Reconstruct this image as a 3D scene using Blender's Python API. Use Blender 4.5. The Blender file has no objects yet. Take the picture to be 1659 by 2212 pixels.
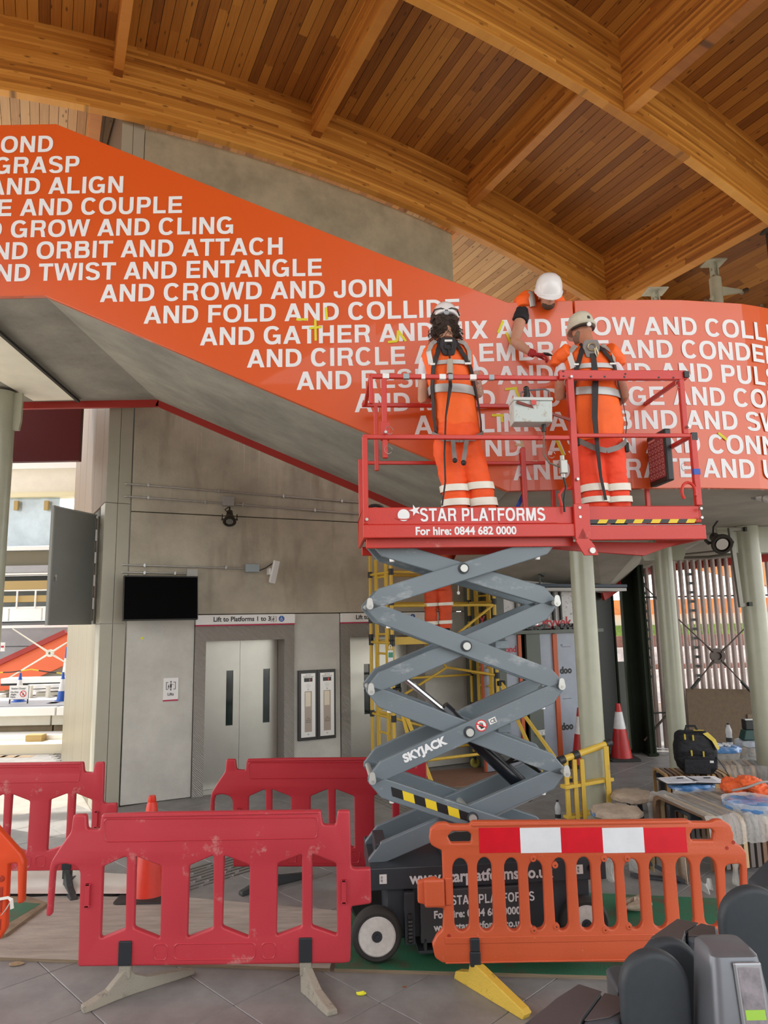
import bpy, bmesh, math, random
from mathutils import Vector, Matrix, noise
random.seed(7)
SC = bpy.context.scene
COL = SC.collection
PI = math.pi
# ---------------------------------------------------------------- camera
CAM_H, FPX, PITCH, ROLL = 2.3, 1500.0, math.radians(8.85), math.radians(1.04)
_U0 = Vector((0, -math.sin(PITCH), math.cos(PITCH)))
FW = Vector((0, math.cos(PITCH), math.sin(PITCH)))
RT = Vector((1, 0, 0)) * math.cos(ROLL) - _U0 * math.sin(ROLL)
UP = Vector((1, 0, 0)) * math.sin(ROLL) + _U0 * math.cos(ROLL)
cam = bpy.data.cameras.new('camera'); co = bpy.data.objects.new('camera', cam); COL.objects.link(co)
co.matrix_world = Matrix((( RT.x, UP.x, -FW.x, 0), (RT.y, UP.y, -FW.y, 0), (RT.z, UP.z, -FW.z, CAM_H), (0, 0, 0, 1)))
cam.sensor_fit = 'HORIZONTAL'; cam.sensor_width = 36; cam.lens = FPX / 1659 * 36; cam.clip_end = 500
SC.camera = co
# ---------------------------------------------------------------- sky, sun, exposure
w = bpy.data.worlds.new('sky'); SC.world = w; w.use_nodes = True
bg = w.node_tree.nodes['Background']
sky = w.node_tree.nodes.new('ShaderNodeTexSky'); sky.sky_type = 'NISHITA'; sky.sun_disc = False
sky.sun_elevation = math.radians(48); sky.sun_rotation = math.radians(-60); sky.air_density = 1.0; sky.dust_density = 3.0; sky.ozone_density = 1.0
mixs = w.node_tree.nodes.new('ShaderNodeMixRGB'); mixs.inputs[0].default_value = 0.72; mixs.inputs[2].default_value = (7.25, 7.2, 6.95, 1)
w.node_tree.links.new(sky.outputs[0], mixs.inputs[1]); w.node_tree.links.new(mixs.outputs[0], bg.inputs[0])
bg.inputs[1].default_value = 0.55
sun = bpy.data.lights.new('sun', 'SUN'); sun.energy = 7; sun.angle = 0.02; sun.color = (1, 0.93, 0.82)
so = bpy.data.objects.new('sun', sun); COL.objects.link(so)
so.rotation_euler = Vector((0.62, -0.30, -1.0)).to_track_quat('-Z', 'Y').to_euler()
SC.view_settings.view_transform = 'Standard'; SC.view_settings.look = 'None'
SC.view_settings.gamma = 1; SC.view_settings.use_curve_mapping = False
SC.view_settings.exposure = -0.22

# ---------------------------------------------------------------- survey helpers: measured sight lines cut with real planes
def ray(x, y):
    return RT * ((x - 829.5) / FPX) + UP * (-(y - 1106) / FPX) + FW
CAMP = Vector((0, 0, CAM_H))
def atY(x, y, Y): d = ray(x, y); return CAMP + d * (Y / d.y)
def atZ(x, y, Z): d = ray(x, y); return CAMP + d * ((Z - CAM_H) / d.z)
WALL_A = math.radians(26); W0 = Vector((-2.65, 9.76, 0)); DS = Vector((math.cos(WALL_A), math.sin(WALL_A), 0)); DN = Vector((-math.sin(WALL_A), math.cos(WALL_A), 0))
def onW(x, y, off=0.0):          # (s, z) on the plane parallel to the lift wall, off metres behind it
    d = ray(x, y); Q = W0 + DN * off
    q = CAMP + d * ((Q - CAMP).dot(DN) / d.dot(DN)); return (q - W0).dot(DS), q.z
def atS(x, y, S):                # (y-local, z) on the plane s = S
    d = ray(x, y); Q = W0 + DS * S
    q = CAMP + d * ((Q - CAMP).dot(DS) / d.dot(DS)); return (q - W0).dot(DN), q.z
MW = Matrix.Translation(W0) @ Matrix.Rotation(WALL_A, 4, 'Z')

# ---------------------------------------------------------------- materials
MATS = {}
def mat(name, col, rough=0.5, metal=0.0, var=0.0, nscale=4.0, bump=0.0, bscale=60.0, col2=None, stretch=(1, 1, 1), coat=0.0, emit=0.0, alpha=1.0, trans=0.0, spec=0.5, contrast=0.5, detail=6, aniso=0.0):
    if name in MATS: return MATS[name]
    m = bpy.data.materials.new(name); m.use_nodes = True; nt = m.node_tree; b = nt.nodes['Principled BSDF']
    c = (*col, 1)
    b.inputs['Roughness'].default_value = rough; b.inputs['Metallic'].default_value = metal
    b.inputs['Base Color'].default_value = c; b.inputs['Coat Weight'].default_value = coat
    b.inputs['Specular IOR Level'].default_value = spec; b.inputs['Anisotropic'].default_value = aniso
    b.inputs['Transmission Weight'].default_value = trans; b.inputs['Alpha'].default_value = alpha
    if emit: b.inputs['Emission Color'].default_value = c; b.inputs['Emission Strength'].default_value = emit
    tc = mp = None
    if var or col2 or bump:
        tc = nt.nodes.new('ShaderNodeTexCoord'); mp = nt.nodes.new('ShaderNodeMapping'); mp.inputs['Scale'].default_value = stretch
        nt.links.new(tc.outputs['Object'], mp.inputs[0])
    if var or col2:
        n = nt.nodes.new('ShaderNodeTexNoise'); n.inputs['Scale'].default_value = nscale; n.inputs['Detail'].default_value = detail; n.inputs['Roughness'].default_value = 0.65
        nt.links.new(mp.outputs[0], n.inputs[0])
        r = nt.nodes.new('ShaderNodeValToRGB'); hw_ = .26 * (1 - .6 * min(contrast, 1.3)); r.color_ramp.elements[0].position = 0.5 - hw_; r.color_ramp.elements[1].position = 0.5 + hw_
        if col2: a0, a1 = c, (*col2, 1)
        else: a0 = tuple(v * (1 - var) for v in col) + (1,); a1 = tuple(min(1, v * (1 + var)) for v in col) + (1,)
        r.color_ramp.elements[0].color = a0; r.color_ramp.elements[1].color = a1
        nt.links.new(n.outputs[0], r.inputs[0]); nt.links.new(r.outputs[0], b.inputs['Base Color'])
    if bump:
        n2 = nt.nodes.new('ShaderNodeTexNoise'); n2.inputs['Scale'].default_value = bscale; n2.inputs['Detail'].default_value = 4
        nt.links.new(mp.outputs[0], n2.inputs[0]); bp = nt.nodes.new('ShaderNodeBump'); bp.inputs['Strength'].default_value = bump; bp.inputs['Distance'].default_value = 0.02
        nt.links.new(n2.outputs[0], bp.inputs['Height']); nt.links.new(bp.outputs[0], b.inputs['Normal'])
    MATS[name] = m; return m

def worn(name, col, wear, rough=0.5, metal=0.0, amt=0.5, scale=3.0, coat=0.0, bump=0.1, stretch=(1, 1, 1)):
    """painted surface with patches and scratches of a second colour"""
    if name in MATS: return MATS[name]
    m = mat(name, col, rough, metal, coat=coat); nt = m.node_tree; b = nt.nodes['Principled BSDF']
    tc = nt.nodes.new('ShaderNodeTexCoord'); mp = nt.nodes.new('ShaderNodeMapping'); mp.inputs['Scale'].default_value = stretch; nt.links.new(tc.outputs['Object'], mp.inputs[0])
    n = nt.nodes.new('ShaderNodeTexNoise'); n.inputs['Scale'].default_value = scale; n.inputs['Detail'].default_value = 10; n.inputs['Roughness'].default_value = 0.72
    nt.links.new(mp.outputs[0], n.inputs[0])
    r = nt.nodes.new('ShaderNodeValToRGB'); r.color_ramp.elements[0].position = 0.66 - amt * 0.22; r.color_ramp.elements[1].position = 0.80 - amt * 0.22
    nt.links.new(n.outputs[0], r.inputs[0])
    n3 = nt.nodes.new('ShaderNodeTexNoise'); n3.inputs['Scale'].default_value = 1.7; nt.links.new(mp.outputs[0], n3.inputs[0])
    hs = nt.nodes.new('ShaderNodeMixRGB'); hs.inputs[1].default_value = (*[v * 0.85 for v in col], 1); hs.inputs[2].default_value = (*[min(1, v * 1.15 + .01) for v in col], 1)
    nt.links.new(n3.outputs[0], hs.inputs[0])
    mx = nt.nodes.new('ShaderNodeMixRGB'); mx.inputs[2].default_value = (*wear, 1); nt.links.new(hs.outputs[0], mx.inputs[1]); nt.links.new(r.outputs[0], mx.inputs[0])
    nt.links.new(mx.outputs[0], b.inputs['Base Color'])
    bp = nt.nodes.new('ShaderNodeBump'); bp.inputs['Strength'].default_value = bump; bp.inputs['Distance'].default_value = 0.01
    n2 = nt.nodes.new('ShaderNodeTexNoise'); n2.inputs['Scale'].default_value = 90; nt.links.new(mp.outputs[0], n2.inputs[0]); nt.links.new(n2.outputs[0], bp.inputs['Height']); nt.links.new(bp.outputs[0], b.inputs['Normal'])
    return m

def streaks(m, col, sc=(26, 26, .5), lo=.60, hi=.72, amt=.6, zmin=None, zmax=None):
    nt = m.node_tree; b = nt.nodes['Principled BSDF']; src = b.inputs['Base Color'].links[0].from_socket if b.inputs['Base Color'].links else None
    tc = nt.nodes.new('ShaderNodeTexCoord'); mp = nt.nodes.new('ShaderNodeMapping'); mp.inputs['Scale'].default_value = sc; nt.links.new(tc.outputs['Object'], mp.inputs[0])
    n = nt.nodes.new('ShaderNodeTexNoise'); n.inputs['Scale'].default_value = 1; n.inputs['Detail'].default_value = 3; nt.links.new(mp.outputs[0], n.inputs[0])
    r = nt.nodes.new('ShaderNodeValToRGB'); r.color_ramp.elements[0].position = lo; r.color_ramp.elements[0].color = (0, 0, 0, 1); r.color_ramp.elements[1].position = hi; r.color_ramp.elements[1].color = (amt, amt, amt, 1); nt.links.new(n.outputs[0], r.inputs[0])
    f = r.outputs[0]
    if zmin is not None:
        sp = nt.nodes.new('ShaderNodeSeparateXYZ'); nt.links.new(tc.outputs['Object'], sp.inputs[0]); mr = nt.nodes.new('ShaderNodeMapRange'); mr.inputs[1].default_value = zmin; mr.inputs[2].default_value = zmax; nt.links.new(sp.outputs[2], mr.inputs[0])
        mu = nt.nodes.new('ShaderNodeMath'); mu.operation = 'MULTIPLY'; nt.links.new(f, mu.inputs[0]); nt.links.new(mr.outputs[0], mu.inputs[1]); f = mu.outputs[0]
    mx = nt.nodes.new('ShaderNodeMixRGB'); mx.inputs[2].default_value = (*col, 1); nt.links.new(f, mx.inputs[0]); nt.links.new(src, mx.inputs[1]); nt.links.new(mx.outputs[0], b.inputs['Base Color'])
def wood(name, along, band, dark, mid, light, curve=0.0, length=1.6, rough=0.6, knots=0.75, across=None):
    """laminated softwood: bands across `across`, boards of random tone along `along`, knots"""
    if name in MATS: return MATS[name]
    m = bpy.data.materials.new(name); m.use_nodes = True; nt = m.node_tree; b = nt.nodes['Principled BSDF']; L = nt.links.new
    b.inputs['Roughness'].default_value = rough
    def math_(op, a, c=None, d=None):
        n = nt.nodes.new('ShaderNodeMath'); n.operation = op
        for i, v in enumerate((a, c, d)):
            if v is None: continue
            if isinstance(v, (int, float)): n.inputs[i].default_value = v
            else: L(v, n.inputs[i])
        return n.outputs[0]
    tc = nt.nodes.new('ShaderNodeTexCoord'); sp = nt.nodes.new('ShaderNodeSeparateXYZ'); L(tc.outputs['Object'], sp.inputs[0])
    X = {'x': sp.outputs[0], 'y': sp.outputs[1], 'z': sp.outputs[2]}
    lo = X[along]; ac = X[across]
    if curve:
        q = math_('SUBTRACT', X['x'], 0.1); ac = math_('ADD', ac, math_('MULTIPLY', math_('MULTIPLY', q, q), curve))
    bi = math_('FLOOR', math_('DIVIDE', ac, band))
    wn = nt.nodes.new('ShaderNodeTexWhiteNoise'); wn.noise_dimensions = '1D'; L(bi, wn.inputs['W'])
    li = math_('FLOOR', math_('ADD', math_('DIVIDE', lo, length), math_('MULTIPLY', wn.outputs['Value'], 9.7)))
    cb = nt.nodes.new('ShaderNodeCombineXYZ'); L(bi, cb.inputs[0]); L(li, cb.inputs[1])
    w2 = nt.nodes.new('ShaderNodeTexWhiteNoise'); w2.noise_dimensions = '3D'; L(cb.outputs[0], w2.inputs['Vector'])
    # grain
    cg = nt.nodes.new('ShaderNodeCombineXYZ'); L(math_('MULTIPLY', lo, 0.9), cg.inputs[0]); L(math_('MULTIPLY', ac, 26), cg.inputs[1]); L(math_('MULTIPLY', w2.outputs['Value'], 30), cg.inputs[2])
    gn = nt.nodes.new('ShaderNodeTexNoise'); gn.inputs['Scale'].default_value = 1.6; gn.inputs['Detail'].default_value = 7; gn.inputs['Roughness'].default_value = 0.7; gn.inputs['Distortion'].default_value = 0.6; L(cg.outputs[0], gn.inputs[0])
    t = math_('ADD', math_('MULTIPLY', w2.outputs['Value'], 0.55), math_('MULTIPLY', gn.outputs[0], 0.62))
    r = nt.nodes.new('ShaderNodeValToRGB'); e = r.color_ramp.elements; e[0].position = 0.18; e[0].color = (*dark, 1); e[1].position = 0.95; e[1].color = (*light, 1)
    k = e.new(0.5); k.color = (*mid, 1); L(t, r.inputs[0])
    # knots
    ck = nt.nodes.new('ShaderNodeCombineXYZ'); L(math_('MULTIPLY', lo, 2.2), ck.inputs[0]); L(math_('MULTIPLY', ac, 7), ck.inputs[1]); L(w2.outputs['Value'], ck.inputs[2])
    vo = nt.nodes.new('ShaderNodeTexVoronoi'); vo.inputs['Scale'].default_value = 1.35; L(ck.outputs[0], vo.inputs['Vector'])
    kr = nt.nodes.new('ShaderNodeValToRGB'); kr.color_ramp.elements[0].position = 0.07; kr.color_ramp.elements[0].color = (knots, knots, knots, 1); kr.color_ramp.elements[1].position = 0.17; kr.color_ramp.elements[1].color = (0, 0, 0, 1); L(vo.outputs['Distance'], kr.inputs[0])
    mx = nt.nodes.new('ShaderNodeMixRGB'); mx.inputs[2].default_value = (*[v * 0.28 for v in dark], 1); L(kr.outputs[0], mx.inputs[0]); L(r.outputs[0], mx.inputs[1])
    # seam between bands
    fr = math_('FRACT', math_('DIVIDE', ac, band)); sm = math_('LESS_THAN', fr, 0.045)
    m2 = nt.nodes.new('ShaderNodeMixRGB'); m2.inputs[2].default_value = (*[v * 0.55 for v in dark], 1); L(math_('MULTIPLY', sm, 0.55), m2.inputs[0]); L(mx.outputs[0], m2.inputs[1])
    L(m2.outputs[0], b.inputs['Base Color'])
    MATS[name] = m; return m

# ---------------------------------------------------------------- mesh builder
class MB:
    def __init__(s, M=None): s.v = []; s.f = []; s.M = M or Matrix.Identity(4)
    def add(s, vs, fs, M=None):
        T = s.M @ M if M is not None else s.M; o = len(s.v)
        s.v += [tuple(T @ Vector(p)) for p in vs]; s.f += [tuple(i + o for i in f) for f in fs]; return s
    def box(s, x0, x1, y0, y1, z0, z1, M=None):
        v = [(x0, y0, z0), (x1, y0, z0), (x1, y1, z0), (x0, y1, z0), (x0, y0, z1), (x1, y0, z1), (x1, y1, z1), (x0, y1, z1)]
        return s.add(v, [(0, 3, 2, 1), (4, 5, 6, 7), (0, 1, 5, 4), (1, 2, 6, 5), (2, 3, 7, 6), (3, 0, 4, 7)], M)
    def cbox(s, c, d, M=None):
        return s.box(c[0] - d[0] / 2, c[0] + d[0] / 2, c[1] - d[1] / 2, c[1] + d[1] / 2, c[2] - d[2] / 2, c[2] + d[2] / 2, M)
    def bar(s, a, b, w, h, up=(0, 0, 1)):          # rectangular bar from a to b, width w, height h
        a, b = Vector(a), Vector(b); d = (b - a).normalized(); u = Vector(up)
        if abs(d.dot(u)) > 0.98: u = Vector((0, 1, 0))
        x = d.cross(u).normalized(); z = x.cross(d).normalized(); vs = []
        for p in (a, b):
            for i, j in ((-1, -1), (1, -1), (1, 1), (-1, 1)): vs.append(p + x * (i * w / 2) + z * (j * h / 2))
        return s.add(vs, [(0, 1, 2, 3), (7, 6, 5, 4), (0, 4, 5, 1), (1, 5, 6, 2), (2, 6, 7, 3), (3, 7, 4, 0)])
    def cyl(s, a, b, r, r2=None, n=16, cap=True):
        return s.tube([a, b], [r, r if r2 is None else r2], n, cap)
    def tube(s, pts, r, n=8, cap=True, flat=1.0):
        P = [Vector(p) for p in pts]; R = r if isinstance(r, (list, tuple)) else [r] * len(P); vs = []; fs = []; px = None
        for i, p in enumerate(P):
            d = (P[min(i + 1, len(P) - 1)] - P[max(i - 1, 0)])
            d = d.normalized() if d.length > 1e-9 else Vector((0, 0, 1))
            if px is None:
                u = Vector((0, 0, 1)) if abs(d.z) < 0.9 else Vector((0, 1, 0)); px = d.cross(u).normalized()
            else: px = (px - d * px.dot(d)).normalized()
            py = d.cross(px)
            for k in range(n):
                a = 2 * PI * k / n; vs.append(p + px * math.cos(a) * R[i] + py * math.sin(a) * R[i] * flat)
        for i in range(len(P) - 1):
            for k in range(n): fs.append((i * n + k, i * n + (k + 1) % n, (i + 1) * n + (k + 1) % n, (i + 1) * n + k))
        if cap: fs.append(tuple(range(n))[::-1]); fs.append(tuple((len(P) - 1) * n + k for k in range(n)))
        return s.add(vs, fs)
    def loft(s, rings, cap=True, closed=True):      # rings: lists of equal length
        n = len(rings[0]); vs = [p for r in rings for p in r]; fs = []
        for i in range(len(rings) - 1):
            for k in range(n if closed else n - 1): fs.append((i * n + k, i * n + (k + 1) % n, (i + 1) * n + (k + 1) % n, (i + 1) * n + k))
        if cap and closed: fs.append(tuple(range(n))[::-1]); fs.append(tuple((len(rings) - 1) * n + k for k in range(n)))
        return s.add(vs, fs)
    def lathe(s, prof, n=24, M=None, ang=2 * PI):
        full = abs(ang - 2 * PI) < 1e-6; k = n if full else n + 1; vs = []; fs = []
        for r, z in prof:
            for i in range(k): a = ang * i / n; vs.append((r * math.cos(a), r * math.sin(a), z))
        for j in range(len(prof) - 1):
            for i in range(n): i2 = (i + 1) % k; fs.append((j * k + i, j * k + i2, (j + 1) * k + i2, (j + 1) * k + i))
        if full:
            if prof[0][0] > 1e-6: fs.append(tuple(range(k))[::-1])
            if prof[-1][0] > 1e-6: fs.append(tuple((len(prof) - 1) * k + i for i in range(k)))
        return s.add(vs, fs, M)
    def prism(s, poly, t0, t1, M=None):             # polygon in xy extruded in z
        n = len(poly); vs = [(x, y, t0) for x, y in poly] + [(x, y, t1) for x, y in poly]
        return s.add(vs, [tuple(range(n))[::-1], tuple(range(n, 2 * n))] + [(i, (i + 1) % n, n + (i + 1) % n, n + i) for i in range(n)], M)
    def quad(s, *p): return s.add(p, [tuple(range(len(p)))])
    def sphere(s, c, r, n=12, m=8, sc=(1, 1, 1)):
        pr = [(max(1e-7, math.sin(PI * i / m)) * r, -math.cos(PI * i / m) * r) for i in range(m + 1)]
        return s.lathe(pr, n, Matrix.Translation(c) @ Matrix.Diagonal((*sc, 1)))
    def build(s, name, m, parent=None, smooth=False, bevel=0.0, seg=2, auto=None):
        me = bpy.data.meshes.new(name); me.from_pydata(s.v, [], s.f); me.materials.append(m)
        return link(name, me, parent, smooth, bevel, seg)
def link(name, me, parent=None, smooth=False, bevel=0.0, seg=2):
    bm = bmesh.new(); bm.from_mesh(me); bmesh.ops.remove_doubles(bm, verts=bm.verts, dist=1e-6); bmesh.ops.recalc_face_normals(bm, faces=bm.faces); bm.to_mesh(me); bm.free()
    if smooth:
        me.shade_smooth() if hasattr(me, 'shade_smooth') else None
        try: me.set_sharp_from_angle(angle=math.radians(40))
        except Exception: pass
    o = bpy.data.objects.new(name, me); COL.objects.link(o)
    if parent is not None: o.parent = parent
    if bevel:
        b = o.modifiers.new('edge', 'BEVEL'); b.width = bevel; b.segments = seg; b.limit_method = 'ANGLE'; b.angle_limit = math.radians(35); b.harden_normals = False
    return o
def tag(o, label=None, cat=None, group=None, kind=None):
    if label: o['label'] = label
    if cat: o['category'] = cat
    if group: o['group'] = group
    if kind: o['kind'] = kind
    return o
def thing(name, label, cat, loc=(0, 0, 0), rz=0.0, group=None, kind=None):
    o = bpy.data.objects.new(name, None); COL.objects.link(o); o.location = loc; o.rotation_euler = (0, 0, rz); o.empty_display_size = 0.1
    return tag(o, label, cat, group, kind)
def struct(name, loc=(0, 0, 0), rz=0.0):
    return thing(name, None, None, loc, rz, None, 'structure')
def dup(o, parent=None, label=None):
    c = o.copy(); COL.objects.link(c)
    if parent is not None: c.parent = parent
    for ch in o.children: dup(ch, c)
    if label: c['label'] = label
    return c
def xz(M=None):  # maps a shape drawn in (x, y) to the vertical (x, z) plane, thickness along y
    R = Matrix(((1, 0, 0, 0), (0, 0, -1, 0), (0, 1, 0, 0), (0, 0, 0, 1)))
    return (M or Matrix.Identity(4)) @ R
def rnd(pts, r, n=4):
    out = []; N = len(pts)
    for i in range(N):
        p0, p, p1 = Vector(pts[i - 1][:2]), Vector(pts[i][:2]), Vector(pts[(i + 1) % N][:2]); a = (p0 - p); b = (p1 - p)
        rr = pts[i][2] if len(pts[i]) > 2 else r; rr = min(rr, a.length * 0.49, b.length * 0.49)
        if rr < 1e-5: out.append(tuple(p)); continue
        A = p + a.normalized() * rr; B = p + b.normalized() * rr
        for k in range(n + 1): t = k / n; q = A * (1 - t) ** 2 + p * 2 * t * (1 - t) + B * t * t; out.append(tuple(q))
    return out
def plate(polys, thick, bevel=0.0, M=None, bres=1):
    """flat plate with holes (2D filled curve, rounded rim) drawn in xy, returned as a mesh with transform M"""
    cu = bpy.data.curves.new('plate', 'CURVE'); cu.dimensions = '2D'; cu.fill_mode = 'BOTH'; cu.extrude = max(0, thick / 2 - bevel); cu.bevel_depth = bevel; cu.bevel_resolution = bres; cu.offset = -bevel
    for p in polys:
        sp = cu.splines.new('POLY'); sp.points.add(len(p) - 1); sp.use_cyclic_u = True
        for i, q in enumerate(p): sp.points[i].co = (q[0], q[1], 0, 1)
    return _tomesh(cu, M)
def _tomesh(cu, M):
    o = bpy.data.objects.new('tmp', cu); COL.objects.link(o); dg = bpy.context.evaluated_depsgraph_get(); me = bpy.data.meshes.new_from_object(o.evaluated_get(dg), depsgraph=dg)
    bpy.data.objects.remove(o); bpy.data.curves.remove(cu)
    if M is not None: me.transform(M)
    me.materials.clear(); return me
def plateobj(name, polys, thick, m, parent=None, bevel=0.0, M=None, smooth=True, bres=1):
    me = plate(polys, thick, bevel, M, bres); me.materials.append(m); return link(name, me, parent, smooth)
def text(name, s, size, m, parent, M, bold=0.0, ext=0.001, align='LEFT', sx=1.0, space=1.0):
    cu = bpy.data.curves.new(name, 'FONT'); cu.body = s; cu.size = size; cu.offset = bold; cu.extrude = ext; cu.align_x = align; cu.space_character = space; cu.resolution_u = 3
    me = _tomesh(cu, M @ Matrix.Diagonal((sx, 1, 1, 1))); me.materials.append(m)
    o = bpy.data.objects.new(name, me); COL.objects.link(o); o.parent = parent; return o
# heavy grotesque capitals, drawn as outlines on a 0.718-high cap
def _arc(cx, cy, rx, ry, a0, a1, n=10): return [(cx + rx * math.cos(math.radians(a0 + (a1 - a0) * i / n)), cy + ry * math.sin(math.radians(a0 + (a1 - a0) * i / n))) for i in range(n + 1)]
H_ = .718; S_ = .155; T_ = .125
def _strip(o, i): return [('strip', o, i)]
def se(cx, cy, rx, ry, a0, a1, n=14, p=0.86):
    out = []
    for k in range(n + 1):
        a = math.radians(a0 + (a1 - a0) * k / n); c, s = math.cos(a), math.sin(a)
        out.append((cx + rx * math.copysign(abs(c) ** p, c), cy + ry * math.copysign(abs(s) ** p, s)))
    return out
def bowl(x0, x1, y0, y1, t=T_, s=S_, flat=.3):    # half-ring opening to the left at x0
    r = min((y1 - y0) / 2, x1 - x0 - flat * (x1 - x0)); cx = x1 - r; cy = (y0 + y1) / 2; ry = (y1 - y0) / 2
    o = [(x0, y1)] + se(cx, cy, x1 - cx, ry, 90, -90) + [(x0, y0)]
    i = [(x0, y1 - t)] + se(cx, cy, x1 - cx - s, ry - t, 90, -90) + [(x0, y0 + t)]
    return _strip(o, i)
def P_(*p): return [('poly', list(p))]
def R_(x0, x1, y0, y1): return P_((x0, y0), (x1, y0), (x1, y1), (x0, y1))
GL = {}
def _gl():
    g = GL
    g['A'] = (.722, P_((.02, 0), (.18, 0), (.44, H_), (.27, H_)) + P_((.54, 0), (.70, 0), (.45, H_), (.28, H_)) + R_(.18, .55, .15, .27))
    g['B'] = (.722, R_(.07, .225, 0, H_) + bowl(.2, .63, .36 - .0, H_, .12) + bowl(.2, .67, 0, .43, .125))
    g['C'] = (.722, _strip(se(.36, .359, .32, .375, 38, 322, 26), se(.365, .359, .165, .245, 38, 322, 26)))
    g['D'] = (.722, R_(.07, .225, 0, H_) + bowl(.2, .68, 0, H_, .13, .155, .25))
    g['E'] = (.667, R_(.07, .225, 0, H_) + R_(.2, .62, 0, .13) + R_(.2, .585, .30, .42) + R_(.2, .61, .588, H_))
    g['F'] = (.611, R_(.07, .225, 0, H_) + R_(.2, .54, .29, .41) + R_(.2, .58, .588, H_))
    g['G'] = (.778, _strip(se(.375, .359, .335, .375, 40, 345, 26), se(.38, .359, .178, .245, 40, 345, 26)) + R_(.40, .70, .27, .385) + R_(.60, .70, 0, .30))
    g['H'] = (.722, R_(.07, .225, 0, H_) + R_(.50, .655, 0, H_) + R_(.2, .52, .29, .425))
    g['I'] = (.278, R_(.062, .217, 0, H_))
    g['J'] = (.556, R_(.335, .49, .2, H_) + _strip(se(.255, .21, .235, .225, 0, -180, 14), se(.255, .21, .085, .105, 0, -180, 14)) + R_(.02, .17, .2, .26))
    g['K'] = (.722, R_(.07, .225, 0, H_) + P_((.2, .22), (.52, H_), (.71, H_), (.2, .40 - .17)) + P_((.30, .37), (.42, .46), (.72, 0), (.53, 0)))
    g['L'] = (.611, R_(.07, .225, 0, H_) + R_(.2, .575, 0, .13))
    g['M'] = (.833, R_(.06, .205, 0, H_) + R_(.628, .773, 0, H_) + P_((.06, H_), (.26, H_), (.48, 0), (.35, 0)) + P_((.57, H_), (.773, H_), (.485, 0), (.352, 0)))
    g['N'] = (.722, R_(.06, .21, 0, H_) + R_(.51, .66, 0, H_) + P_((.06, H_), (.225, H_), (.66, 0), (.495, 0)))
    g['O'] = (.778, _strip(se(.389, .359, .35, .375, 0, 360, 32), se(.389, .359, .19, .245, 0, 360, 32)))
    g['P'] = (.667, R_(.07, .225, 0, H_) + bowl(.2, .63, .26, H_, .125))
    g['R'] = (.722, R_(.07, .225, 0, H_) + bowl(.2, .66, .29, H_, .12) + P_((.42, .34), (.56, .36), (.63, .2), (.645, .05), (.68, 0), (.51, 0), (.49, .06), (.475, .2)))
    up = se(.333, .532, .275, .20, 20, 200, 14) ; iu = se(.333, .532, .125, .09, 20, 200, 14)
    g['S'] = (.667, _strip(se(.325, .53, .275, .205, 12, 235, 16), se(.325, .53, .125, .092, 12, 235, 16)) + _strip(se(.345, .19, .285, .207, -165, 55, 16), se(.345, .19, .13, .092, -165, 55, 16)) + P_((.105, .43), (.19, .50), (.40, .43), (.60, .33), (.52, .23), (.40, .275), (.2, .345)))
    g['T'] = (.611, R_(.228, .383, 0, H_) + R_(.02, .59, .588, H_))
    g['U'] = (.722, R_(.065, .22, .26, H_) + R_(.50, .655, .26, H_) + _strip(se(.36, .28, .295, .297, 0, -180, 18), se(.36, .28, .14, .165, 0, -180, 18)))
    g['V'] = (.667, P_((.01, H_), (.175, H_), (.41, 0), (.25, 0)) + P_((.49, H_), (.65, H_), (.42, 0), (.26, 0)))
    g['W'] = (.944, P_((.01, H_), (.165, H_), (.33, 0), (.18, 0)) + P_((.395, H_), (.52, H_), (.325, 0), (.19, 0)) + P_((.425, H_), (.55, H_), (.755, 0), (.62, 0)) + P_((.78, H_), (.935, H_), (.765, 0), (.615, 0)))
    g['X'] = (.667, P_((.02, H_), (.20, H_), (.65, 0), (.465, 0)) + P_((.46, H_), (.64, H_), (.205, 0), (.015, 0)))
    g[' '] = (.278, [])
_gl()
def caps_width(s): return sum(GL[c][0] for c in s)
def caps(mb, s, x, y, em, fn, sx=1.0):
    """letters laid on a surface: fn(u, v) -> point; quads only so that they follow a curve"""
    fn0 = fn; kk = 0
    for c in s:
        adv, prim = GL[c]
        for pr in prim:
            kk += 1; e_ = .00025 * (kk % 5)
            def fn(u, v, e_=e_): q = fn0(u, v); return (q[0], q[1] - e_, q[2])
            if pr[0] == 'poly':
                vs = [fn(x + p[0] * em * sx, y + p[1] * em) for p in pr[1]]; mb.add(vs, [tuple(range(len(vs)))])
            else:
                o, i = pr[1], pr[2]; n = len(o); vs = [fn(x + p[0] * em * sx, y + p[1] * em) for p in o + i]
                mb.add(vs, [(k, k + 1, n + k + 1, n + k) for k in range(n - 1)])
        x += adv * em * sx
    return x
# ================================================================ the setting
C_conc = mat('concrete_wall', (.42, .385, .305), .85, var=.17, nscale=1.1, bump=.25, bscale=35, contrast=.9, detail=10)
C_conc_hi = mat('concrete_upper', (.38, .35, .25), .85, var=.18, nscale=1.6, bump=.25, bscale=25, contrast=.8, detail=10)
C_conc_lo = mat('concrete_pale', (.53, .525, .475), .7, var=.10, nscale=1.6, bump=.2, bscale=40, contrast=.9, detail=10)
streaks(C_conc, (.62, .56, .46), (22, 22, .45), .60, .66, .55, 3.9, 5.0); streaks(C_conc, (.20, .165, .12), (3.2, 3.2, .8), .55, .72, .55)
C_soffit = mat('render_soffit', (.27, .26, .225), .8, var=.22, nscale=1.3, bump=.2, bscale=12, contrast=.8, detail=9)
C_dark = mat('joint_dark', (.05, .045, .04), .9)
C_tile = mat('floor_tile', (.225, .22, .215), .5, var=.16, nscale=3.0, bump=.05, bscale=160, detail=12, contrast=.9)
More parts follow.
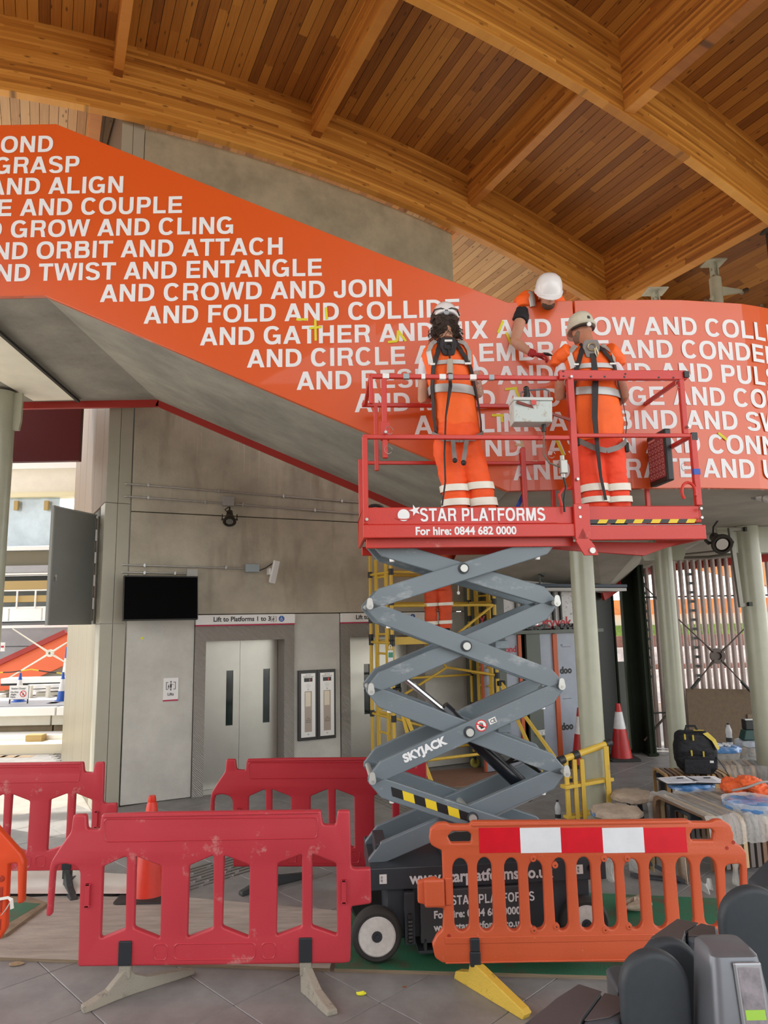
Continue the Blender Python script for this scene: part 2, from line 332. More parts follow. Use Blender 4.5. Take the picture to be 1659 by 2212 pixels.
C_grout = mat('grout', (.33, .31, .28), .9, var=.1)
C_red = mat('orange_panel_paint', (.66, .092, .012), .30, spec=.62, bump=.06, bscale=220, coat=.3)
C_redtrim = mat('red_trim', (.36, .02, .012), .45)
C_white_v = mat('white_vinyl', (.80, .82, .84), .45)
C_cream = mat('column_paint', (.40, .405, .31), .26, var=.06, spec=.6)
W_beam = wood('glulam', 'x', .045, (.23, .075, .010), (.54, .225, .030), (.80, .41, .082), curve=.0225, length=1.5, across='z')
W_rib = wood('glulam_rib', 'y', .045, (.18, .052, .007), (.43, .15, .018), (.68, .30, .05), length=1.5, across='z')
W_deck = wood('deck_boards', 'y', .14, (.16, .052, .008), (.35, .13, .018), (.58, .265, .045), length=2.4, across='x', knots=.75)
W_deckp = wood('deck_boards_pale', 'y', .14, (.28, .14, .05), (.44, .26, .11), (.58, .38, .18), length=2.4, across='x', knots=.75)

# floor: base with tiles of their own (0.63 m, laid on the diagonal)
fl = struct('floor')
MB().box(-9, 14, -3, 17, -.12, -.012).build('slab', C_grout, fl)
tm = MB().box(-.313, .313, -.313, .313, -.012, 0).build('tile', C_tile, fl, bevel=.004, seg=1)
Rt = Matrix.Rotation(PI / 4, 4, 'Z'); first = True; cnt = 0
for i in range(-16, 30):
    for j in range(-16, 30):
        c = Vector((-.08, 4.64, 0)) + Rt @ Vector((.63 * (i + .5), .63 * (j + .5), 0))
        if not (3.6 < c.y < 12.2 and c.x > -.62 * c.y + .2 - .6 and c.x < .56 * c.y + .5): continue
        if (c - W0).dot(DN) > .15 and (c - W0).dot(DS) < 4.2: continue
        o = tm if first else dup(tm, fl); first = False; cnt += 1
        o.location = c; o.rotation_euler = (0, 0, PI / 4 + random.choice((0, PI / 2, PI)))
MB().box(-9, 14, -3, 3.6, -.011, -.001).box(-9, 14, 12.1, 17, -.011, -.001).box(6.5, 14, 3.6, 12.1, -.011, -.001).build('far_paving', C_tile, fl)
# guidance bars on the floor
C_tact = mat('tactile_bar', (.20, .19, .18), .4, metal=.4)
tb = MB().box(-.14, .14, -.016, .016, 0, .006).build('tactile_bar', C_tact, fl, bevel=.004, seg=1); first = True
def bars(p0, p1, rows, pitch=.32, gap=.065):
    global first
    p0, p1 = Vector(p0), Vector(p1); d = (p1 - p0).normalized(); nrm = Vector((-d.y, d.x, 0)); n = int((p1 - p0).length / pitch)
    for r in range(rows):
        for i in range(n):
            o = tb if first else dup(tb, fl); first = False
            o.location = p0 + d * (i * pitch + (r % 2) * .1) + nrm * r * gap; o.rotation_euler = (0, 0, math.atan2(d.y, d.x))
bars(atZ(322, 1950, 0), atZ(770, 1806, 0), 8)
bars(atZ(735, 1690, 0), atZ(905, 1775, 0), 8)

# lift-shaft wall in its own frame: x along the wall, y into the shaft
wb = struct('wall_back', W0, WALL_A)
def zr(s): return 10.72 - .0225 * (s - .1) ** 2
j1 = onW(520, 1116)[1]; j2 = 2.42
s0, s1 = -.9, 4.42; D1 = (0.0, 1.43); D2 = (2.17, 3.61); DH = 2.41
g = .012
def panel(x0, x1, z0, z1, m, name='concrete_panel'):
    MB().box(x0 + g / 2, x1 - g / 2, 0, .25, z0 + g / 2, z1 - g / 2).build(name, m, wb, bevel=.006, seg=1)
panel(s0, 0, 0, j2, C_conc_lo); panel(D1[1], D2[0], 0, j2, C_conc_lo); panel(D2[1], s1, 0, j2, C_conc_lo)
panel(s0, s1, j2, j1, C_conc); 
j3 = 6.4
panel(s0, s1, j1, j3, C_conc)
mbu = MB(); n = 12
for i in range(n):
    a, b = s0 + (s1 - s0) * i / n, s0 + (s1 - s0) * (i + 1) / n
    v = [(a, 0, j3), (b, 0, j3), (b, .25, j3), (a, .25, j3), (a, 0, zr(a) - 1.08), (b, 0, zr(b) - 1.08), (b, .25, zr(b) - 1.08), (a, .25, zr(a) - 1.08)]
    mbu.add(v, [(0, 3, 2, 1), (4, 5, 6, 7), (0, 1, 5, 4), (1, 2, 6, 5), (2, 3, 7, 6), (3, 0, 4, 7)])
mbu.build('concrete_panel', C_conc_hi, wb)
MB().box(s0 + .01, s1 - .01, .26, .5, 2.45, 8.9).box(s0 + .01, s1 - .01, 2.2, 2.5, 0, 9).box(s0 + .01, s0 + .2, .26, 2.4, 0, 9).box(s1 - .2, s1 - .01, .26, 2.4, 0, 8.5).build('shaft_core', C_conc, wb)

# ceiling: arched deck on glulam beams
ce = struct('ceiling', W0, WALL_A)
YA, YB = -.285, -3.78
def arc_beam(name, y0, y1, sa, sb, h, m, zoff=0.0):
    mb = MB(); n = int((sb - sa) / .4) + 1; R = []
    for i in range(n + 1):
        s = sa + (sb - sa) * i / n; R.append([(s, y0, zr(s) - h + zoff), (s, y1, zr(s) - h + zoff), (s, y1, zr(s) + .05), (s, y0, zr(s) + .05)])
    return mb.loft(R).build(name, m, ce, bevel=.004, seg=1)
arc_beam('beam', YA, YA + .14, -9, 12.5, 1.13, W_beam)
arc_beam('beam', YB, YB + .13, -9, 12.5, 1.17, W_beam)
arc_beam('beam', YB - 3.5, YB - 3.37, -9, 12.5, 1.17, W_beam)
def rib(sa, w, y0, y1, h): MB().box(sa, sa + w, y0, y1, zr(sa) - h, zr(sa + w / 2) + .05).build('rib', W_rib, ce, bevel=.004, seg=1)
for s, w, h in ((-7.3, .13, .56), (-4.35, .13, .56), (-1.40, .13, .56), (1.62, .15, .57), (4.61, .16, .58), (7.78, .2, 1.13)):
    rib(s, w, YB + .13, YA, h)
for s, w, h in ((-4.4, .16, .6), (-1.3, .16, .6), (1.7, .16, .6), (4.84, .17, 1.15), (8.1, .17, 1.15)): rib(s, w, YB - 3.37, YB, h)
for s, w, h in ((-4.35, .13, .56), (4.9, .13, .5), (7.8, .2, 1.13)): rib(s, w, YA + .14, YA + 4.4, h)
sk = atZ(205, 290, 10.05); skl = (sk - W0); rib(skl.dot(DS) - .1, .18, YA + .14, YA + 4.4, .6)
MB().box(skl.dot(DS) + .3, skl.dot(DS) + .5, YA + .2, YA + 4.4, zr(-2) - .75, zr(-2) - .05).build('duct', mat('black_duct', (.012, .014, .018), .6), ce)
def deck(sa, sb, y0, y1, m, bw=.14):
    n = int((sb - sa) / bw); sa = math.floor(sa / bw) * bw
    for i in range(n):
        a = sa + i * bw + .003; b = sa + (i + 1) * bw - .003; dz = random.uniform(0, .004)
        v = [(a, y0, zr(a) - dz), (b, y0, zr(b) - dz), (b, y1, zr(b) - dz), (a, y1, zr(a) - dz), (a, y0, zr(a) + .06), (b, y0, zr(b) + .06), (b, y1, zr(b) + .06), (a, y1, zr(a) + .06)]
        MB().add(v, [(0, 3, 2, 1), (4, 5, 6, 7), (0, 1, 5, 4), (1, 2, 6, 5), (2, 3, 7, 6), (3, 0, 4, 7)]).build('deck_board', m, ce)
deck(-3.6, 8.1, YB + .13, YA, W_deck)
deck(3.6, 9.4, YB - 3.37, YB, W_deck)
deck(-5.2, -.9, YA + .14, YA + 4.4, W_deckp); deck(4.3, 8.1, YA + .14, YA + 4.4, W_deckp)
R = []
for i in range(0, 45):
    s = -9 + 22 * i / 44; R.append([(s, -15, zr(s) + .045), (s, 4.4, zr(s) + .045), (s, 4.4, zr(s) + .3), (s, -15, zr(s) + .3)])
MB().loft(R).build('roof_light_block', wood('roof_under', 'y', .14, (.16, .052, .008), (.35, .13, .018), (.58, .265, .045), length=2.4, across='x'), ce)  # plain roof slab above the boards, put in to block light
MB().box(-.5, 17, 4.4, 9.5, 8.3, 8.5).build('roof_light_block', W_deckp, ce)  # unseen roof extension, added to block sun from behind the shaft

# far clerestory past the last rib
SC_ = 10.6
p0 = atS(1442, 652, SC_); p1 = atS(1659, 553, SC_)
zc = (p0[1] + p1[1]) / 2
MB().box(SC_, SC_ + .16, -6, 9, zc, zc + 1.6).build('edge_beam', wood('glulam_pale', 'y', .05, (.42, .22, .09), (.60, .36, .17), (.72, .48, .26), length=1.6, across='z'), ce)
MB().box(SC_ - .012, SC_, -6, 9, zc - .012, zc + .012).build('trim_bead', mat('bead_pale', (.75, .66, .5), .5), ce)
MB().box(SC_ + .25, SC_ + .3, -6, 9, zc - 3.2, zc + .1).build('plywood_lining', wood('ply_wall', 'y', .5, (.34, .2, .10), (.42, .26, .13), (.50, .33, .18), length=2.5, across='z', knots=.1), ce)
# ================================================================ staircase and bridge with the lettered orange parapet
_FP = [(-9, 6.0), (-.6, 6.0), (0, 5.995), (1, 5.955), (2, 5.93), (2.7, 5.955), (3.4, 6.07), (4.1, 6.36), (4.8, 6.85), (5.5, 7.6), (6.1, 8.5), (6.5, 9.5)]
def FY(X):
    for (a, ya), (b, yb) in zip(_FP, _FP[1:]):
        if X <= b or b == 6.5: t = (X - a) / (b - a); return ya + (yb - ya) * t
def ftop(X): return 7.06 if X < -3.08 else (7.06 + (5.135 - 7.06) * (X + 3.08) / 4.24 if X < 1.16 else 5.135)
def fbot(X): return 5.31 if X < -3.09 else (5.31 + (3.39 - 5.31) * (X + 3.09) / 4.17 if X < 1.08 else 3.39)
st = thing('staircase', 'orange staircase and bridge parapet covered in rows of white capital words', 'staircase', (0, 0, 0))
def fascia(a, b, name='parapet_panel'):
    xs = sorted(set([a, b] + [x for x in (-3.09, -3.08, 1.08, 1.16) if a < x < b] + [a + (b - a) * i / 24 for i in range(25)])); R = []
    for X in xs:
        y = FY(X); R.append([(X, y, fbot(X)), (X, y + .06, fbot(X)), (X, y + .06, ftop(X)), (X, y, ftop(X))])
    return MB().loft(R).build(name, C_red, st, bevel=.004, seg=1)
fascia(-9, 1.745); fascia(1.76, 6.5)
ROWS = [("AND BOND", None, -3.09), ("AND GRASP", None, -2.83), ("AND ALIGN", None, -2.40), ("EDGE AND COUPLE", None, -1.84), ("AND GROW AND CLING", None, -1.35), ("AND ORBIT AND ATTACH", None, -.89),
        ("AND TWIST AND ENTANGLE", None, -.53), ("AND CROWD AND JOIN", -2.58, .11), ("AND FOLD AND COLLIDE", -2.17, .72), ("AND GATHER AND MIX AND FLOW AND COLLECT", -1.65, None),
        ("AND CIRCLE AND EMBRACE AND CONDENSE", -1.22, None), ("AND RESPOND AND BLEND AND PULSE", -.77, None), ("AND MEND AND MERGE AND COMBINE", -.25, None), ("AND LINK AND BIND AND SWEAR", .28, None),
        ("AND FASTEN AND CONNECT", .72, None), ("AND VIBRATE AND UNITE", 1.13, None)]
EM = .2385
for i, (s, xa, xb) in enumerate(ROWS):
    z = 6.762 - .2185 * i; wd = caps_width(s) * EM
    if xa is None: sx = .975; x0 = xb - wd * sx + .03 * EM
    elif xb is None: sx = .985; x0 = xa
    else: x0 = xa; sx = (xb - xa) / wd * 1.005
    for wd_ in s.split(' '):
        mb = MB(); x1 = caps(mb, wd_, x0, z, EM, lambda u, v: (u, FY(u) - .0025, v), sx)
        if x1 > -3.75: mb.build('lettering', C_white_v, st)
        x0 = x1 + .278 * EM * sx
# body: soffits, slabs
def slab(name, rows, th, m):
    mb = MB(); n = len(rows[0])
    for R in (0, 1):
        vs = [(p[0], p[1], p[2] + R * th) for r in rows for p in r]
        mb.add(vs, [(i * n + k, i * n + k + 1, (i + 1) * n + k + 1, (i + 1) * n + k) for i in range(len(rows) - 1) for k in range(n - 1)])
    return mb.build(name, m, st)
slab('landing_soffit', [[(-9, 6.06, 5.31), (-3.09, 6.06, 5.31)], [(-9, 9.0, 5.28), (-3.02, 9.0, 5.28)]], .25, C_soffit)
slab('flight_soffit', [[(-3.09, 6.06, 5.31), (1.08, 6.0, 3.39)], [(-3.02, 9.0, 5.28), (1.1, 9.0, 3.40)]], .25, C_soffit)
front = [(1.08, 6.0), (1.8, 5.99), (2.6, 6.0), (3.4, 6.12), (4.2, 6.46), (5, 7.05), (6.1, 8.55)]
mid = [(1.1, 9.0), (1.9, 9.0), (2.8, 9.2), (3.7, 9.5), (4.7, 9.8), (5.6, 10.0), (6.4, 10.2)]
back = [(.9, 11.3, 2.85), (2.0, 11.4, 2.86), (3.0, 11.8, 2.80), (3.72, 12.0, 2.69), (4.54, 12.6, 3.10), (5.11, 13.0, 3.22), (6.9, 12.2, 3.34)]
slab('bridge_soffit', [[(x, y, 3.40) for x, y in front], [(x, y, 3.42) for x, y in mid], back], .3, mat('bridge_soffit', (.42, .39, .33), .8, var=.14, nscale=1.2, bump=.2, bscale=10, contrast=.9))
mb = MB()
for a, b in zip(back[3:], back[4:]): mb.bar((a[0], a[1], a[2] - .05), (b[0], b[1], b[2] - .05), .05, .16)
mb.build('edge_trim', C_redtrim, st)
MB().bar((-3.02, 9.0, 5.24), (1.3, 9.0, 3.26), .06, .09).bar((-4.9, 9.0, 5.235), (-3.0, 9.0, 5.235), .06, .09).build('edge_trim', C_redtrim, st)
MB().tube([(-4.9, 9.0, 5.235), (-5.1, 9.05, 5.235), (-5.35, 9.2, 5.235), (-5.7, 9.6, 5.23)], .045, 6).build('edge_trim', C_redtrim, st)
# treads seen from the side positions only
mb = MB()
for i in range(12): x = -2.9 + i * .34; mb.box(x, x + .36, 6.08, 8.98, 5.62 - i * .157, 5.62 - i * .157 + .04)
mb.build('tread', C_conc_lo, st)
MB().box(-9, -2.9, 6.08, 8.98, 5.58, 5.62).build('landing_floor', C_conc_lo, st)
# pale plaster soffit panel, bright light put into its paint, dark edge at left
q = [atZ(x, y, 5.27) for x, y in ((-260, 495), (165, 864), (72, 866), (-260, 671))]
MB().add([tuple(p) for p in q] + [(p.x, p.y, 5.275) for p in q], [(0, 1, 2, 3), (4, 7, 6, 5), (0, 4, 5, 1), (1, 5, 6, 2), (2, 6, 7, 3), (3, 7, 4, 0)]).build('ceiling_panel', mat('pale_lit_ceiling', (.85, .82, .70), .6, var=.05), st)
MB().bar(q[0] + Vector((.03, 0, -.02)), q[1] + Vector((.03, 0, -.02)), .035, .03).build('ceiling_trim', C_dark, st)
# girder beyond, its shade put into the dark red
MB().box(-9, -4.72, 10.5, 10.6, 4.83, 5.75).build('red_girder', mat('shaded_red', (.075, .002, .002), .4, spec=.3), st)

# bridge columns
def column(name, x, y, r, top, label, z0=0.0, flange=0.0, fz=.2, fa=0):
    t = thing(name, label, 'column', (x, y, 0), 0, None)
    MB().lathe([(r, z0), (r, top)], 40).build('shaft', C_cream, t, smooth=True)
    MB().lathe([(r + .012, z0), (r + .012, z0 + .03)], 40).build('base_ring', C_cream, t, smooth=True)
    if flange:
        M = Matrix.Rotation(fa, 4, 'Z')
        for sgn in (-1, 1):
            p = [(sgn * r * .9, top - .01), (sgn * (r + flange), top - .01), (sgn * (r + flange), top - fz * .75), (sgn * (r + flange * .8), top - fz), (sgn * r * .9, top - fz)]
            if sgn < 0: p = p[::-1]
            MB().prism(p, -.02, .02, xz(M)).build('flange', C_cream, t)
    return t
column('column', 2.355, 8.32, .137, 3.42, 'pale green round column right behind the scissor arms')
column('column', 4.01, 10.0, .127, 3.42, 'middle pale round column rising behind the black tool backpack', flange=.19, fz=.34)
column('column', 4.67, 8.9, .139, 3.41, 'pale round column carrying the black downlight bracket', flange=.25, fz=.34)
column('column', -4.83, 8.5, .16, 5.25, 'pale column cut by the left picture edge under the landing', flange=.1, fz=.5)
# short posts under the last roof rib
def roofpost(px, py, zt, r, label, arms=False):
    p = atZ(px, py, zt); t = thing('roof_post', label, 'post', (p.x, p.y, 0))
    MB().lathe([(r, 3.7), (r, zt - .32), (r * .93, zt - .30)], 28).build('shaft', C_cream, t, smooth=True)
    MB().cbox((0, 0, zt - .015), (.34, .30, .025)).build('cap_plate', C_cream, t, bevel=.003)
    MB().cbox((-.04, 0, zt - .14), (.02, .12, .24)).cbox((.04, 0, zt - .14), (.02, .12, .24)).cyl((-.07, 0, zt - .15), (.07, 0, zt - .15), .025).build('clevis', C_cream, t)
    if arms:
        MB().loft([[(r * .6, -.03, zt - .62), (r * .6, .03, zt - .62), (r * .6, .03, zt - .46), (r * .6, -.03, zt - .46)], [(.62, .28, zt - .42), (.62, .33, zt - .42), (.62, .33, zt - .38), (.62, .28, zt - .38)]]).build('outrigger', C_cream, t)
        MB().cyl((.60, .30, zt - .42), (.72, .34, zt - .36), .045).build('joint', mat('bronze', (.16, .12, .08), .4, metal=.6), t)
        MB().loft([[(-.05, -.03, zt - .7), (-.05, .03, zt - .7), (-.05, .03, zt - .6), (-.05, -.03, zt - .6)], [(-.28, -.25, zt - .86), (-.28, -.2, zt - .86), (-.28, -.2, zt - .82), (-.28, -.25, zt - .82)]]).build('outrigger', C_cream, t)
        MB().cyl((-.24, -.23, zt - .85), (-.34, -.26, zt - .84), .04).build('joint', MATS['bronze'], t)
roofpost(1541, 566, 8.33, .1, 'short round roof post with clevis cap and side outrigger', True)
roofpost(1415, 628, 7.7, .12, 'smaller roof post just showing above the parapet edge')
p = atZ(1675, 486, 9.0)
t = thing('steel_column', 'dark grey steel column under the big beam at picture edge', 'column', (p.x, p.y, 0))
MB().box(-.12, .12, -.12, .12, 3.7, 8.9).build('shaft', mat('dark_steel', (.06, .065, .055), .5), t); MB().box(-.2, .2, -.16, .16, 8.9, 8.95).build('cap_plate', MATS['dark_steel'], t)
# thin hanging rods of the clerestory
for x, y, x2 in ((1500, 625, 0), (1636, 562, 0)):
    yy, z = atS(x, y, SC_ - .05); a = W0 + DS * (SC_ - .05) + DN * yy
    t = thing('glazing_rod', 'slim pale vertical rod hung from the clerestory beam ' + ('nearer the roof post' if x < 1600 else 'near the dark steel column'), 'rod', (a.x, a.y, 0))
    MB().cyl((0, 0, zc - 3), (0, 0, zc - .05), .035, n=10).build('rod', C_cream, t, smooth=True); MB().cyl((0, 0, zc - .05), (0, 0, zc + .12), .012, n=8).cyl((-.05, 0, zc - .04), (.06, 0, zc), .03, n=8).build('hook', MATS['bronze'], t)
# concrete bridge deck behind the parapet, where the third man kneels
MB().box(.9, 6.3, 6.2, 8.9, 3.72, 4.02).build('bridge_floor', C_conc_lo, st)

# ---------------------------------------------------------------- clad corner column at the left end of the shaft wall
cl = struct('wall_left')
A_ = Vector((-3.465, 9.36, 0)); B_ = Vector((-3.60, 9.26, 0)); Cc = Vector((-3.735, 9.17, 0)); D_ = Vector((-5.66, 12.5, 0))
C_clad = mat('clad_green', (.40, .39, .31), .42, var=.03, spec=.5)
C_cladm = mat('clad_metal', (.30, .27, .20), .42, metal=.6, var=.08, nscale=1.0, stretch=(12, 12, .4), aniso=.4)
C_cladu = mat('clad_upper_reflect', (.15, .105, .07), .65, metal=0, spec=.3, var=.04, nscale=1.0)  # reflection of the red wall put into the brown colour
def clad(a, b, z0, z1, m, th=.03, gp=.006):
    d = (b - a).normalized(); nn = Vector((d.y, -d.x, 0)); a2 = a + d * gp / 2; b2 = b - d * gp / 2
    v = [a2, b2, b2 - nn * th, a2 - nn * th]
    MB().add([(p.x, p.y, z0 + gp / 2) for p in v] + [(p.x, p.y, z1 - gp / 2) for p in v], [(0, 3, 2, 1), (4, 5, 6, 7), (0, 1, 5, 4), (1, 2, 6, 5), (2, 3, 7, 6), (3, 0, 4, 7)]).build('cladding_panel', m, cl, bevel=.004, seg=2)
zj = 3.93; zl = 2.32
for z0, z1 in ((0, zl), (zl, zj), (zj, 7.2), (7.2, 10.3)):
    clad(B_, A_, z0, z1, C_clad); clad(Cc, B_, z0, z1, C_clad)
fr = [0, .10, .32, .58, .8, 1.0]
for i, (a, b) in enumerate(zip(fr, fr[1:])):
    pa = Cc.lerp(D_, a); pb = Cc.lerp(D_, b)
    clad(pb, pa, 0, zl, C_cladm if i else C_clad, gp=.012)
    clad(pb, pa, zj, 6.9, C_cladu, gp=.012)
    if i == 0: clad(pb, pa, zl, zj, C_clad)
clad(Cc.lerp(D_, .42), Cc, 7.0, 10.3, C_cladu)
e = Cc.lerp(D_, .11); f_ = Cc.lerp(D_, 1.0)
bk = Vector((.12, .55, 0))
MB().add([(p.x, p.y, z) for z in (0.02, 5.2) for p in (Cc + bk, A_ + Vector((.2, .25, 0)), A_ + Vector((.8, 3, 0)), f_ + bk)], [(0, 1, 2, 3), (4, 7, 6, 5), (0, 4, 5, 1), (1, 5, 6, 2), (2, 6, 7, 3), (3, 7, 4, 0)]).build('backing_wall', C_dark, cl)
for z in (.9, 1.5):
    for k in (.2, .5, .9):
        pass
# ================================================================ things on the lift wall (all in the wall's frame)
S_brush = mat('brushed_steel', (.50, .49, .45), .32, metal=.9, var=.05, nscale=1.5, stretch=(3, 3, .5))
S_brushv = mat('lift_door_steel', (.50, .485, .43), .33, metal=.85, var=.10, nscale=.9, detail=5)
S_galv = mat('galvanised', (.46, .46, .44), .38, metal=.7, var=.1, nscale=20)
S_hatch = mat('hatched_steel', (.36, .34, .31), .45, metal=.6)
nt = S_hatch.node_tree; bb = nt.nodes['Principled BSDF']; tc = nt.nodes.new('ShaderNodeTexCoord'); wv = nt.nodes.new('ShaderNodeTexWave'); wv.wave_type = 'BANDS'; wv.bands_direction = 'DIAGONAL'; wv.inputs['Scale'].default_value = 22; wv.inputs['Distortion'].default_value = 3; wv.inputs['Detail'].default_value = 1
nt.links.new(tc.outputs['Object'], wv.inputs[0]); bp = nt.nodes.new('ShaderNodeBump'); bp.inputs['Strength'].default_value = .6; bp.inputs['Distance'].default_value = .01; nt.links.new(wv.outputs[0], bp.inputs['Height']); nt.links.new(bp.outputs[0], bb.inputs['Normal'])
C_black = mat('black_plastic', (.012, .012, .012), .4)
C_whitep = mat('white_enamel', (.80, .80, .78), .35)
C_ink = mat('black_ink', (.02, .02, .02), .6)
C_ruby = mat('ruby_print', (.45, .01, .06), .5)
C_blue = mat('sign_blue', (.02, .11, .42), .5)
C_grey = mat('box_grey', (.30, .29, .28), .5)
def wthing(name, label, cat, s, z, off=0.0, group=None):
    p = W0 + DS * s - DN * off; return thing(name, label, cat, (p.x, p.y, z), WALL_A, group)
def XZ(x=0, y=0, z=0): return xz(Matrix.Translation((x, y, z)))
def lift_icon(M, k, m, par):     # people in a lift car with arrows
    mb = MB(M)
    for a in (-1, 1):
        mb.box(a * .5 * k - .03 * k, a * .5 * k + .03 * k, -.42 * k, .42 * k, 0, .001).box(min(a * .5, a * .28) * k, max(a * .5, a * .28) * k, .36 * k, .42 * k, 0, .001).box(min(a * .5, a * .28) * k, max(a * .5, a * .28) * k, -.42 * k, -.36 * k, 0, .001)
        mb.prism([(-.12 * k, a * .38 * k), (0, a * .56 * k), (.12 * k, a * .38 * k)][::a], 0, .001)
    for x, s in ((-.24, .7), (0, 1.0)):
        mb.prism([(x * k + .06 * k * s * math.cos(t * PI / 5), (-.22 + .47 * s) * k + .06 * k * s * math.sin(t * PI / 5)) for t in range(10)], 0, .001)
        mb.box((x - .09 * s) * k, (x + .09 * s) * k, (-.28 + .12) * k, (-.28 + .45 * s) * k, 0, .001).box((x - .08 * s) * k, (x - .015) * k, -.32 * k, -.1 * k, 0, .001).box((x + .015) * k, (x + .08 * s) * k, -.32 * k, -.1 * k, 0, .001)
    mb.box(.06 * k, .34 * k, .1 * k, .14 * k, 0, .001)
    mb.build('pictogram', m, par)
def wheelchair(M, r, par):
    MB(M).lathe([(r, 0), (r, .001)], 28).build('roundel', C_blue, par)
    M2 = M @ Matrix.Translation((0, 0, .0012)); k = r
    mb = MB(M2); mb.prism([(-.05 * k + .1 * k * math.cos(t * PI / 5), .58 * k + .1 * k * math.sin(t * PI / 5)) for t in range(10)], 0, .0006)
    mb.box(-.12 * k, 0, -.1 * k, .45 * k, 0, .0006).box(-.12 * k, .3 * k, -.14 * k, -.02 * k, 0, .0006).box(0, .26 * k, .14 * k, .22 * k, 0, .0006).prism([(.22 * k, -.1 * k), (.34 * k, -.1 * k), (.50 * k, -.5 * k), (.38 * k, -.5 * k)], 0, .0006)
    ro = [(-.1 * k + .42 * k * math.cos(math.radians(a)), -.22 * k + .42 * k * math.sin(math.radians(a))) for a in range(120, 345, 15)]; ri = [(-.1 * k + .32 * k * math.cos(math.radians(a)), -.22 * k + .32 * k * math.sin(math.radians(a))) for a in range(120, 345, 15)]
    n = len(ro); mb.add([(x, y, 0.0006) for x, y in ro + ri], [(i, i + 1, n + i + 1, n + i) for i in range(n - 1)]); mb.build('wheelchair_symbol', C_whitep, par)
def lift(sa, sb, num, lab, green=False):
    t = wthing('lift_entrance', lab, 'lift', sa, 0)
    W = sb - sa; jw = .15; top = 2.05; ht = 2.26
    MB().box(0, jw, -.03, .34, 0, top).build('jamb', S_hatch, t, bevel=.003)
    MB().box(W - jw, W, -.03, .34, 0, top).build('jamb', S_hatch, t, bevel=.003)
    MB().box(0, W, -.032, .34, top, ht).build('header', S_hatch, t, bevel=.003)
    for k in (0, 1):
        a = jw + k * (W - 2 * jw) / 2; b = a + (W - 2 * jw) / 2 - .004
        c0, c1 = (.36, .48) if k == 0 else (.34, .46); z0, z1 = .85, 1.62; hh = b - a; c0 *= hh / .55; c1 = c0 + .1
        d = MB()
        for bx in ((a, a + c0, 0.01, top), (a + c1, b, 0.01, top), (a + c0, a + c1, 0.01, z0), (a + c0, a + c1, z1, top)): d.box(bx[0], bx[1], .30, .335, bx[2], bx[3])
        dd = d.build('lift_door', S_brushv, t)
        MB().box(a + c0, a + c1, .318, .322, z0, z1).build('vision_pane', mat('dark_glass', (.015, .03, .025), .08, spec=.8), dd)
    MB().box(jw, W - jw, .02, .33, -.001, .008).build('sill', S_brush, t)
    # sign above
    t2 = wthing('lift_sign', 'white lift sign with ruby underline above the ' + ('left lift, beside the screen' if num == 1 else 'right lift, behind the tower'), 'sign', sa, 0)
    MB().box(0, W, -.06, .0, ht + .02, 2.415).build('board', C_whitep, t2, bevel=.002)
    MB().box(0, W, -.0615, 0, ht, ht + .019).build('underline', C_ruby, t2)
    text('lettering', 'Lift to Platforms 1 to 3', .092, C_ink, t2, XZ(.235, -.061, ht + .062), bold=.0022, sx=.97)
    lift_icon(XZ(1.105, -.0615, ht + .085), .082, C_ink, t2)
    wheelchair(XZ(1.225, -.0615, ht + .087), .044, t2)
lift(0.0, 1.43, 1, 'left steel lift entrance with two slit-window doors under the sign')
lift(2.17, 3.61, 2, 'right steel lift entrance, mostly hidden behind the yellow tower')
# screen
sL, zT = onW(268, 1247, -.35); sR, _ = onW(434, 1243, -.35); _, zB = onW(262, 1341, -.35)
t = wthing('wall_screen', 'wide black display screen hung beside the lift sign', 'screen', sL, zB, .35)
h = zT - zB + .03; wq = sR - sL - .03; sh = Matrix.Rotation(math.radians(-7), 4, 'X')
MB(sh).box(0, wq, -.03, .05, 0, h).build('housing', mat('screen_case', (.02, .02, .018), .5), t, bevel=.006)
MB(sh).box(.012, wq - .012, -.033, -.03, .012, h - .02).build('glass', mat('screen_glass', (.0008, .0008, .0008), .6, spec=.05), t)
MB().box(wq * .3, wq * .7, .05, .34, h * .3, h * .7).build('bracket', C_black, t)
# conduits
def conduit(name, lab, pts, clips, r=.011, ends=None, off=.035):
    P = [onW(x, y, -off) for x, y in pts]; s_0, z_0 = P[0]
    t = wthing(name, lab, 'conduit', s_0, z_0)
    q = [(s - s_0, -off, z - z_0) for s, z in P]
    q = [(q[0][0] - .03, -.005, q[0][2]), (q[0][0] - .005, -off, q[0][2])] + q
    MB().tube(q, r, 10).build('pipe', S_galv, t, smooth=True)
    for x, y in clips:
        s, z = onW(x, y, -off); MB().box(s - s_0 - .012, s - s_0 + .012, -off - .014, 0, z - z_0 - .024, z - z_0 + .024).sphere((s - s_0, -off - .012, z - z_0 + .026), .009, 8, 6).sphere((s - s_0, -off - .012, z - z_0 - .026), .009, 8, 6).build('clip', S_galv, t)
conduit('conduit_pipe', 'uppermost galvanised conduit crossing the concrete wall', [(275, 1045), (785, 1086)], [(320, 1048), (472, 1060), (612, 1072), (738, 1082)])
conduit('conduit_pipe', 'second galvanised conduit, running into the downlight junction box', [(274, 1072), (480, 1087)], [(320, 1075), (443, 1084)])
conduit('conduit_pipe', 'galvanised conduit running right from the downlight junction box', [(510, 1089), (785, 1111)], [(524, 1090), (680, 1102)])
conduit('conduit_pipe', 'galvanised conduit feeding the box of the white wall speaker', [(268, 1220), (525, 1228)], [(312, 1221), (488, 1226)])
conduit('conduit_pipe', 'short galvanised conduit just above the black screen', [(267, 1236), (402, 1239)], [(312, 1237), (378, 1238)])
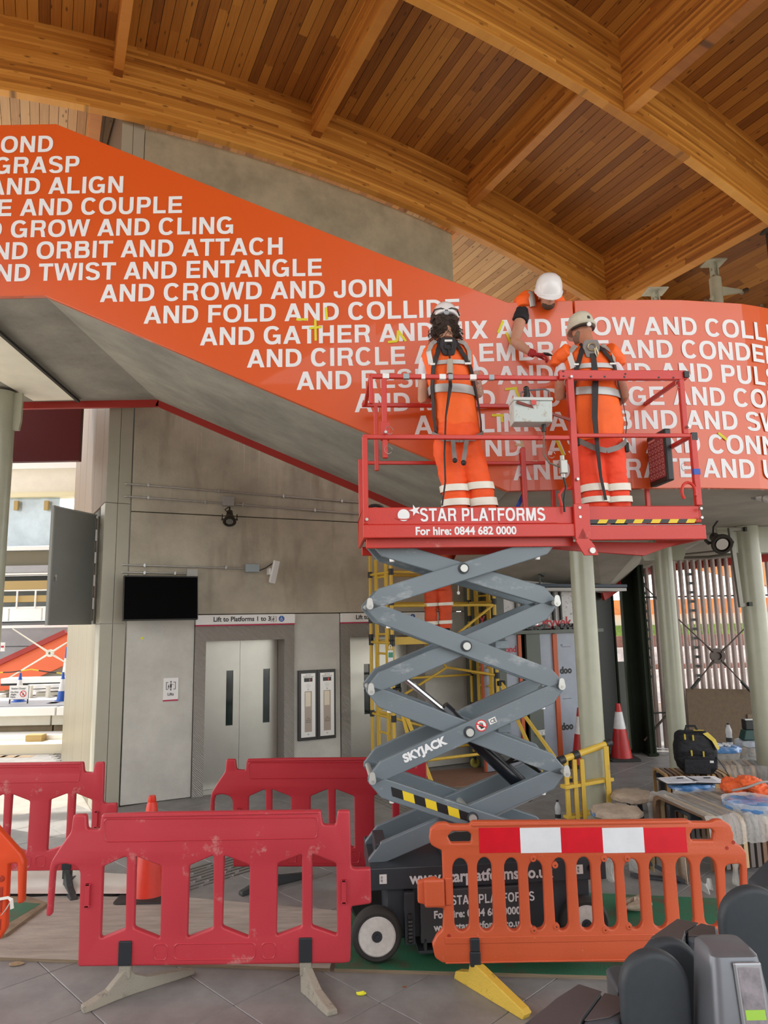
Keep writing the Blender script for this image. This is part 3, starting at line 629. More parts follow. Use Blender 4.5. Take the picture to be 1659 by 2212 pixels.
def wbox(name, lab, x0, y0, x1, y1, d, m, cat='junction box'):
    s0_, z1_ = onW(x0, y0, -d); s1_, z0_ = onW(x1, y1, -d); t = wthing(name, lab, cat, s0_, z0_)
    MB().box(0, s1_ - s0_, -d, 0, 0, z1_ - z0_).build('box_body', m, t, bevel=.004); MB().box(.004, s1_ - s0_ - .004, -d - .006, -d, .004, z1_ - z0_ - .004).build('lid', m, t, bevel=.002)
    for a in (.1, .9):
        for b in (.1, .9): MB().cyl(((s1_ - s0_) * a, -d - .008, (z1_ - z0_) * b), ((s1_ - s0_) * a, -d - .005, (z1_ - z0_) * b), .006, n=8).build('screw', S_galv, t)
    return t, s1_ - s0_, z1_ - z0_
wbox('junction_box', 'grey junction box on the wall above the black downlight', 482, 1071, 506, 1093, .07, C_grey)
wbox('junction_box', 'pale square box directly above the black screen corner', 404, 1229, 427, 1246, .06, mat('box_pale', (.42, .42, .39), .5))
wbox('junction_box', 'galvanised switch box between conduit and white speaker', 531, 1218, 561, 1236, .06, mat('box_blue', (.30, .36, .38), .45, metal=.2))
# floodlights
def flood(M, par_label, pos, k=1.0):
    t = thing('floodlight', par_label, 'light'); t.matrix_world = Matrix.Translation(pos) @ M
    body = mat('bronze_black', (.035, .028, .02), .45, metal=.3)
    MB().lathe([(.0, -.17 * k), (.045 * k, -.165 * k), (.05 * k, -.10 * k), (.052 * k, -.09 * k), (.03 * k, -.085 * k), (.06 * k, -.07 * k), (.078 * k, 0), (.09 * k, .02 * k), (.09 * k, .06 * k), (.072 * k, .06 * k), (.06 * k, .015 * k), (0, .01 * k)], 28).build('housing', body, t, smooth=True)
    MB().lathe([(.055 * k, .05 * k), (.03 * k, .02 * k), (0, .013 * k)], 24).build('reflector', mat('reflector', (.75, .74, .70), .15, metal=1), t, smooth=True)
    MB().lathe([(.098 * k, .035 * k), (.098 * k, .055 * k), (.088 * k, .055 * k), (.088 * k, .035 * k), (.098 * k, .035 * k)], 28).build('bezel', body, t, smooth=True)
    MB().box(-.115 * k, -.1 * k, -.015 * k, .015 * k, -.1 * k, .01 * k).box(.1 * k, .115 * k, -.015 * k, .015 * k, -.1 * k, .01 * k).cyl((-.12 * k, 0, 0), (.12 * k, 0, 0), .012 * k).build('yoke', body, t)
    return t
s_, z_ = onW(496, 1122, -.22); p = W0 + DS * s_ - DN * .22; p.z = z_
Mf = (Vector((.14, -.62, -.78)).to_track_quat('Z', 'Y')).to_matrix().to_4x4()
flood(Mf, 'black downlight hung under the grey junction box on concrete', p, .95)
s2, z2 = onW(494, 1095, -.07); c = thing('light_cable', 'looped black cable between junction box and downlight', 'cable', (0, 0, 0))
pb = W0 + DS * s2 - DN * .05; MB().tube([(pb.x, pb.y, z2), (pb.x - .03, pb.y - .08, z2 - .05), (p.x - .03, p.y + .02, z_ + .1)], .007, 6).tube([(pb.x + .02, pb.y, z2), (pb.x + .03, pb.y - .05, z2 - .05), (p.x, p.y + .05, z_ + .12)], .012, 6).build('cord', C_black, c)
# wall speaker
s_, z_ = onW(592, 1235, -.12); t = wthing('wall_speaker', 'slim white tilted column speaker at the right conduit end', 'speaker', s_, z_, .12)
M = Matrix.Rotation(math.radians(10), 4, 'Y') @ Matrix.Rotation(math.radians(10), 4, 'X')
MB(M).box(-.042, .042, -.05, .03, -.165, .165).build('cabinet', C_whitep, t, bevel=.01); MB(M).box(-.034, .034, -.053, -.05, -.155, .155).build('grille', mat('grille', (.62, .62, .60), .6), t)
MB().box(-.075, -.045, .0, .12, -.04, .05).cyl((-.06, .0, .0), (-.03, 0, 0), .012).build('bracket', C_whitep, t); MB().tube([(-.20, .06, .02), (-.13, .0, .05), (-.02, .02, .12), (.0, .03, .15)], .008, 6).build('cord', C_black, t)
# little lift notice
s0_, z1_ = onW(353, 1465); s1_, z0_ = onW(384, 1513); t = wthing('notice', 'small white notice with lift pictogram low on the concrete', 'sign', s0_, z0_)
w_, h_ = s1_ - s0_, z1_ - z0_; MB().box(0, w_, -.012, 0, 0, h_).build('board', C_whitep, t, bevel=.002); MB().box(0, w_, -.013, -.001, 0, .018).build('underline', C_ruby, t)
lift_icon(XZ(w_ / 2, -.0132, h_ * .66), w_ * .6, C_ink, t); text('lettering', 'Lifts', .05, C_ink, t, XZ(w_ / 2, -.0132, h_ * .24), bold=.001, align='CENTER')
s0_, z0_ = onW(304, 1381); t = wthing('paper_sticker', 'tiny yellow square sticker on bare concrete under the screen', 'sticker', s0_, z0_); MB().box(0, .03, -.004, 0, 0, .03).build('paper', mat('yellow_paper', (.75, .72, .02), .6), t)
# call panels
s0_, z1_ = onW(644, 1452, -.03); s1_, z0_ = onW(726, 1592, -.03); h = z1_ - z0_ + .03; W = s1_ - s0_
C_frame = mat('black_frame', (.02, .018, .016), .35)
for k in (0, 1):
    t = wthing('lift_call_panel', ('left' if k == 0 else 'right') + ' one of the twin black-framed lift call panels', 'control panel', s0_ + k * W / 2, z0_ - .01)
    w_ = W / 2 - .002
    MB().box(0, w_, -.035, 0, 0, h).build('frame', C_frame, t, bevel=.004); MB().box(.045, w_ - .03, -.039, -.034, .045, h - .045).build('face_plate', mat('plate_white', (.80, .80, .77), .3, metal=.2), t)
    cx = w_ / 2 + .007; MB().box(cx - .065, cx + .065, -.041, -.038, h - .165, h - .11).build('display', mat('display_black', (.01, .012, .012), .15), t)
    MB().box(cx + .02, cx + .025, -.0415, -.04, h - .16, h - .12).build('display_glow', mat('red_led', (.8, .03, .02), .5, emit=1.5), t)
    gr = MB(); 
    for i in range(12):
        for rr in (.012, .024, .034): gr.cbox((cx + rr * math.cos(i * PI / 6), -.0395, h - .22 + rr * math.sin(i * PI / 6)), (.004, .002, .004))
    gr.build('speaker_grille', C_grey, t)
    MB().box(cx - .055, cx + .055, -.042, -.037, .12, h - .30).build('flap', mat('flap_steel', (.36, .30, .25), .4, metal=.6), t, bevel=.002); MB().box(cx - .05, cx + .035, -.048, -.041, h * .5 - .02, h - .31).build('cover', mat('cover_steel', (.55, .48, .38), .35, metal=.7), t, bevel=.002)
    for z, r in ((h - .275, .012), (.085, .012)): MB().cyl((cx, -.046, z), (cx, -.038, z), r, n=16).build('button', S_galv, t, smooth=True)
    MB().cyl((cx - .045, -.056, h * .6), (cx - .045, -.046, h * .6), .012, n=16).build('key_switch', S_galv, t, smooth=True)
    text('lettering', 'Lift No%d\nPlatform Level' % (k + 1), .026, C_ink, t, XZ(cx, -.0395, h - .075), align='CENTER'); text('lettering', 'Lift\nOut Of\nService', .026, C_ink, t, XZ(cx, -.0425, .30), align='CENTER')
# ---------------------------------------------------------------- open riser cabinet on the clad column
h1 = atY(203, 1112, 9.62); h0 = atY(198, 1350, 9.62); o1 = atY(107, 1092, 8.78); o0 = atY(100, 1350, 8.78)
t = thing('riser_cabinet', 'open grey metal riser cabinet door standing out from the clad column', 'cabinet', (h0.x, h0.y, 0))
d = Vector((o0.x - h0.x, o0.y - h0.y, 0)); L_ = d.length; a = math.atan2(d.y, d.x); t.rotation_euler = (0, 0, a)
zt = (h1.z + o1.z) / 2; zb = (h0.z + o0.z) / 2
MB().box(0.02, L_, -.012, .012, zb, zt).build('door', mat('cabinet_grey', (.20, .205, .19), .45, var=.04), t, bevel=.004)
MB().box(L_ - .02, L_ + .004, -.02, .02, zb, zt).box(.02, L_, -.02, .02, zt - .02, zt).build('door_edge', mat('cabinet_edge', (.30, .31, .29), .45), t)
MB().box(-.075, .0, .02, .03, zb + .01, zt - .02).build('hinge_plate', mat('zinc', (.42, .41, .37), .35, metal=.7, var=.15, nscale=12), t)
for k in range(5): zz = zb + .12 + k * (zt - zb - .2) / 4.2; MB().cyl((.005, .03, zz - .07), (.005, .03, zz + .09), .012, n=10).box(0, .04, .012, .02, zz - .07, zz + .09).build('hinge', MATS['zinc'], t)
MB().box(-.12, -.085, .03, .06, zb - .01, zt + .03).build('inner_rail', mat('rail_blue', (.38, .46, .55), .35, metal=.3), t)
for k in range(3): zz = zb + .2 + k * .5; MB().box(-.13, -.08, .02, .03, zz, zz + .09).build('rail_clip', C_grey, t)
MB().cyl((L_ - .09, .012, zb + .62), (L_ - .09, .03, zb + .62), .02, n=14).box(L_ - .1, L_ - .085, .02, .032, zb + .56, zb + .62).build('lock', S_galv, t)
# ================================================================ scissor lift
LA = math.radians(5); LO = Vector((-.11, 5.07, .03)); LDX = Vector((math.cos(LA), math.sin(LA), 0)); LDY = Vector((-math.sin(LA), math.cos(LA), 0))
def onL(x, y, off=0.0):
    d = ray(x, y); Q = LO + LDY * off; q = CAMP + d * ((Q - CAMP).dot(LDY) / d.dot(LDY)); return (q - LO).dot(LDX), q.z - .03
C_sg = worn('lift_grey', (.15, .19, .215), (.36, .39, .40), .33, amt=.42, scale=2.2, bump=.06, stretch=(1, 1, 2))
C_sg2 = mat('chassis_grey', (.035, .042, .052), .45, var=.15, nscale=3)
C_lr = worn('lift_red', (.56, .026, .014), (.62, .20, .16), .36, amt=.16, scale=9, bump=.08)
C_rub = mat('rubber', (.035, .034, .032), .8, var=.2, nscale=8)
C_chr = mat('chrome', (.75, .75, .76), .12, metal=1)
C_cyl = mat('cylinder_black', (.01, .013, .018), .25)
C_yel = mat('hazard_yellow', (.78, .58, .02), .5)
C_pin = mat('pin_plate', (.55, .56, .53), .4, metal=.5)
lt = thing('scissor_lift', 'red and grey scissor lift raised high on crossed steel arms', 'lift', LO, LA)
def L3(u, y, z): return Vector((u, y, z))
zs = [2.87, 2.375, 1.765, 1.15, .585]
def arm(A, B, y, th=.05, h=.067):
    s = 1 if B[1] > A[1] else -1; A = Vector(A); B = Vector(B)
    E1 = A + Vector((.085, .062 * s)); E2 = B - Vector((.085, .062 * s)); d = (E2 - E1).normalized(); n = Vector((-d.y, d.x))
    if s < 0: n = -n
    p = [A + Vector((-.032, .012 * s)), A + Vector((-.022, -.03 * s)), A + Vector((.03, -.026 * s)), E1 + d * .05 - n * h, E2 - n * h, B + Vector((.032, -.012 * s)), B + Vector((.022, .03 * s)), B + Vector((-.03, .026 * s)), E2 - d * .05 + n * h, E1 + n * h]
    if s < 0: p = p[::-1]
    return MB().prism([tuple(q) for q in p], -th / 2, th / 2, xz(Matrix.Translation((0, y, 0)))).build('scissor_arm', C_sg, lt, bevel=.007, seg=2)
outer = [((1.43, zs[0]), (.0, zs[1])), ((.0, zs[1]), (1.41, zs[2])), ((1.41, zs[2]), (.0, zs[3])), ((.0, zs[3]), (1.40, zs[4]))]
inner = [((.04, zs[0]), (1.41, zs[1])), ((1.41, zs[1]), (.0, zs[2])), ((.0, zs[2]), (1.40, zs[3])), ((1.40, zs[3]), (.0, zs[4]))]
for y, lst in ((.115, outer), (.645, outer), (.175, inner), (.585, inner)):
    for a, b in lst:
        a, b = sorted((a, b)); arm(a, b, y)
for z in zs[1:4]:
    for u in (0.0, 1.41):
        MB().cyl((u, .06, z), (u, .70, z), .02, n=14).build('pivot_pin', C_pin, lt, smooth=True)
        MB().prism([(u + .026 * math.cos(t), z + .026 * math.sin(t)) for t in [PI + i * PI / 8 for i in range(9)]] + [(u + .019 * math.cos(t), z + .04 + .019 * math.sin(t)) for t in [i * PI / 6 for i in range(7)]], .905 - .82, .905 - .812, xz(Matrix.Translation((0, .155, 0)))).build('pin_keeper', C_pin, lt)
        MB().cyl((u + .004, .055, z - .004), (u + .004, .07, z - .004), .011, n=10).build('bolt', C_galv if 'C_galv' in globals() else S_galv, lt)
for i in range(4):
    z = (zs[i] + zs[i + 1]) / 2 + (0.02 if i == 0 else 0); u = .71
    MB().cyl((u, .06, z), (u, .71, z), .028, n=20).build('pivot_pin', C_pin, lt, smooth=True)
    MB().cyl((u, .082, z), (u, .088, z), .042, n=24).build('pivot_boss', C_sg2, lt, smooth=True)
for a, b in (inner[1], inner[2]):                                        # cross tubes between the arm pairs
    m_ = ((a[0] + b[0]) / 2 + .3, (a[1] + b[1]) / 2); MB().box(m_[0] - .05, m_[0] + .05, .2, .56, m_[1] - .03, m_[1] + .03).build('cross_tube', C_sg, lt, bevel=.004)
for lst, y in ((outer, .115), (inner, .175)):
    for a, b in lst:
        a, b = sorted((a, b)); sg_ = 1 if b[1] > a[1] else -1
        for P_e, dr in (((a[0] + .14, a[1] + (.062 + .02) * sg_ - .07), -1), ((b[0] - .14, b[1] - (.062 + .02) * sg_ - .07), 1)):
            if (dr == 1) == (sg_ > 0): MB().lathe([(0, -.014), (.018, -.012), (.02, .01), (0, .022)], 14, Matrix.Translation((P_e[0], y, P_e[1]))).build('stop_pad', C_whitep, lt, smooth=True)
# hydraulic ram
MB().cyl((.24, .38, 1.86), (.62, .38, 1.54), .026, n=20).build('ram_rod', C_chr, lt, smooth=True)
MB().cyl((.58, .38, 1.575), (1.24, .38, .93), .058, n=24).cyl((.56, .38, 1.59), (.62, .38, 1.535), .066, n=24).build('ram_cylinder', C_cyl, lt, smooth=True)
mb = MB(); 
for k in range(3): mb.tube([(.2 + .02 * k, .25, .62), (.55, .25, .78 + .02 * k), (.9, .26, .93), (1.25, .27, 1.03 + .015 * k), (1.3, .3, 1.1), (1.15, .34, 1.2 + .03 * k), (1.02, .36, 1.17)], .009, 6)
mb.build('hydraulic_hose', C_black, lt, smooth=True)
MB().tube([(.72, .22, .73), (.95, .22, .86), (1.3, .22, .995)], .011, 8).build('hose_sleeve', mat('hose_grey', (.35, .36, .37), .5), lt, smooth=True)
# chassis
MB().box(-.03, 1.64, .02, .76, .44, .585).build('chassis_beam', C_sg2, lt, bevel=.008)
MB().box(.09, 1.52, .05, .74, .12, .44).build('chassis_body', C_sg2, lt, bevel=.01)
MB().box(.20, .27, -.012, .05, .10, .43).build('side_bracket', C_sg2, lt, bevel=.004); MB().lathe([(.014, .12), (.02, .13)] + [(.013 + .006 * (i % 2), .14 + i * .012) for i in range(12)] + [(.014, .3)], 12, Matrix.Translation((.235, -.02, 0))).build('spring', C_black, lt)
MB().box(.31, 1.02, 0.0, .04, .10, .435).build('tray_door', mat('door_grey', (.055, .058, .065), .45), lt, bevel=.006)
MB().box(.29, 1.36, -.0, .5, .035, .055).box(.33, .35, .0, .05, .05, .13).box(.40, .42, .0, .05, .05, .13).build('pothole_guard', C_sg2, lt, bevel=.003)
MB().box(.02, .1, .16, .5, .585, .70).build('stop_block', C_sg2, lt, bevel=.004); MB().box(.5, 1.1, .2, .5, .585, .66).build('slide_rail', C_sg2, lt, bevel=.004)
for u in (.01, 1.46):
    for y, f in ((-.02, 1), (.70, -1)):
        Mw = Matrix.Translation((u, y, .17)) @ Matrix.Rotation(PI / 2 * f, 4, 'X')
        wh = MB(Mw).lathe([(.125, -.10), (.15, -.105), (.166, -.09), (.17, -.05), (.17, -.02), (.163, 0), (.148, .012), (.128, .01), (.125, 0)], 48).build('wheel', C_rub, lt, smooth=True)
        MB(Mw).lathe([(.127, .004), (.118, .008), (.112, -.012), (.06, -.02), (.045, -.015), (.0, -.015)], 40).build('rim', mat('rim_white', (.72, .71, .67), .45, var=.12, nscale=20), wh, smooth=True)
        hb = MB(Mw).cyl((0, 0, -.02), (0, 0, .01), .035, n=20).cyl((0, 0, .01), (0, 0, .018), .016, n=8).build('hub', C_sg2, wh, smooth=True)
        mb = MB(Mw)
        for k in range(5): a = k * 2 * PI / 5 + .3; mb.cyl((.075 * math.cos(a), .075 * math.sin(a), -.02), (.075 * math.cos(a), .075 * math.sin(a), .0), .013, n=6).cyl((.075 * math.cos(a), .075 * math.sin(a), -.02), (.075 * math.cos(a), .075 * math.sin(a), -.006), .018, n=12)
        mb.build('wheel_nuts', S_galv, wh)
# platform
MB().box(-.03, 1.58, .0, .78, 2.945, 2.97).build('platform_floor', mat('deck_plate', (.25, .24, .24), .5, metal=.6), lt)
MB().box(-.045, 1.56, -.005, .02, 2.965, 3.095).build('toe_board', C_lr, lt, bevel=.005)
MB().box(-.045, 1.575, -.03, .02, 2.865, 2.963).build('side_beam', C_lr, lt, bevel=.006)
MB().box(-.045, 1.56, .77, .795, 2.93, 3.095).box(-.045, -.02, .02, .77, 2.87, 3.095).build('toe_board', C_lr, lt, bevel=.005)
MB().box(-.02, 1.56, .06, .12, 2.80, 2.87).box(-.02, 1.56, .64, .70, 2.80, 2.87).build('floor_beam', C_lr, lt, bevel=.004)
MB().box(.97, 1.42, -.009, -.004, 2.97, 3.09).build('side_plate', C_lr, lt, bevel=.002)
EX0, EX1 = 1.56, 2.56
MB().box(EX0, EX1, .0, .76, 2.93, 2.955).build('extension_floor', MATS['deck_plate'], lt)
MB().box(EX0, EX1 - .02, -.0, .02, 2.97, 3.10).box(EX1 - .02, EX1, .0, .76, 2.97, 3.10).box(EX0, EX1, .75, .77, 2.93, 3.1).build('toe_board', C_lr, lt, bevel=.004)
MB().box(EX0, EX1 + .01, -.035, .02, 2.835, 2.945).box(EX1 - .02, EX1 + .015, .02, .72, 2.835, 2.945).build('side_beam', C_lr, lt, bevel=.006)
MB().prism([(EX0 - .1, 2.80), (EX1 - .35, 2.74), (EX1 - .05, 2.84), (EX0 - .1, 2.86)], -.30, -.26, xz()).build('floor_beam', C_lr, lt, bevel=.003)
MB().box(EX0 - .02, EX0 + .1, -.045, -.02, 2.84, 3.11).build('corner_plate', C_lr, lt, bevel=.004)
MB().prism([(1.54, 2.83), (1.60, 2.72), (1.71, 2.72), (1.68, 2.80), (1.63, 2.86), (1.60, 2.93)], .03, .045, xz()).build('latch_plate', C_lr, lt, bevel=.003); MB().cyl((1.66, -.06, 2.755), (1.66, -.03, 2.755), .022, n=16).build('latch_bolt', C_pin, lt, smooth=True)
# hazard tape on the extension
x0 = EX0 + .1; nst = 12; wst = (EX1 - .06 - x0) / nst
for i in range(nst):
    MB().prism([(x0 + wst * i, 2.965), (x0 + wst * (i + 1), 2.965), (x0 + wst * (i + 1) + .02, 2.995), (x0 + wst * i + .02, 2.995)], .001, .003, xz()).build('tape_yellow' if i % 2 else 'tape_black', C_yel if i % 2 else C_black, lt)
# hazard tape on the lowest front arm
A = Vector((.0, zs[3])); B = Vector((1.40, zs[4])); E1 = A + Vector((.085, -.062)); E2 = B - Vector((.085, -.062)); d = (E2 - E1).normalized(); n = Vector((-d.y, d.x))
for i in range(7):
    q = E1 + d * (.07 + i * .085); p = [q - n * .028, q + d * .085 - n * .028, q + d * .055 + n * .028, q - d * .03 + n * .028]; MB().prism([tuple(v) for v in p], .0, .0015, xz(Matrix.Translation((0, .0885, 0)))).build('tape_yellow' if i % 2 else 'tape_black', C_yel if i % 2 else C_black, lt)
# guard rails: square tubes
def sq(name, pts, w=.034, h=None, m=None):
    mb = MB()
    for a, b in zip(pts, pts[1:]): mb.bar(a, b, w, h or w)
    return mb.build(name, m or C_lr, lt, bevel=.004, seg=1)
zt, zm = 4.12, 3.635
yn, yf = .03, .75
sq('guard_rail', [(.03, yn, zt), (1.50, yn, zt)]); sq('guard_rail', [(-.04, 0.01, zm), (1.60, .01, zm)]); sq('guard_rail', [(0, yf, zt), (1.62, yf, zt)]); sq('guard_rail', [(0, yf, zm - .03), (1.6, yf, zm - .03)], .03)
sq('guard_rail', [(.03, yn, zt), (.03, yf, zt)], .03); sq('guard_rail', [(.03, yn, zt - .22), (.03, yn, zt)], .03)
sq('guard_post', [(-.025, .01, 2.97), (-.025, .01, zm)], .04); sq('guard_post', [(.13, yn, zm - .16), (.13, yn, zt - .02)], .04); sq('guard_post', [(-.02, yf, 3.0), (-.02, yf, zm)], .035); sq('guard_post', [(.12, yf, zm - .1), (.12, yf, zt)], .035)
MB().box(.095, .165, yn - .025, yn + .025, zm - .02, zm + .12).build('post_sleeve', C_lr, lt, bevel=.004)
sq('guard_post', [(1.585, .0, 2.97), (1.585, .0, zt - .01)], .05); sq('guard_post', [(1.40, yf - .02, 3.0), (1.40, yf - .02, zm + .1)], .04); sq('guard_post', [(1.66, yf, 3.0), (1.66, yf, zt)], .035)
# extension rails
sq('guard_rail', [(1.50, .0, 4.135), (2.535, .0, 4.145)], .045, .075); sq('guard_rail', [(1.6, .0, zm + .015), (2.53, .0, zm + .02)], .03)
sq('guard_rail', [(1.6, yf, zt), (2.53, yf, zt)], .034, .05); sq('guard_rail', [(1.6, yf, zm - .03), (2.5, yf, zm - .03)], .022)
sq('guard_rail', [(2.51, .0, zt + .01), (2.51, yf, zt)], .032); sq('guard_rail', [(2.54, .0, zm + .02), (2.54, yf, zm)], .032)
sq('guard_post', [(2.49, .0, zm + .03), (2.49, .0, zt + .0)], .04); sq('guard_post', [(2.545, .0, 3.1), (2.545, .0, zm + .03)], .045); sq('guard_post', [(2.51, yf, 2.95), (2.51, yf, zt)], .036)
MB().box(2.53, 2.575, -.025, .02, zm - .02, zm + .04).box(2.505, 2.545, -.04, .03, zt, zt + .05).build('tube_end', C_black, lt)
mb = MB()
for u, z in ((1.75, 4.12), (1.86, 4.12), (2.02, 4.12), (2.30, 4.12), (2.42, 4.12), (2.03, 4.145), (1.53, 4.16), (1.53, 4.12)): mb.cyl((u, -.026, z), (u, -.022, z), .008, n=8)
mb.build('rail_holes', C_black, lt)
for u, z in ((1.585, 4.11), (-.02, 3.0), (1.585, 3.08), (1.585, 3.01), (2.54, 3.07), (2.54, 3.0), (1.585, 3.3), (2.5, 3.72), (.13, 3.66)): MB().cyl((u, -.05, z), (u, -.02, z), .011, n=10).build('rail_bolt', S_galv, lt, smooth=True)
for u, z in ((.15, 3.53), (1.56, 4.07), (2.46, 4.07), (1.40, 3.5), (.16, 3.68), (2.45, 3.4)): MB().tube([(u + .03 * math.cos(a * PI / 5), -.02 + .01 * math.sin(a), z + .03 * math.sin(a * PI / 5)) for a in range(10)], .0022, 5, cap=False).build('lynch_wire', S_galv, lt)
MB().tube([(1.47, .02, 3.1), (1.455, .02, 3.19), (1.49, .02, 3.235), (1.56, .02, 3.24)], .012, 8).build('grab_loop', C_lr, lt, smooth=True)
MB().tube([(2.46 + .055 * math.cos(a * PI / 8), -.03, 3.20 + .075 * math.sin(a * PI / 8)) for a in range(-1, 11)], .012, 8).build('grab_loop', C_lr, lt, smooth=True)
MB().tube([(.05 + .07 * math.cos(a * PI / 8), .05, 3.07 + .05 * math.sin(a * PI / 8)) for a in range(9)], .012, 8).build('coil_hose', C_black, lt, smooth=True)
# tape scraps on the near top rail
for u, w_, m_ in ((.12, .05, C_whitep), (.28, .045, MATS['box_blue']), (.42, .03, C_whitep), (.56, .05, C_whitep), (.63, .035, MATS['box_blue']), (.80, .05, C_whitep), (.95, .04, MATS['box_blue'])):
    MB().box(u, u + w_, yn - .019, yn + .019, zt - .02, zt + .0185).build('tape_scrap', m_, lt)
MB().box(2.52, 2.572, -.0245, .0, 3.34, 3.385).build('tape_scrap', mat('tape_blue', (.02, .09, .45), .5), lt)
# lettering and decals
def LXZ(u, y, z, a=0): return xz(Matrix.Translation((u, y, z)) @ Matrix.Rotation(-a, 4, 'Y'))
mb = MB(); caps(mb, 'STAR PLATFORMS', .372, 2.988, .136, lambda u, v: (u, -.0105, v), .765); mb.build('lettering', C_white_v, lt)
text('lettering', 'For hire: 0844 682 0000', .083, C_white_v, lt, LXZ(.335, -.032, 2.885), bold=.0025, sx=.93)
lg = MB(LXZ(.255, -.0105, 3.035)); lg.prism([(.045 * math.cos(i * PI / 12), .045 * math.sin(i * PI / 12)) for i in range(24)], 0, .0008)
lg.prism([(.085 + (.045 if i % 2 == 0 else .018) * math.cos(PI / 2 + .3 + i * PI / 5), .035 + (.045 if i % 2 == 0 else .018) * math.sin(PI / 2 + .3 + i * PI / 5)) for i in range(10)], 0.001, .0016)
lg.build('star_logo', C_white_v, lt)
lg = MB(LXZ(.255, -.0115, 3.035)); n = 14
lg.add([(.07 * math.cos(math.radians(-150 + i * 11)) , .028 * math.sin(math.radians(-150 + i * 11)) + .0, .0012) for i in range(n)] + [(.075 * math.cos(math.radians(-150 + i * 11)), .028 * math.sin(math.radians(-150 + i * 11)) - .008, .0012) for i in range(n)], [(i, i + 1, n + i + 1, n + i) for i in range(n - 1)]); lg.build('logo_swoosh', C_lr, lt)
aa = math.atan2(.49, 1.24)
text('lettering', 'SKYJACK', .078, C_white_v, lt, LXZ(.235, .088, 1.262, aa), bold=.004, sx=1.05)
Mr = LXZ(.80, .0885, 1.50, aa); MB(Mr).prism([(.042 * math.cos(i * PI / 14), .042 * math.sin(i * PI / 14)) for i in range(28)], 0, .0008).build('warning_roundel', C_whitep, lt)
ro = [(.042 * math.cos(i * PI / 14), .042 * math.sin(i * PI / 14)) for i in range(29)]; ri = [(x * .82, y * .82) for x, y in ro]; mb = MB(Mr); mb.add([(x, y, .0012) for x, y in ro + ri], [(i, i + 1, 30 + i, 29 + i) for i in range(28)]); mb.prism([(-.03, .022), (-.024, .028), (.03, -.022), (.024, -.028)][::-1], .0012, .0016); mb.build('warning_ring', mat('warn_red', (.65, .02, .02), .5), lt)
mb = MB(Mr); mb.box(-.012, .014, -.022, .004, .0009, .0013)
for k, (dx, l) in enumerate(((-.011, .018), (-.003, .024), (.005, .022), (.012, .016))): mb.box(dx - .0025, dx + .0025, .0, l, .0009, .0013)
mb.prism([(-.012, -.01), (-.022, .004), (-.018, .007), (-.01, -.002)], .0009, .0013); mb.build('hand_symbol', C_ink, lt)
Mc = LXZ(.885, .0885, 1.532, aa); MB(Mc).box(-.028, .028, -.02, .02, 0, .0008).build('sticker', C_whitep, lt); text('lettering', 'CE', .036, C_ink, lt, Mc @ Matrix.Translation((-.02, -.013, .0012)), bold=.0006)
text('lettering', 'www.starplatforms.co.uk', .105, C_white_v, lt, LXZ(.245, .018, .475), bold=.003, sx=.94)
mb = MB(); caps(mb, 'STAR PLATFORMS', .52, .335, .082, lambda u, v: (u, -.0015, v), .78); mb.build('lettering', C_white_v, lt)
text('lettering', 'For hire: 0844 682 0000', .066, C_white_v, lt, LXZ(.40, -.002, .255), bold=.002, sx=.93); text('lettering', 'www.starplatforms.co.uk', .066, C_white_v, lt, LXZ(.40, -.002, .175), bold=.002, sx=.93)
for u in (.035, 1.42): MB().box(u, u + .05, .016, .02, .485, .545).build('sticker', C_whitep, lt); text('lettering', 'III\nSJ', .02, C_ink, lt, LXZ(u + .008, .0155, .52))
MB().cyl((1.53, .005, .52), (1.53, .02, .52), .022, n=16).build('plug', C_black, lt)
# control box hung outside the top rail, with its cable and switch
cb = thing('control_box', 'battered pale grey joystick control box hung on the top guard rail', 'control box', LO, LA)
u0, _z = onL(1109, 900, -.1); u1, _z = onL(1192, 900, -.1); z1 = onL(1150, 868, -.1)[1]; z0 = onL(1150, 912, -.1)[1]
C_cb = worn('box_paint', (.50, .56, .54), (.34, .22, .12), .5, amt=.5, scale=16)
MB().loft([[(u0, -.11, z0), (u1, -.11, z0), (u1, .01, z0 - .01), (u0, .01, z0 - .01)], [(u0, -.13, z1), (u1, -.13, z1), (u1, .01, z1), (u0, .01, z1)]]).build('case', C_cb, cb, bevel=.006)
MB().box(u0 - .004, u1 + .004, -.14, .012, z1 - .0, z1 + .025).build('lid', mat('lid_pale', (.55, .58, .56), .5), cb, bevel=.004)
MB().box((u0 + u1) / 2 - .02, (u0 + u1) / 2 + .02, -.145, -.138, z1 - .035, z1 + .0).build('clamp', C_lr, cb)
MB().bar((u0 + .02, -.142, z1 - .015), (u1 + .16, -.06, z0 + .03), .012, .02).build('stay_bar', mat('rusty_bar', (.20, .03, .02), .6), cb)
MB().tube([(u0 + .12, -.05, z1 + .02), (u0 + .13, -.05, z1 + .08), (u0 + .125, -.05, z1 + .12)], [.03, .024, .018], 12).sphere((u0 + .125, -.05, z1 + .12), .022).build('joystick', C_black, cb, smooth=True)
MB().tube([(u0 + .08, -.05, z1 + .02), (u0 + .085, -.05, z1 + .09), (u0 + .12, -.05, z1 + .105), (u0 + .27, -.06, z1 + .115), (u0 + .30, -.06, z1 + .10), (u0 + .305, -.06, z1 + .04), (u0 + .27, -.06, z1 + .02)], .007, 8).build('guard_loop', mat('loop_grey', (.12, .12, .13), .4), cb, smooth=True)
MB().cyl((u1 - .05, -.05, z0 - .06), (u1 - .05, -.05, z0), .017, n=12).build('gland', C_black, cb, smooth=True)
sx_, sz_ = onL(1215, 1010, -.05)
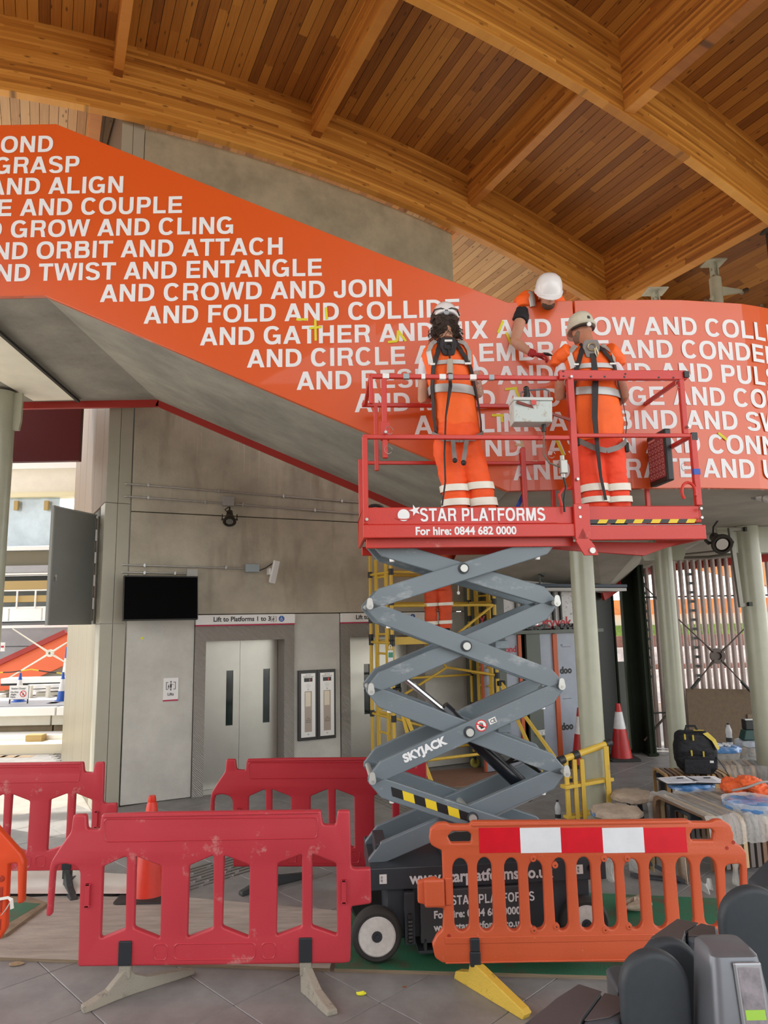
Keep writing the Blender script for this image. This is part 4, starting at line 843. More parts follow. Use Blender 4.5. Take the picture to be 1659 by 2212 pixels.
MB().tube([(u1 - .05, -.05, z0 - .05), (u1 - .065, -.07, z0 - .16), (u1 - .07, -.07, z0 - .24), (u1 - .03, -.07, sz_ + .03), (sx_ - .02, -.06, sz_ + .0)], .007, 8).build('cord', mat('cord_olive', (.13, .12, .09), .5), cb, smooth=True)
sw = thing('limit_switch', 'grey metal plug switch strapped to the guard rail post', 'switch', LO, LA)
MB().box(sx_ - .025, sx_ + .03, -.085, -.03, sz_ - .05, sz_ + .055).build('switch_body', mat('switch_metal', (.40, .41, .38), .4, metal=.5), sw, bevel=.006)
MB().cyl((sx_, -.055, sz_ + .055), (sx_, -.055, sz_ + .09), .018, n=12).cyl((sx_, -.055, sz_ - .05), (sx_, -.055, sz_ - .08), .018, n=12).build('coupling', MATS['switch_metal'], sw, smooth=True)
MB().tube([(sx_, -.055, sz_ - .07), (sx_ + .015, -.06, sz_ - .15), (sx_ - .005, -.05, sz_ - .25), (sx_ + .0, -.04, sz_ - .34)], .009, 8).build('cord', C_black, sw, smooth=True)
# document box
db = thing('document_box', 'black plastic document box with red warning sheet on the end rail', 'box', LO, LA)
MB().box(2.475, 2.535, .30, .62, 3.36, 3.80).build('case', C_black, db, bevel=.012)

MB().box(2.472, 2.476, .32, .60, 3.40, 3.76).build('warning_sheet', mat('sheet_red', (.30, .035, .04), .5), db)
Ms = Matrix.Translation((2.471, .46, 3.58)) @ Matrix.Rotation(-PI / 2, 4, 'Z') @ xz(); mb = MB(Ms)
for i in range(5):
    for j in range(6):
        cx_, cz_ = -.108 + i * .054, -.145 + j * .053; ro = [(cx_ + .02 * math.cos(k * PI / 6), cz_ + .02 * math.sin(k * PI / 6)) for k in range(13)]; ri = [(cx_ + .014 * math.cos(k * PI / 6), cz_ + .014 * math.sin(k * PI / 6)) for k in range(13)]
        mb.add([(x, y, 0.0) for x, y in ro + ri], [(k, k + 1, 14 + k, 13 + k) for k in range(12)])
mb.box(-.12, .0, .155, .17, 0, .0005); o = mb.build('sheet_symbols', mat('sheet_pink', (.72, .42, .40), .5), db); o['kind'] = 'stuff'
# ================================================================ ground sheets
C_ply = mat('plywood_grey', (.47, .435, .38), .75, var=.3, nscale=2.2, stretch=(1, 7, 1), bump=.2, bscale=30, contrast=.8, detail=12, col2=(.33, .30, .26))
C_green = worn('green_mat', (.022, .15, .075), (.11, .075, .05), .6, amt=.75, scale=2.6, bump=.4)
C_edge = mat('ply_edge', (.26, .20, .13), .8, var=.3, nscale=6, stretch=(1, 1, 60))
def sheet(name, lab, cat, px, z0, z1, m, me=None, bev=.002):
    q = [atZ(x, y, z1) for x, y in px]; c = sum(q, Vector()) / len(q); t = thing(name, lab, cat, (c.x, c.y, 0))
    n = len(q); v = [(p.x - c.x, p.y - c.y, z1) for p in q] + [(p.x - c.x, p.y - c.y, z0) for p in q]
    mb = MB(); mb.add(v, [tuple(range(n))]); mb.build('top_face', m, t)
    MB().add(v, [(i, (i + 1) % n, n + (i + 1) % n, n + i) for i in range(n)] + [tuple(range(2 * n - 1, n - 1, -1))]).build('core', me or C_edge, t); return t
sheet('plywood_sheet', 'weathered grey plywood sheet on the tiles under the front red barrier', 'plywood', [(-420, 2070), (0, 2068), (712, 2092), (745, 1968), (400, 1938), (110, 1935), (-300, 1960)], .0, .02, C_ply)
sheet('plywood_sheet', 'green-topped plywood sheet that carries the scissor lift wheels', 'plywood', [(722, 2092), (1320, 2108), (1700, 2085), (1660, 1945), (1190, 1925), (755, 1968)], .0, .022, C_green)
q = [atZ(x, y, .026) for x, y in [(-200, 2085), (15, 2018), (102, 1948), (60, 1937), (-200, 1940)]]
sheet('plywood_sheet', 'green sheet with brown border at left behind the orange hook', 'plywood', [(-260, 2075), (12, 2018), (104, 1950), (60, 1936), (-250, 1938)], .021, .04, C_edge)
sheet('green_inlay', 'green painted middle of the left plywood sheet', 'plywood', [(-230, 2050), (8, 2000), (88, 1952), (55, 1949), (-240, 1950)], .04, .0415, C_green)
# crumpled white dust sheet
c = thing('dust_sheet', 'creased white dust sheet lying on the floor behind the barriers', 'sheet')
P = [(-60, 1905), (10, 1885), (60, 1883), (110, 1893), (200, 1902), (345, 1902), (345, 1938), (110, 1940), (0, 1945), (-60, 1950)]
mb = MB(); nx, ny = 40, 8; vs = []
for j in range(ny + 1):
    for i in range(nx + 1):
        u = i / nx; x = -70 + 420 * u; yt = 1884 + 18 * min(1, abs(x - 50) / 250); y = yt + (1943 - yt) * j / ny
        p = atZ(x, y, 0); h = .048 + .014 * noise.noise(Vector((p.x * 3, p.y * 3, 0))) + .01 * noise.noise(Vector((p.x * 9, p.y * 9, 3))); vs.append((p.x, p.y, max(.046, h) if j < ny else .046))
mb.add(vs, [(j * (nx + 1) + i, j * (nx + 1) + i + 1, (j + 1) * (nx + 1) + i + 1, (j + 1) * (nx + 1) + i) for j in range(ny) for i in range(nx)])
mb.build('cloth', mat('dust_cloth', (.62, .60, .55), .8, var=.05), c, smooth=True)

# ================================================================ red chapter barriers (2.2 m over the hooks)
C_rb = worn('barrier_red', (.47, .030, .046), (.58, .34, .31), .42, amt=.32, scale=3.2, bump=.1)
C_rb2 = worn('barrier_red_dark', (.40, .014, .026), (.50, .22, .22), .42, amt=.02, scale=3.0, bump=.08)
C_foot = worn('foot_stone', (.30, .275, .22), (.07, .07, .065), .8, amt=.42, scale=14, bump=.5)
C_footd = worn('foot_black', (.03, .035, .035), (.18, .18, .16), .7, amt=.4, scale=14, bump=.4)
YB_ = 4.78
def b5(x, y): p = atY(x / 1.9988, 1600 + y / 1.9984, YB_); return (p.x, p.z)
OX, OZ = b5(342, 960)
def loc(pts): return [(b5(*p)[0] - OX, b5(*p)[1] - OZ + .185) for p in pts]
out = rnd(loc([(322, 313), (376, 313), (380, 375), (436, 378), (444, 312), (700, 304), (1386, 295), (1395, 356), (1450, 358), (1458, 296), (1511, 296), (1516, 540), (1536, 546), (1600, 543), (1604, 696), (1520, 708), (1516, 720), (1513, 948), (1480, 952), (342, 966), (346, 820), (352, 560), (335, 535), (290, 524), (250, 532), (240, 562), (226, 750), (205, 750), (220, 545), (228, 512), (268, 450), (312, 388)]), .016, 3)
holes = [rnd(loc(h), .014, 3) for h in ([(448, 538), (530, 500), (552, 493), (546, 803), (437, 845)], [(590, 492), (702, 535), (695, 845), (582, 800)], [(820, 533), (925, 488), (924, 800), (811, 842)], [(970, 488), (1081, 530), (1076, 841), (962, 796)], [(1200, 524), (1305, 483), (1306, 793), (1195, 833)], [(1349, 482), (1453, 523), (1456, 831), (1348, 793)])]
def red_barrier(lab, M, m, feet=True, footm=None, flip=False):
    t = thing('red_barrier', lab, 'barrier', (0, 0, 0)); t.matrix_world = M
    S = Matrix.Diagonal((-1, 1, 1, 1)) if flip else Matrix.Identity(4)
    plateobj('panel', [out] + holes, .05, m, t, bevel=.012, M=xz(), bres=2)
    for z0 in ([(453, 328), (1378, 322), (1374, 416), (456, 432)], [(666, 866), (732, 864), (729, 938), (668, 940)], [(755, 864), (1110, 860), (1105, 935), (754, 938)], [(1130, 860), (1196, 859), (1193, 931), (1134, 934)]):
        o = rnd(loc(z0), .03, 3); n = len(o); cx = sum(p[0] for p in o) / n; cz = sum(p[1] for p in o) / n; w_ = max(p[0] for p in o) - min(p[0] for p in o); h_ = max(p[1] for p in o) - min(p[1] for p in o)
        i_ = [(cx + (p[0] - cx) * (1 - .018 / w_), cz + (p[1] - cz) * (1 - .018 / h_)) for p in o]
        mb = MB(xz(Matrix.Translation((0, -.0245, 0)))); mb.add([(x, y, 0.0) for x, y in o] + [(x, y, .005) for x, y in [(a[0] * .5 + b[0] * .5, a[1] * .5 + b[1] * .5) for a, b in zip(o, i_)]] + [(x, y, 0.0) for x, y in i_], [(k, (k + 1) % n, n + (k + 1) % n, n + k) for k in range(n)] + [(n + k, n + (k + 1) % n, 2 * n + (k + 1) % n, 2 * n + k) for k in range(n)]); mb.build('moulded_rim', m, t, smooth=True)
    for h in ([(377, 606), (402, 606), (400, 706), (374, 706)], [(1474, 590), (1498, 590), (1500, 690), (1472, 690)]):
        q = loc(h); x0, x1 = q[0][0], q[1][0]; z0, z1 = q[2][1], q[0][1]
        MB().box(x0 + .004, x1 - .004, -.045, -.03, z0, z1).box(x0, x1, -.045, -.02, z0, z0 + .012).box(x0, x1, -.045, -.02, z1 - .012, z1).build('moulded_handle', m, t, bevel=.003)
    z_ = loc([(600, 300), (600, 312)]); x0 = loc([(448, 300)])[0][0]; x1 = loc([(1383, 300)])[0][0]
    MB().bar((x0 + .01, 0, loc([(448, 312)])[0][1] - .012), (x1 - .01, 0, loc([(1383, 297)])[0][1] - .008), .066, .012).build('top_rim', m, t, bevel=.004)
    if feet:
        for px, pts in ((547, ((475, 1122), (745, 1010))), (1321, ((1398, 1190), (1290, 1035)))):
            x = loc([(px, 900)])[0][0]; f = thing('foot', None, None); f.parent = t; f.location = (x, 0, 0)
            MB().box(-.042, .042, -.036, .036, .18, .325).build('sleeve', mat('sleeve_black', (.02, .024, .03), .45), f, bevel=.006)
            g = [atZ(a / 1.9988, 1600 + b / 1.9984, 0) for a, b in pts]; a = g[0] - Vector((OX + x, YB_, 0)); b = g[1] - Vector((OX + x, YB_, 0))
            if px > 1000: a, b = Vector((.19, -.28, 0)), Vector((-.04, .26, 0))
            else: a, b = Vector((-.19, -.19, 0)), Vector((.36, .26, 0))
            R = []
            for tt in (0, .12, .3, .42): p = a.lerp(Vector((0, 0, 0)), min(1, tt / .42)); pass
            d = (b - a).normalized(); nn = Vector((-d.y, d.x, 0))
            def ring(p, w_, z): return [tuple(p - nn * w_ / 2 + Vector((0, 0, 0))), tuple(p + nn * w_ / 2), tuple(p + nn * w_ / 2 * .8 + Vector((0, 0, z))), tuple(p - nn * w_ / 2 * .8 + Vector((0, 0, z)))]
            mb = MB(); mb.loft([ring(a, .07, .035), ring(a * .8, .075, .045), ring(a * .45, .07, .07), ring(a * .18, .065, .13), ring(Vector((0, 0, 0)), .07, .17), ring(b * .12, .065, .11), ring(b * .3, .065, .075), ring(b * .8, .06, .05), ring(b, .05, .03)])
            mb.box(-.036, .036, -.03, .03, .1, .2)
            mb.build('base', footm or C_foot, f, bevel=.008)
    return t
red_barrier('dusty red plastic barrier standing in front at left of the lift', Matrix.Translation((OX, YB_, 0)), C_rb)
# barrier at the left behind it: right end seen
a = atZ(226, 1648, 1.07); xr = loc([(1511, 296)])[0][0]; ang = math.radians(0)
red_barrier('scuffed red barrier behind at the far left, partly out of frame', Matrix.Translation((a.x, a.y, .0)) @ Matrix.Rotation(ang, 4, 'Z') @ Matrix.Translation((-xr, 0, 0)), C_rb, footm=C_footd)
a = atZ(490, 1642, 1.075); b = atZ(906, 1650, 1.07); ang = math.atan2(b.y - a.y, b.x - a.x); xl = loc([(322, 313)])[0][0]
red_barrier('clean red barrier standing half behind the scissor arms', Matrix.Translation((a.x, a.y, 0)) @ Matrix.Rotation(math.radians(-2), 4, 'Z') @ Matrix.Translation((-xl, 0, 0)), C_rb2, footm=C_footd)
# ---------------------------------------------------------------- orange barriers
C_ob = worn('barrier_orange', (.54, .088, .026), (.80, .42, .28), .45, amt=.05, scale=18, bump=.12)
C_ob2 = mat('barrier_orange_deep', (.72, .07, .014), .4, var=.06, bump=.08, bscale=60)
def p6(x, y): return (740 + x / 2.9625, 1700 + y / 2.9625)
def p7(x, y): return (1120 + x / 3.078, 1700 + y / 3.078)
YO = 4.78
def q_(l): return [(atY(x, y, YO).x, atY(x, y, YO).z) for x, y in l]
o6 = [p6(*p) for p in ((552, 330), (560, 262), (605, 226), (660, 222), (684, 236), (810, 236), (826, 214))]
o7 = [p7(*p) for p in ((1122, 214), (1140, 227), (1270, 228), (1300, 211), (1342, 211), (1398, 245), (1420, 305), (1420, 368), (1468, 383), (1505, 430), (1512, 560), (1512, 760))]
o7b = [(1611, 1960), (1560, 2000), (1552, 2055), (1530, 2077)]
o6b = [p6(*p) for p in ((1659, 1112), (640, 1117), (592, 1085), (572, 1000), (602, 940), (640, 905), (646, 770), (604, 765), (480, 736), (478, 600), (590, 572), (612, 590), (642, 592), (634, 400), (600, 386), (565, 365))]
oout = rnd(q_(o6 + o7 + o7b + o6b), .012, 3)
oh = [rnd(q_([p6(*p) for p in ((670, 310), (698, 278), (800, 278), (824, 302), (820, 350), (690, 352))]), .01), rnd(q_([p7(*p) for p in ((1130, 312), (1150, 274), (1270, 272), (1292, 290), (1286, 349), (1140, 350))]), .01), rnd(q_([p7(*p) for p in ((1364, 510), (1475, 502), (1480, 740), (1372, 740))]), .03)]
for xa, xb, ta, tb in ((975.6, 1010, 1852, 2009), (1028.6, 1061, 1850, 2008), (1087, 1118, 1851, 2008), (1138, 1171, 1856, 2006), (1190, 1221, 1851, 2007), (1242, 1274, 1849, 2006), (1294, 1326, 1851, 2005), (1344, 1378, 1853, 2004), (1398, 1430, 1849, 2003), (1455, 1489, 1849, 2002), (1507, 1543, 1849, 2000)):
    x0, z1 = q_([(xa, ta)])[0]; x1, _ = q_([(xb, ta)])[0]; z0 = q_([(xa, tb)])[0][1]; r = (x1 - x0) / 2; cx = (x0 + x1) / 2
    oh.append([(cx + r * math.cos(math.radians(t)), z1 - r * 1.4 + r * 1.4 * math.sin(math.radians(t))) for t in range(0, 181, 20)] + [(cx - r * .93 + 0 * t, z0 + r) for t in (0,)] + [(cx + r * .93 * math.cos(math.radians(t)), z0 + r + r * math.sin(math.radians(t))) for t in range(200, 341, 20)] + [(cx + r * .93, z0 + r)])
ob = thing('orange_barrier', 'orange slotted barrier with red and white reflective strip', 'barrier', (0, YO, 0))
plateobj('panel', [oout] + oh, .05, C_ob, ob, bevel=.011, M=xz(), bres=2)
e = [1033, 1121, 1208, 1297.5, 1386, 1477]
for i in range(5):
    a0, z1 = q_([(e[i], 1786)])[0]; a1, _ = q_([(e[i + 1], 1786)])[0]; z0 = q_([(e[i], 1840)])[0][1]
    MB().box(a0, a1, -.028, -.0245, z0, z1).build('reflective_strip', mat('strip_red', (.62, .008, .02), .3, var=.1, nscale=6) if i % 2 == 0 else mat('strip_white', (.74, .77, .80), .3, var=.04, nscale=10), ob)
x0, zq = q_([(1018, 1780)])[0]; x1 = q_([(1484, 1780)])[0][0]
MB().bar((x0, 0, zq), (x1, 0, zq - .004), .064, .02).build('top_rim', C_ob, ob, bevel=.006)
MB().box(q_([(960, 2030)])[0][0], q_([(1535, 2030)])[0][0], -.03, -.022, q_([(1100, 2033)])[0][1], q_([(1100, 2018)])[0][1] ).box(q_([(960, 2030)])[0][0], q_([(1535, 2030)])[0][0], -.032, .032, q_([(1100, 2075)])[0][1], q_([(1100, 2071)])[0][1]).build('moulded_rib', C_ob, ob, bevel=.004)
for cx_, cz_ in (((1150, 1852), (1197, 1866)), ((1302, 1852), (1352, 1852)), ((1152, 2006), (1200, 1998)), ((1305, 2005), (1356, 1998))):
    for px in (cx_, cz_):
        x, z = q_([px])[0]; MB().cyl((x, -.03, z), (x, .0, z), .02, n=16).build('lug', C_ob, ob, bevel=.003); MB().cyl((x, -.032, z), (x, -.029, z), .004, n=8).build('lug_hole', C_black, ob)
xx, zz = q_([p6(595, 660)])[0]
MB().box(xx - .075, xx + .055, -.05, -.02, zz - .09, zz + .08).build('coupling_block', C_ob, ob, bevel=.015); MB().box(xx + .06, xx + .1, -.036, -.02, zz - .08, zz + .085).build('coupling_block', C_ob, ob, bevel=.006)
for px in ((969, 2018), (1580, 1817), (1566, 1829)):
    x, z = q_([px])[0]; MB().cyl((x, -.0262, z), (x, -.02, z), .012, n=16).build('moulded_dimple', mat('orange_dark', (.35, .03, .01), .5), ob)
x, z = q_([(1025, 2052)])[0]
ft = thing('foot', None, None); ft.parent = ob; ft.location = (x, 0, 0)
MB().box(-.034, .034, -.04, .03, z - .085, z + .005).box(-.03, .03, -.045, .03, z + .005, z + .085).build('sleeve', mat('sleeve_black', (.02, .024, .03), .45), ft, bevel=.008)
C_fy = worn('foot_yellow', (.62, .42, .05), (.12, .10, .05), .6, amt=.35, scale=16, bump=.4)
dv = Vector((.26, -.36, 0)); dn = Vector((dv.y, -dv.x, 0)).normalized() * .03; top = z - .07
prof = [(-.40, 0), (-.34, 0), (0.02, .0), (.95, .0), (1.0, .035), (.94, .055), (.10, top), (-.04, top), (-.08, .09), (-.36, .05)]
vs = [tuple(dv * a + dn * s + Vector((0, 0, b))) for s in (-1, 1) for a, b in prof]; n = len(prof)
MB().add(vs, [tuple(range(n)), tuple(range(2 * n - 1, n - 1, -1))] + [(i, (i + 1) % n, n + (i + 1) % n, n + i) for i in range(n)]).build('base', C_fy, ft, bevel=.006)
# barrier cut by the left edge of the picture
YL = 5.0
def ql(l): return [(atY(x, y, YL).x, atY(x, y, YL).z) for x, y in l]
lb = thing('orange_barrier', 'deep orange barrier end with slanted hook at the left picture edge', 'barrier', (0, YL, 0))
lo = rnd(ql([(-260, 1760), (-10, 1775), (0, 1787), (50, 1843), (56, 1862), (53, 1948), (42, 1950), (42, 1862), (22, 1864), (20, 1900), (16, 2005), (0, 2030), (-260, 2035)]), .012, 3)
plateobj('panel', [lo] + [rnd(ql([(x_, 1835), (x_ + 34, 1835), (x_ + 34, 1965), (x_, 1965)]), .03, 3) for x_ in (-70, -125, -180, -235)], .06, C_ob2, lb, bevel=.014, M=xz(), bres=2)
x, z = ql([(8, 1960)])[0]; MB().box(x - .02, x + .005, -.034, -.025, z - .02, z + .14).box(x - .02, x + .005, -.034, -.025, z - .13, z - .06).cyl((x - .01, -.036, z + .19), (x - .01, -.02, z + .19), .02, n=14).build('moulded_recess', mat('orange_dark', (.35, .03, .01), .5), lb, bevel=.004)
x, z = ql([(22, 1940)])[0]
tp = thing('tie_tape', 'knotted white tape tied around the left orange barrier', 'tape', (0, YL, 0))
MB().loft([[(x - .3, -.045, z - .012), (x - .3, -.043, z + .004)], [(x - .05, -.046, z + .002), (x - .05, -.044, z + .02)], [(x + .01, -.05, z + .012), (x + .01, -.048, z + .03)], [(x + .03, -.06, z), (x + .045, -.05, z + .015)], [(x + .035, -.06, z - .05), (x + .055, -.05, z - .045)]], cap=False, closed=False).build('tape', mat('tape_white', (.8, .78, .72), .6), tp)
MB().loft([[(x + .03, -.06, z), (x + .045, -.05, z + .015)], [(x + .0, -.06, z - .05), (x + .01, -.05, z - .045)], [(x - .03, -.06, z - .09), (x - .022, -.05, z - .085)]], cap=False, closed=False).build('tape', MATS['tape_white'], tp)
# feet on the floor
for tname, root in (('x', None),): pass
# ---------------------------------------------------------------- cones
def cone(lab, x, y, h, r, body, band, base=True, scheme='plain', z=0.0):
    t = thing('traffic_cone', lab, 'cone', (x, y, z))
    def rr(f): return r * (1 - f) + r * .2 * f
    if scheme == 'plain': MB().lathe([(rr(0) * 1.04, .03), (rr(.02), .05), (rr(.92), h * .92), (rr(.92) * .8, h * .94), (rr(.97), h * .95), (rr(1) * .9, h)], 28).build('body', body, t, smooth=True)
    else: MB().lathe([(rr(0), .03), (rr(1), h)], 28).build('body', body, t, smooth=True)
    b0, b1 = (.48, .68) if scheme == 'plain' else (.55, .85)
    MB().lathe([(rr(b0) * 1.0 + .003, h * b0), (rr(b1) + .003, h * b1)], 28).build('sleeve', band, t, smooth=True)
    if base: MB().prism(rnd([(-r * 1.45, -r * 1.45), (r * 1.45, -r * 1.45), (r * 1.45, r * 1.45), (-r * 1.45, r * 1.45)], .05, 4), 0, .035).build('base', C_rub, t, bevel=.008)
    return t
C_co = mat('cone_orange', (.70, .035, .012), .4, var=.1); C_cow = mat('cone_white', (.75, .75, .74), .35, var=.08, nscale=12)
p = atZ(322, 1936, 0); cone('orange cone with white sleeve seen through the front red barrier', p.x, p.y, .82, .16, C_co, C_cow)
p = atZ(1343, 1640, 0); cone('red and white cone by the dark doorway pillars', p.x, p.y, .88, .17, mat('cone_red', (.50, .02, .018), .4, var=.15), C_cow, scheme='tall')
p = atZ(1247, 1640, 0); cone('red and white cone half hidden behind the nearest green column', p.x - .05, p.y - .5, .88, .17, MATS['cone_red'], C_cow, scheme='tall')
# litter on the tiles
def crumple(lab, name, p, s, m, cat='litter'):
    t = thing(name, lab, cat, p); me = MB(); me.sphere((0, 0, s[2] * .5), 1, 14, 8, (s[0], s[1], s[2] * .5))
    me.v = [tuple(Vector(v) * (1 + .35 * noise.noise(Vector(v) * (2.2 / max(s))))) for v in me.v]; me.v = [(a, b, max(.001, c_)) for a, b, c_ in me.v]; me.build('crumple', m, t); return t
crumple('crumpled yellow paper scrap on the tiles below the lift', 'paper_scrap', atZ(780, 2150, 0), (.03, .018, .022), mat('yellow_scrap', (.80, .78, .03), .6))
crumple('small brown leaf on the tiles right of the yellow scrap', 'dry_leaf', atZ(874, 2133, 0), (.014, .007, .008), mat('leaf_brown', (.25, .07, .02), .7))
crumple('pale brown cardboard flake by the plywood edge at left', 'cardboard_flake', atZ(35, 2084, 0), (.05, .03, .012), mat('card_flake', (.35, .25, .15), .8))

# ================================================================ ticket gates in the right foreground
C_gt = mat('gate_charcoal', (.062, .072, .084), .42, var=.05, nscale=30, spec=.45)
C_gtop = mat('gate_top', (.085, .068, .068), .36, var=.05, nscale=30)
C_gpad = mat('gate_pad', (.036, .043, .050), .55, var=.05, nscale=40, spec=.35)
C_gsil = mat('gate_silver', (.16, .17, .19), .38, metal=.4, var=.04, nscale=30)
tg = thing('ticket_gate', 'charcoal ticket gate housing at the bottom edge by the paddles', 'ticket gate')
def pad(par, name, px, Y, th, m, bottom, tilt=0.0):
    """rounded-top paddle: px = (x left, x right, y top) at depth Y"""
    l = atY(px[0], px[2] + 60, Y); r = atY(px[1], px[2] + 60, Y); tp = atY((px[0] + px[1]) / 2, px[2], Y); w_ = r.x - l.x; R_2 = w_ / 2
    cx = (l.x + r.x) / 2; zc_ = tp.z - R_2 * 1.0
    o = [(cx + R_2 * math.cos(math.radians(a)), zc_ + R_2 * math.sin(math.radians(a))) for a in range(0, 181, 10)] + [(cx - R_2, bottom), (cx + R_2, bottom)]
    me = plate([o], th, min(.022, th * .45), xz(Matrix.Translation((cx, Y, 0)) @ Matrix.Rotation(tilt, 4, 'Z') @ Matrix.Translation((-cx, 0, 0))), 4); me.materials.append(m); return link(name, me, par, True)
def boxpx(par, name, top, z1, z0, m, bev=.02, cap=None, taper=0.0):
    q = [atZ(x, y, z1) for x, y in top]; c = sum(q, Vector()) / len(q); n = len(q)
    v = [tuple(p) for p in q] + [(p.x + (p.x - c.x) * taper, p.y + (p.y - c.y) * taper, z0) for p in q]
    MB().add(v, [tuple(range(2 * n - 1, n - 1, -1))] + [(i, (i + 1) % n, n + (i + 1) % n, n + i) for i in range(n)] + [tuple(range(n))]).build(name, m, par, bevel=bev, seg=3)
# near housing: wedge nose and lid
boxpx(tg, 'nose', [(1078, 2300), (1122, 2212), (1195, 2155), (1250, 2122), (1303, 2140), (1256, 2205), (1256, 2320)], .93, .2, C_gt, .02)
boxpx(tg, 'end_block', [(1259, 2205), (1305, 2141), (1345, 2150), (1345, 2200), (1318, 2214), (1259, 2214)], .93, .2, C_gt, .02)
boxpx(tg, 'lid', [(1150, 2200), (1200, 2157), (1250, 2125), (1300, 2141), (1256, 2200), (1240, 2240), (1120, 2240)], .934, .93, C_gtop, .003)
boxpx(tg, 'lid', [(1262, 2203), (1306, 2144), (1340, 2152), (1340, 2185), (1318, 2196), (1270, 2204)], .934, .93, C_gtop, .003)
boxpx(tg, 'side_pod', [(1308, 2090), (1330, 2082), (1352, 2088), (1352, 2130), (1334, 2138), (1312, 2100)], .93, .6, C_gt, .012)
tg2 = thing('ticket_gate', 'charcoal ticket gate housing rising behind the two near paddles', 'ticket gate')
boxpx(tg2, 'nose', [(1366, 2070), (1400, 2025), (1462, 1981), (1512, 1992), (1482, 2012), (1478, 2090)], 1.0, .75, C_gt, .02)
boxpx(tg2, 'end_block', [(1484, 2012), (1514, 1992), (1549, 2000), (1551, 2022), (1536, 2030), (1484, 2026)], 1.0, .77, C_gt, .015)
boxpx(tg2, 'lid', [(1405, 2025), (1463, 1984), (1509, 1993), (1480, 2011), (1470, 2045)], 1.004, 1.0, C_gtop, .002)
boxpx(tg2, 'lid', [(1487, 2010), (1514, 1994), (1545, 2001), (1547, 2018), (1534, 2022), (1487, 2020)], 1.004, 1.0, C_gtop, .002)
gp = atZ(1515, 2060, .95)
g1 = thing('gate_paddle', 'nearest charcoal paddle with rounded top, full face toward us', 'gate paddle'); pad(g1, 'pad', (1337, 1484, 2049), 2.62, .06, C_gpad, .15)
g2 = thing('gate_paddle', 'second charcoal paddle tucked close behind the nearest one', 'gate paddle'); pad(g2, 'pad', (1378, 1512, 2024), 2.78, .055, C_gpad, .15)
g3 = thing('gate_paddle', 'tall charcoal paddle cut by the right picture edge', 'gate paddle'); pad(g3, 'pad', (1551, 1700, 1912), 3.0, .06, C_gpad, .15)
for g_, y_ in ((g1, 2.62), (g2, 2.78), (g3, 3.0)):
    x_ = atY(1415 if g_ is not g3 else 1620, 2100, y_).x; MB().cyl((x_ + (.14 if g_ is not g3 else 0), y_ , 0), (x_ + (.14 if g_ is not g3 else 0), y_, .2), .03, n=12).build('pivot_post', C_gt, g_, smooth=True)
p = atY(1518, 2100, 3.05); MB().box(p.x - .004, p.x + .004, 3.04, 3.06, 0, .93).build('light_strip', mat('strip_steel', (.7, .7, .66), .3, metal=.5), tg2)
# smartcard reader post with display
rd = thing('card_reader', 'silver-grey card reader post with a small tilted display', 'card reader')
Yr = 2.55
l = atY(1522, 2060, Yr); r = atY(1634, 2075, Yr); tz = atY(1580, 2047, Yr).z; w_ = r.x - l.x; rd.location = ((l.x + r.x) / 2, Yr, 0)
def rsec(z, ww, dd, yo=0, rr_=.03): return [(x, y + yo, z) for x, y in rnd([(-ww / 2, -dd / 2), (ww / 2, -dd / 2), (ww / 2, dd / 2), (-ww / 2, dd / 2)], rr_, 5)]
MB().loft([rsec(.3, w_ * 1.5, .24), rsec(tz - .42, w_ * 1.38, .22), rsec(tz - .26, w_ * 1.22, .20, .01), rsec(tz - .05, w_ * .98, .17, .03), rsec(tz - .012, w_ * .92, .155, .035), rsec(tz, w_ * .80, .12, .04)]).build('housing', C_gsil, rd, smooth=True)
yf_ = -.087; tl = Matrix.Translation((.022, yf_ + .022, tz - .112)) @ Matrix.Rotation(math.radians(-9), 4, 'X')
MB(tl).box(-.042, .05, -.012, .0, -.10, .092).build('display_bezel', mat('bezel_silver', (.30, .31, .33), .3, metal=.5), rd, bevel=.012)
MB(tl).box(-.032, .04, -.014, -.01, -.088, .08).build('display', mat('display_glass', (.20, .18, .20), .12, var=.5, nscale=14, spec=.9), rd, bevel=.004)
MB(tl).box(-.028, .036, -.0155, -.0135, -.068, -.04).build('display_band', mat('lime_band', (.28, .50, .05), .4, emit=.12), rd)
MB().sphere((.03, yf_ - .02, tz - .46), .075, 20, 12, (1, .8, 1.1)).build('reader_pad', C_gsil, rd, smooth=True)
# dark arm at the right edge
ar = thing('folding_gate', 'dark angled gate arm poking in above the right-hand paddle', 'gate')
qd = [atY(x, y, 3.3) for x, y in ((1611, 1900), (1664, 1848), (1720, 1830), (1720, 1930), (1664, 1925), (1618, 1918))]
MB().add([tuple(p) for p in qd] + [(p.x, p.y - .14, p.z) for p in qd], [tuple(range(6)), tuple(range(11, 5, -1))] + [(i, (i + 1) % 6, 6 + (i + 1) % 6, 6 + i) for i in range(6)]).build('arm', C_gpad, ar, bevel=.015, seg=3)
pc = atY(1720, 1900, 3.35); MB().box(pc.x - .1, pc.x + .1, 3.3, 3.5, 0, pc.z).build('post', C_gt, ar)
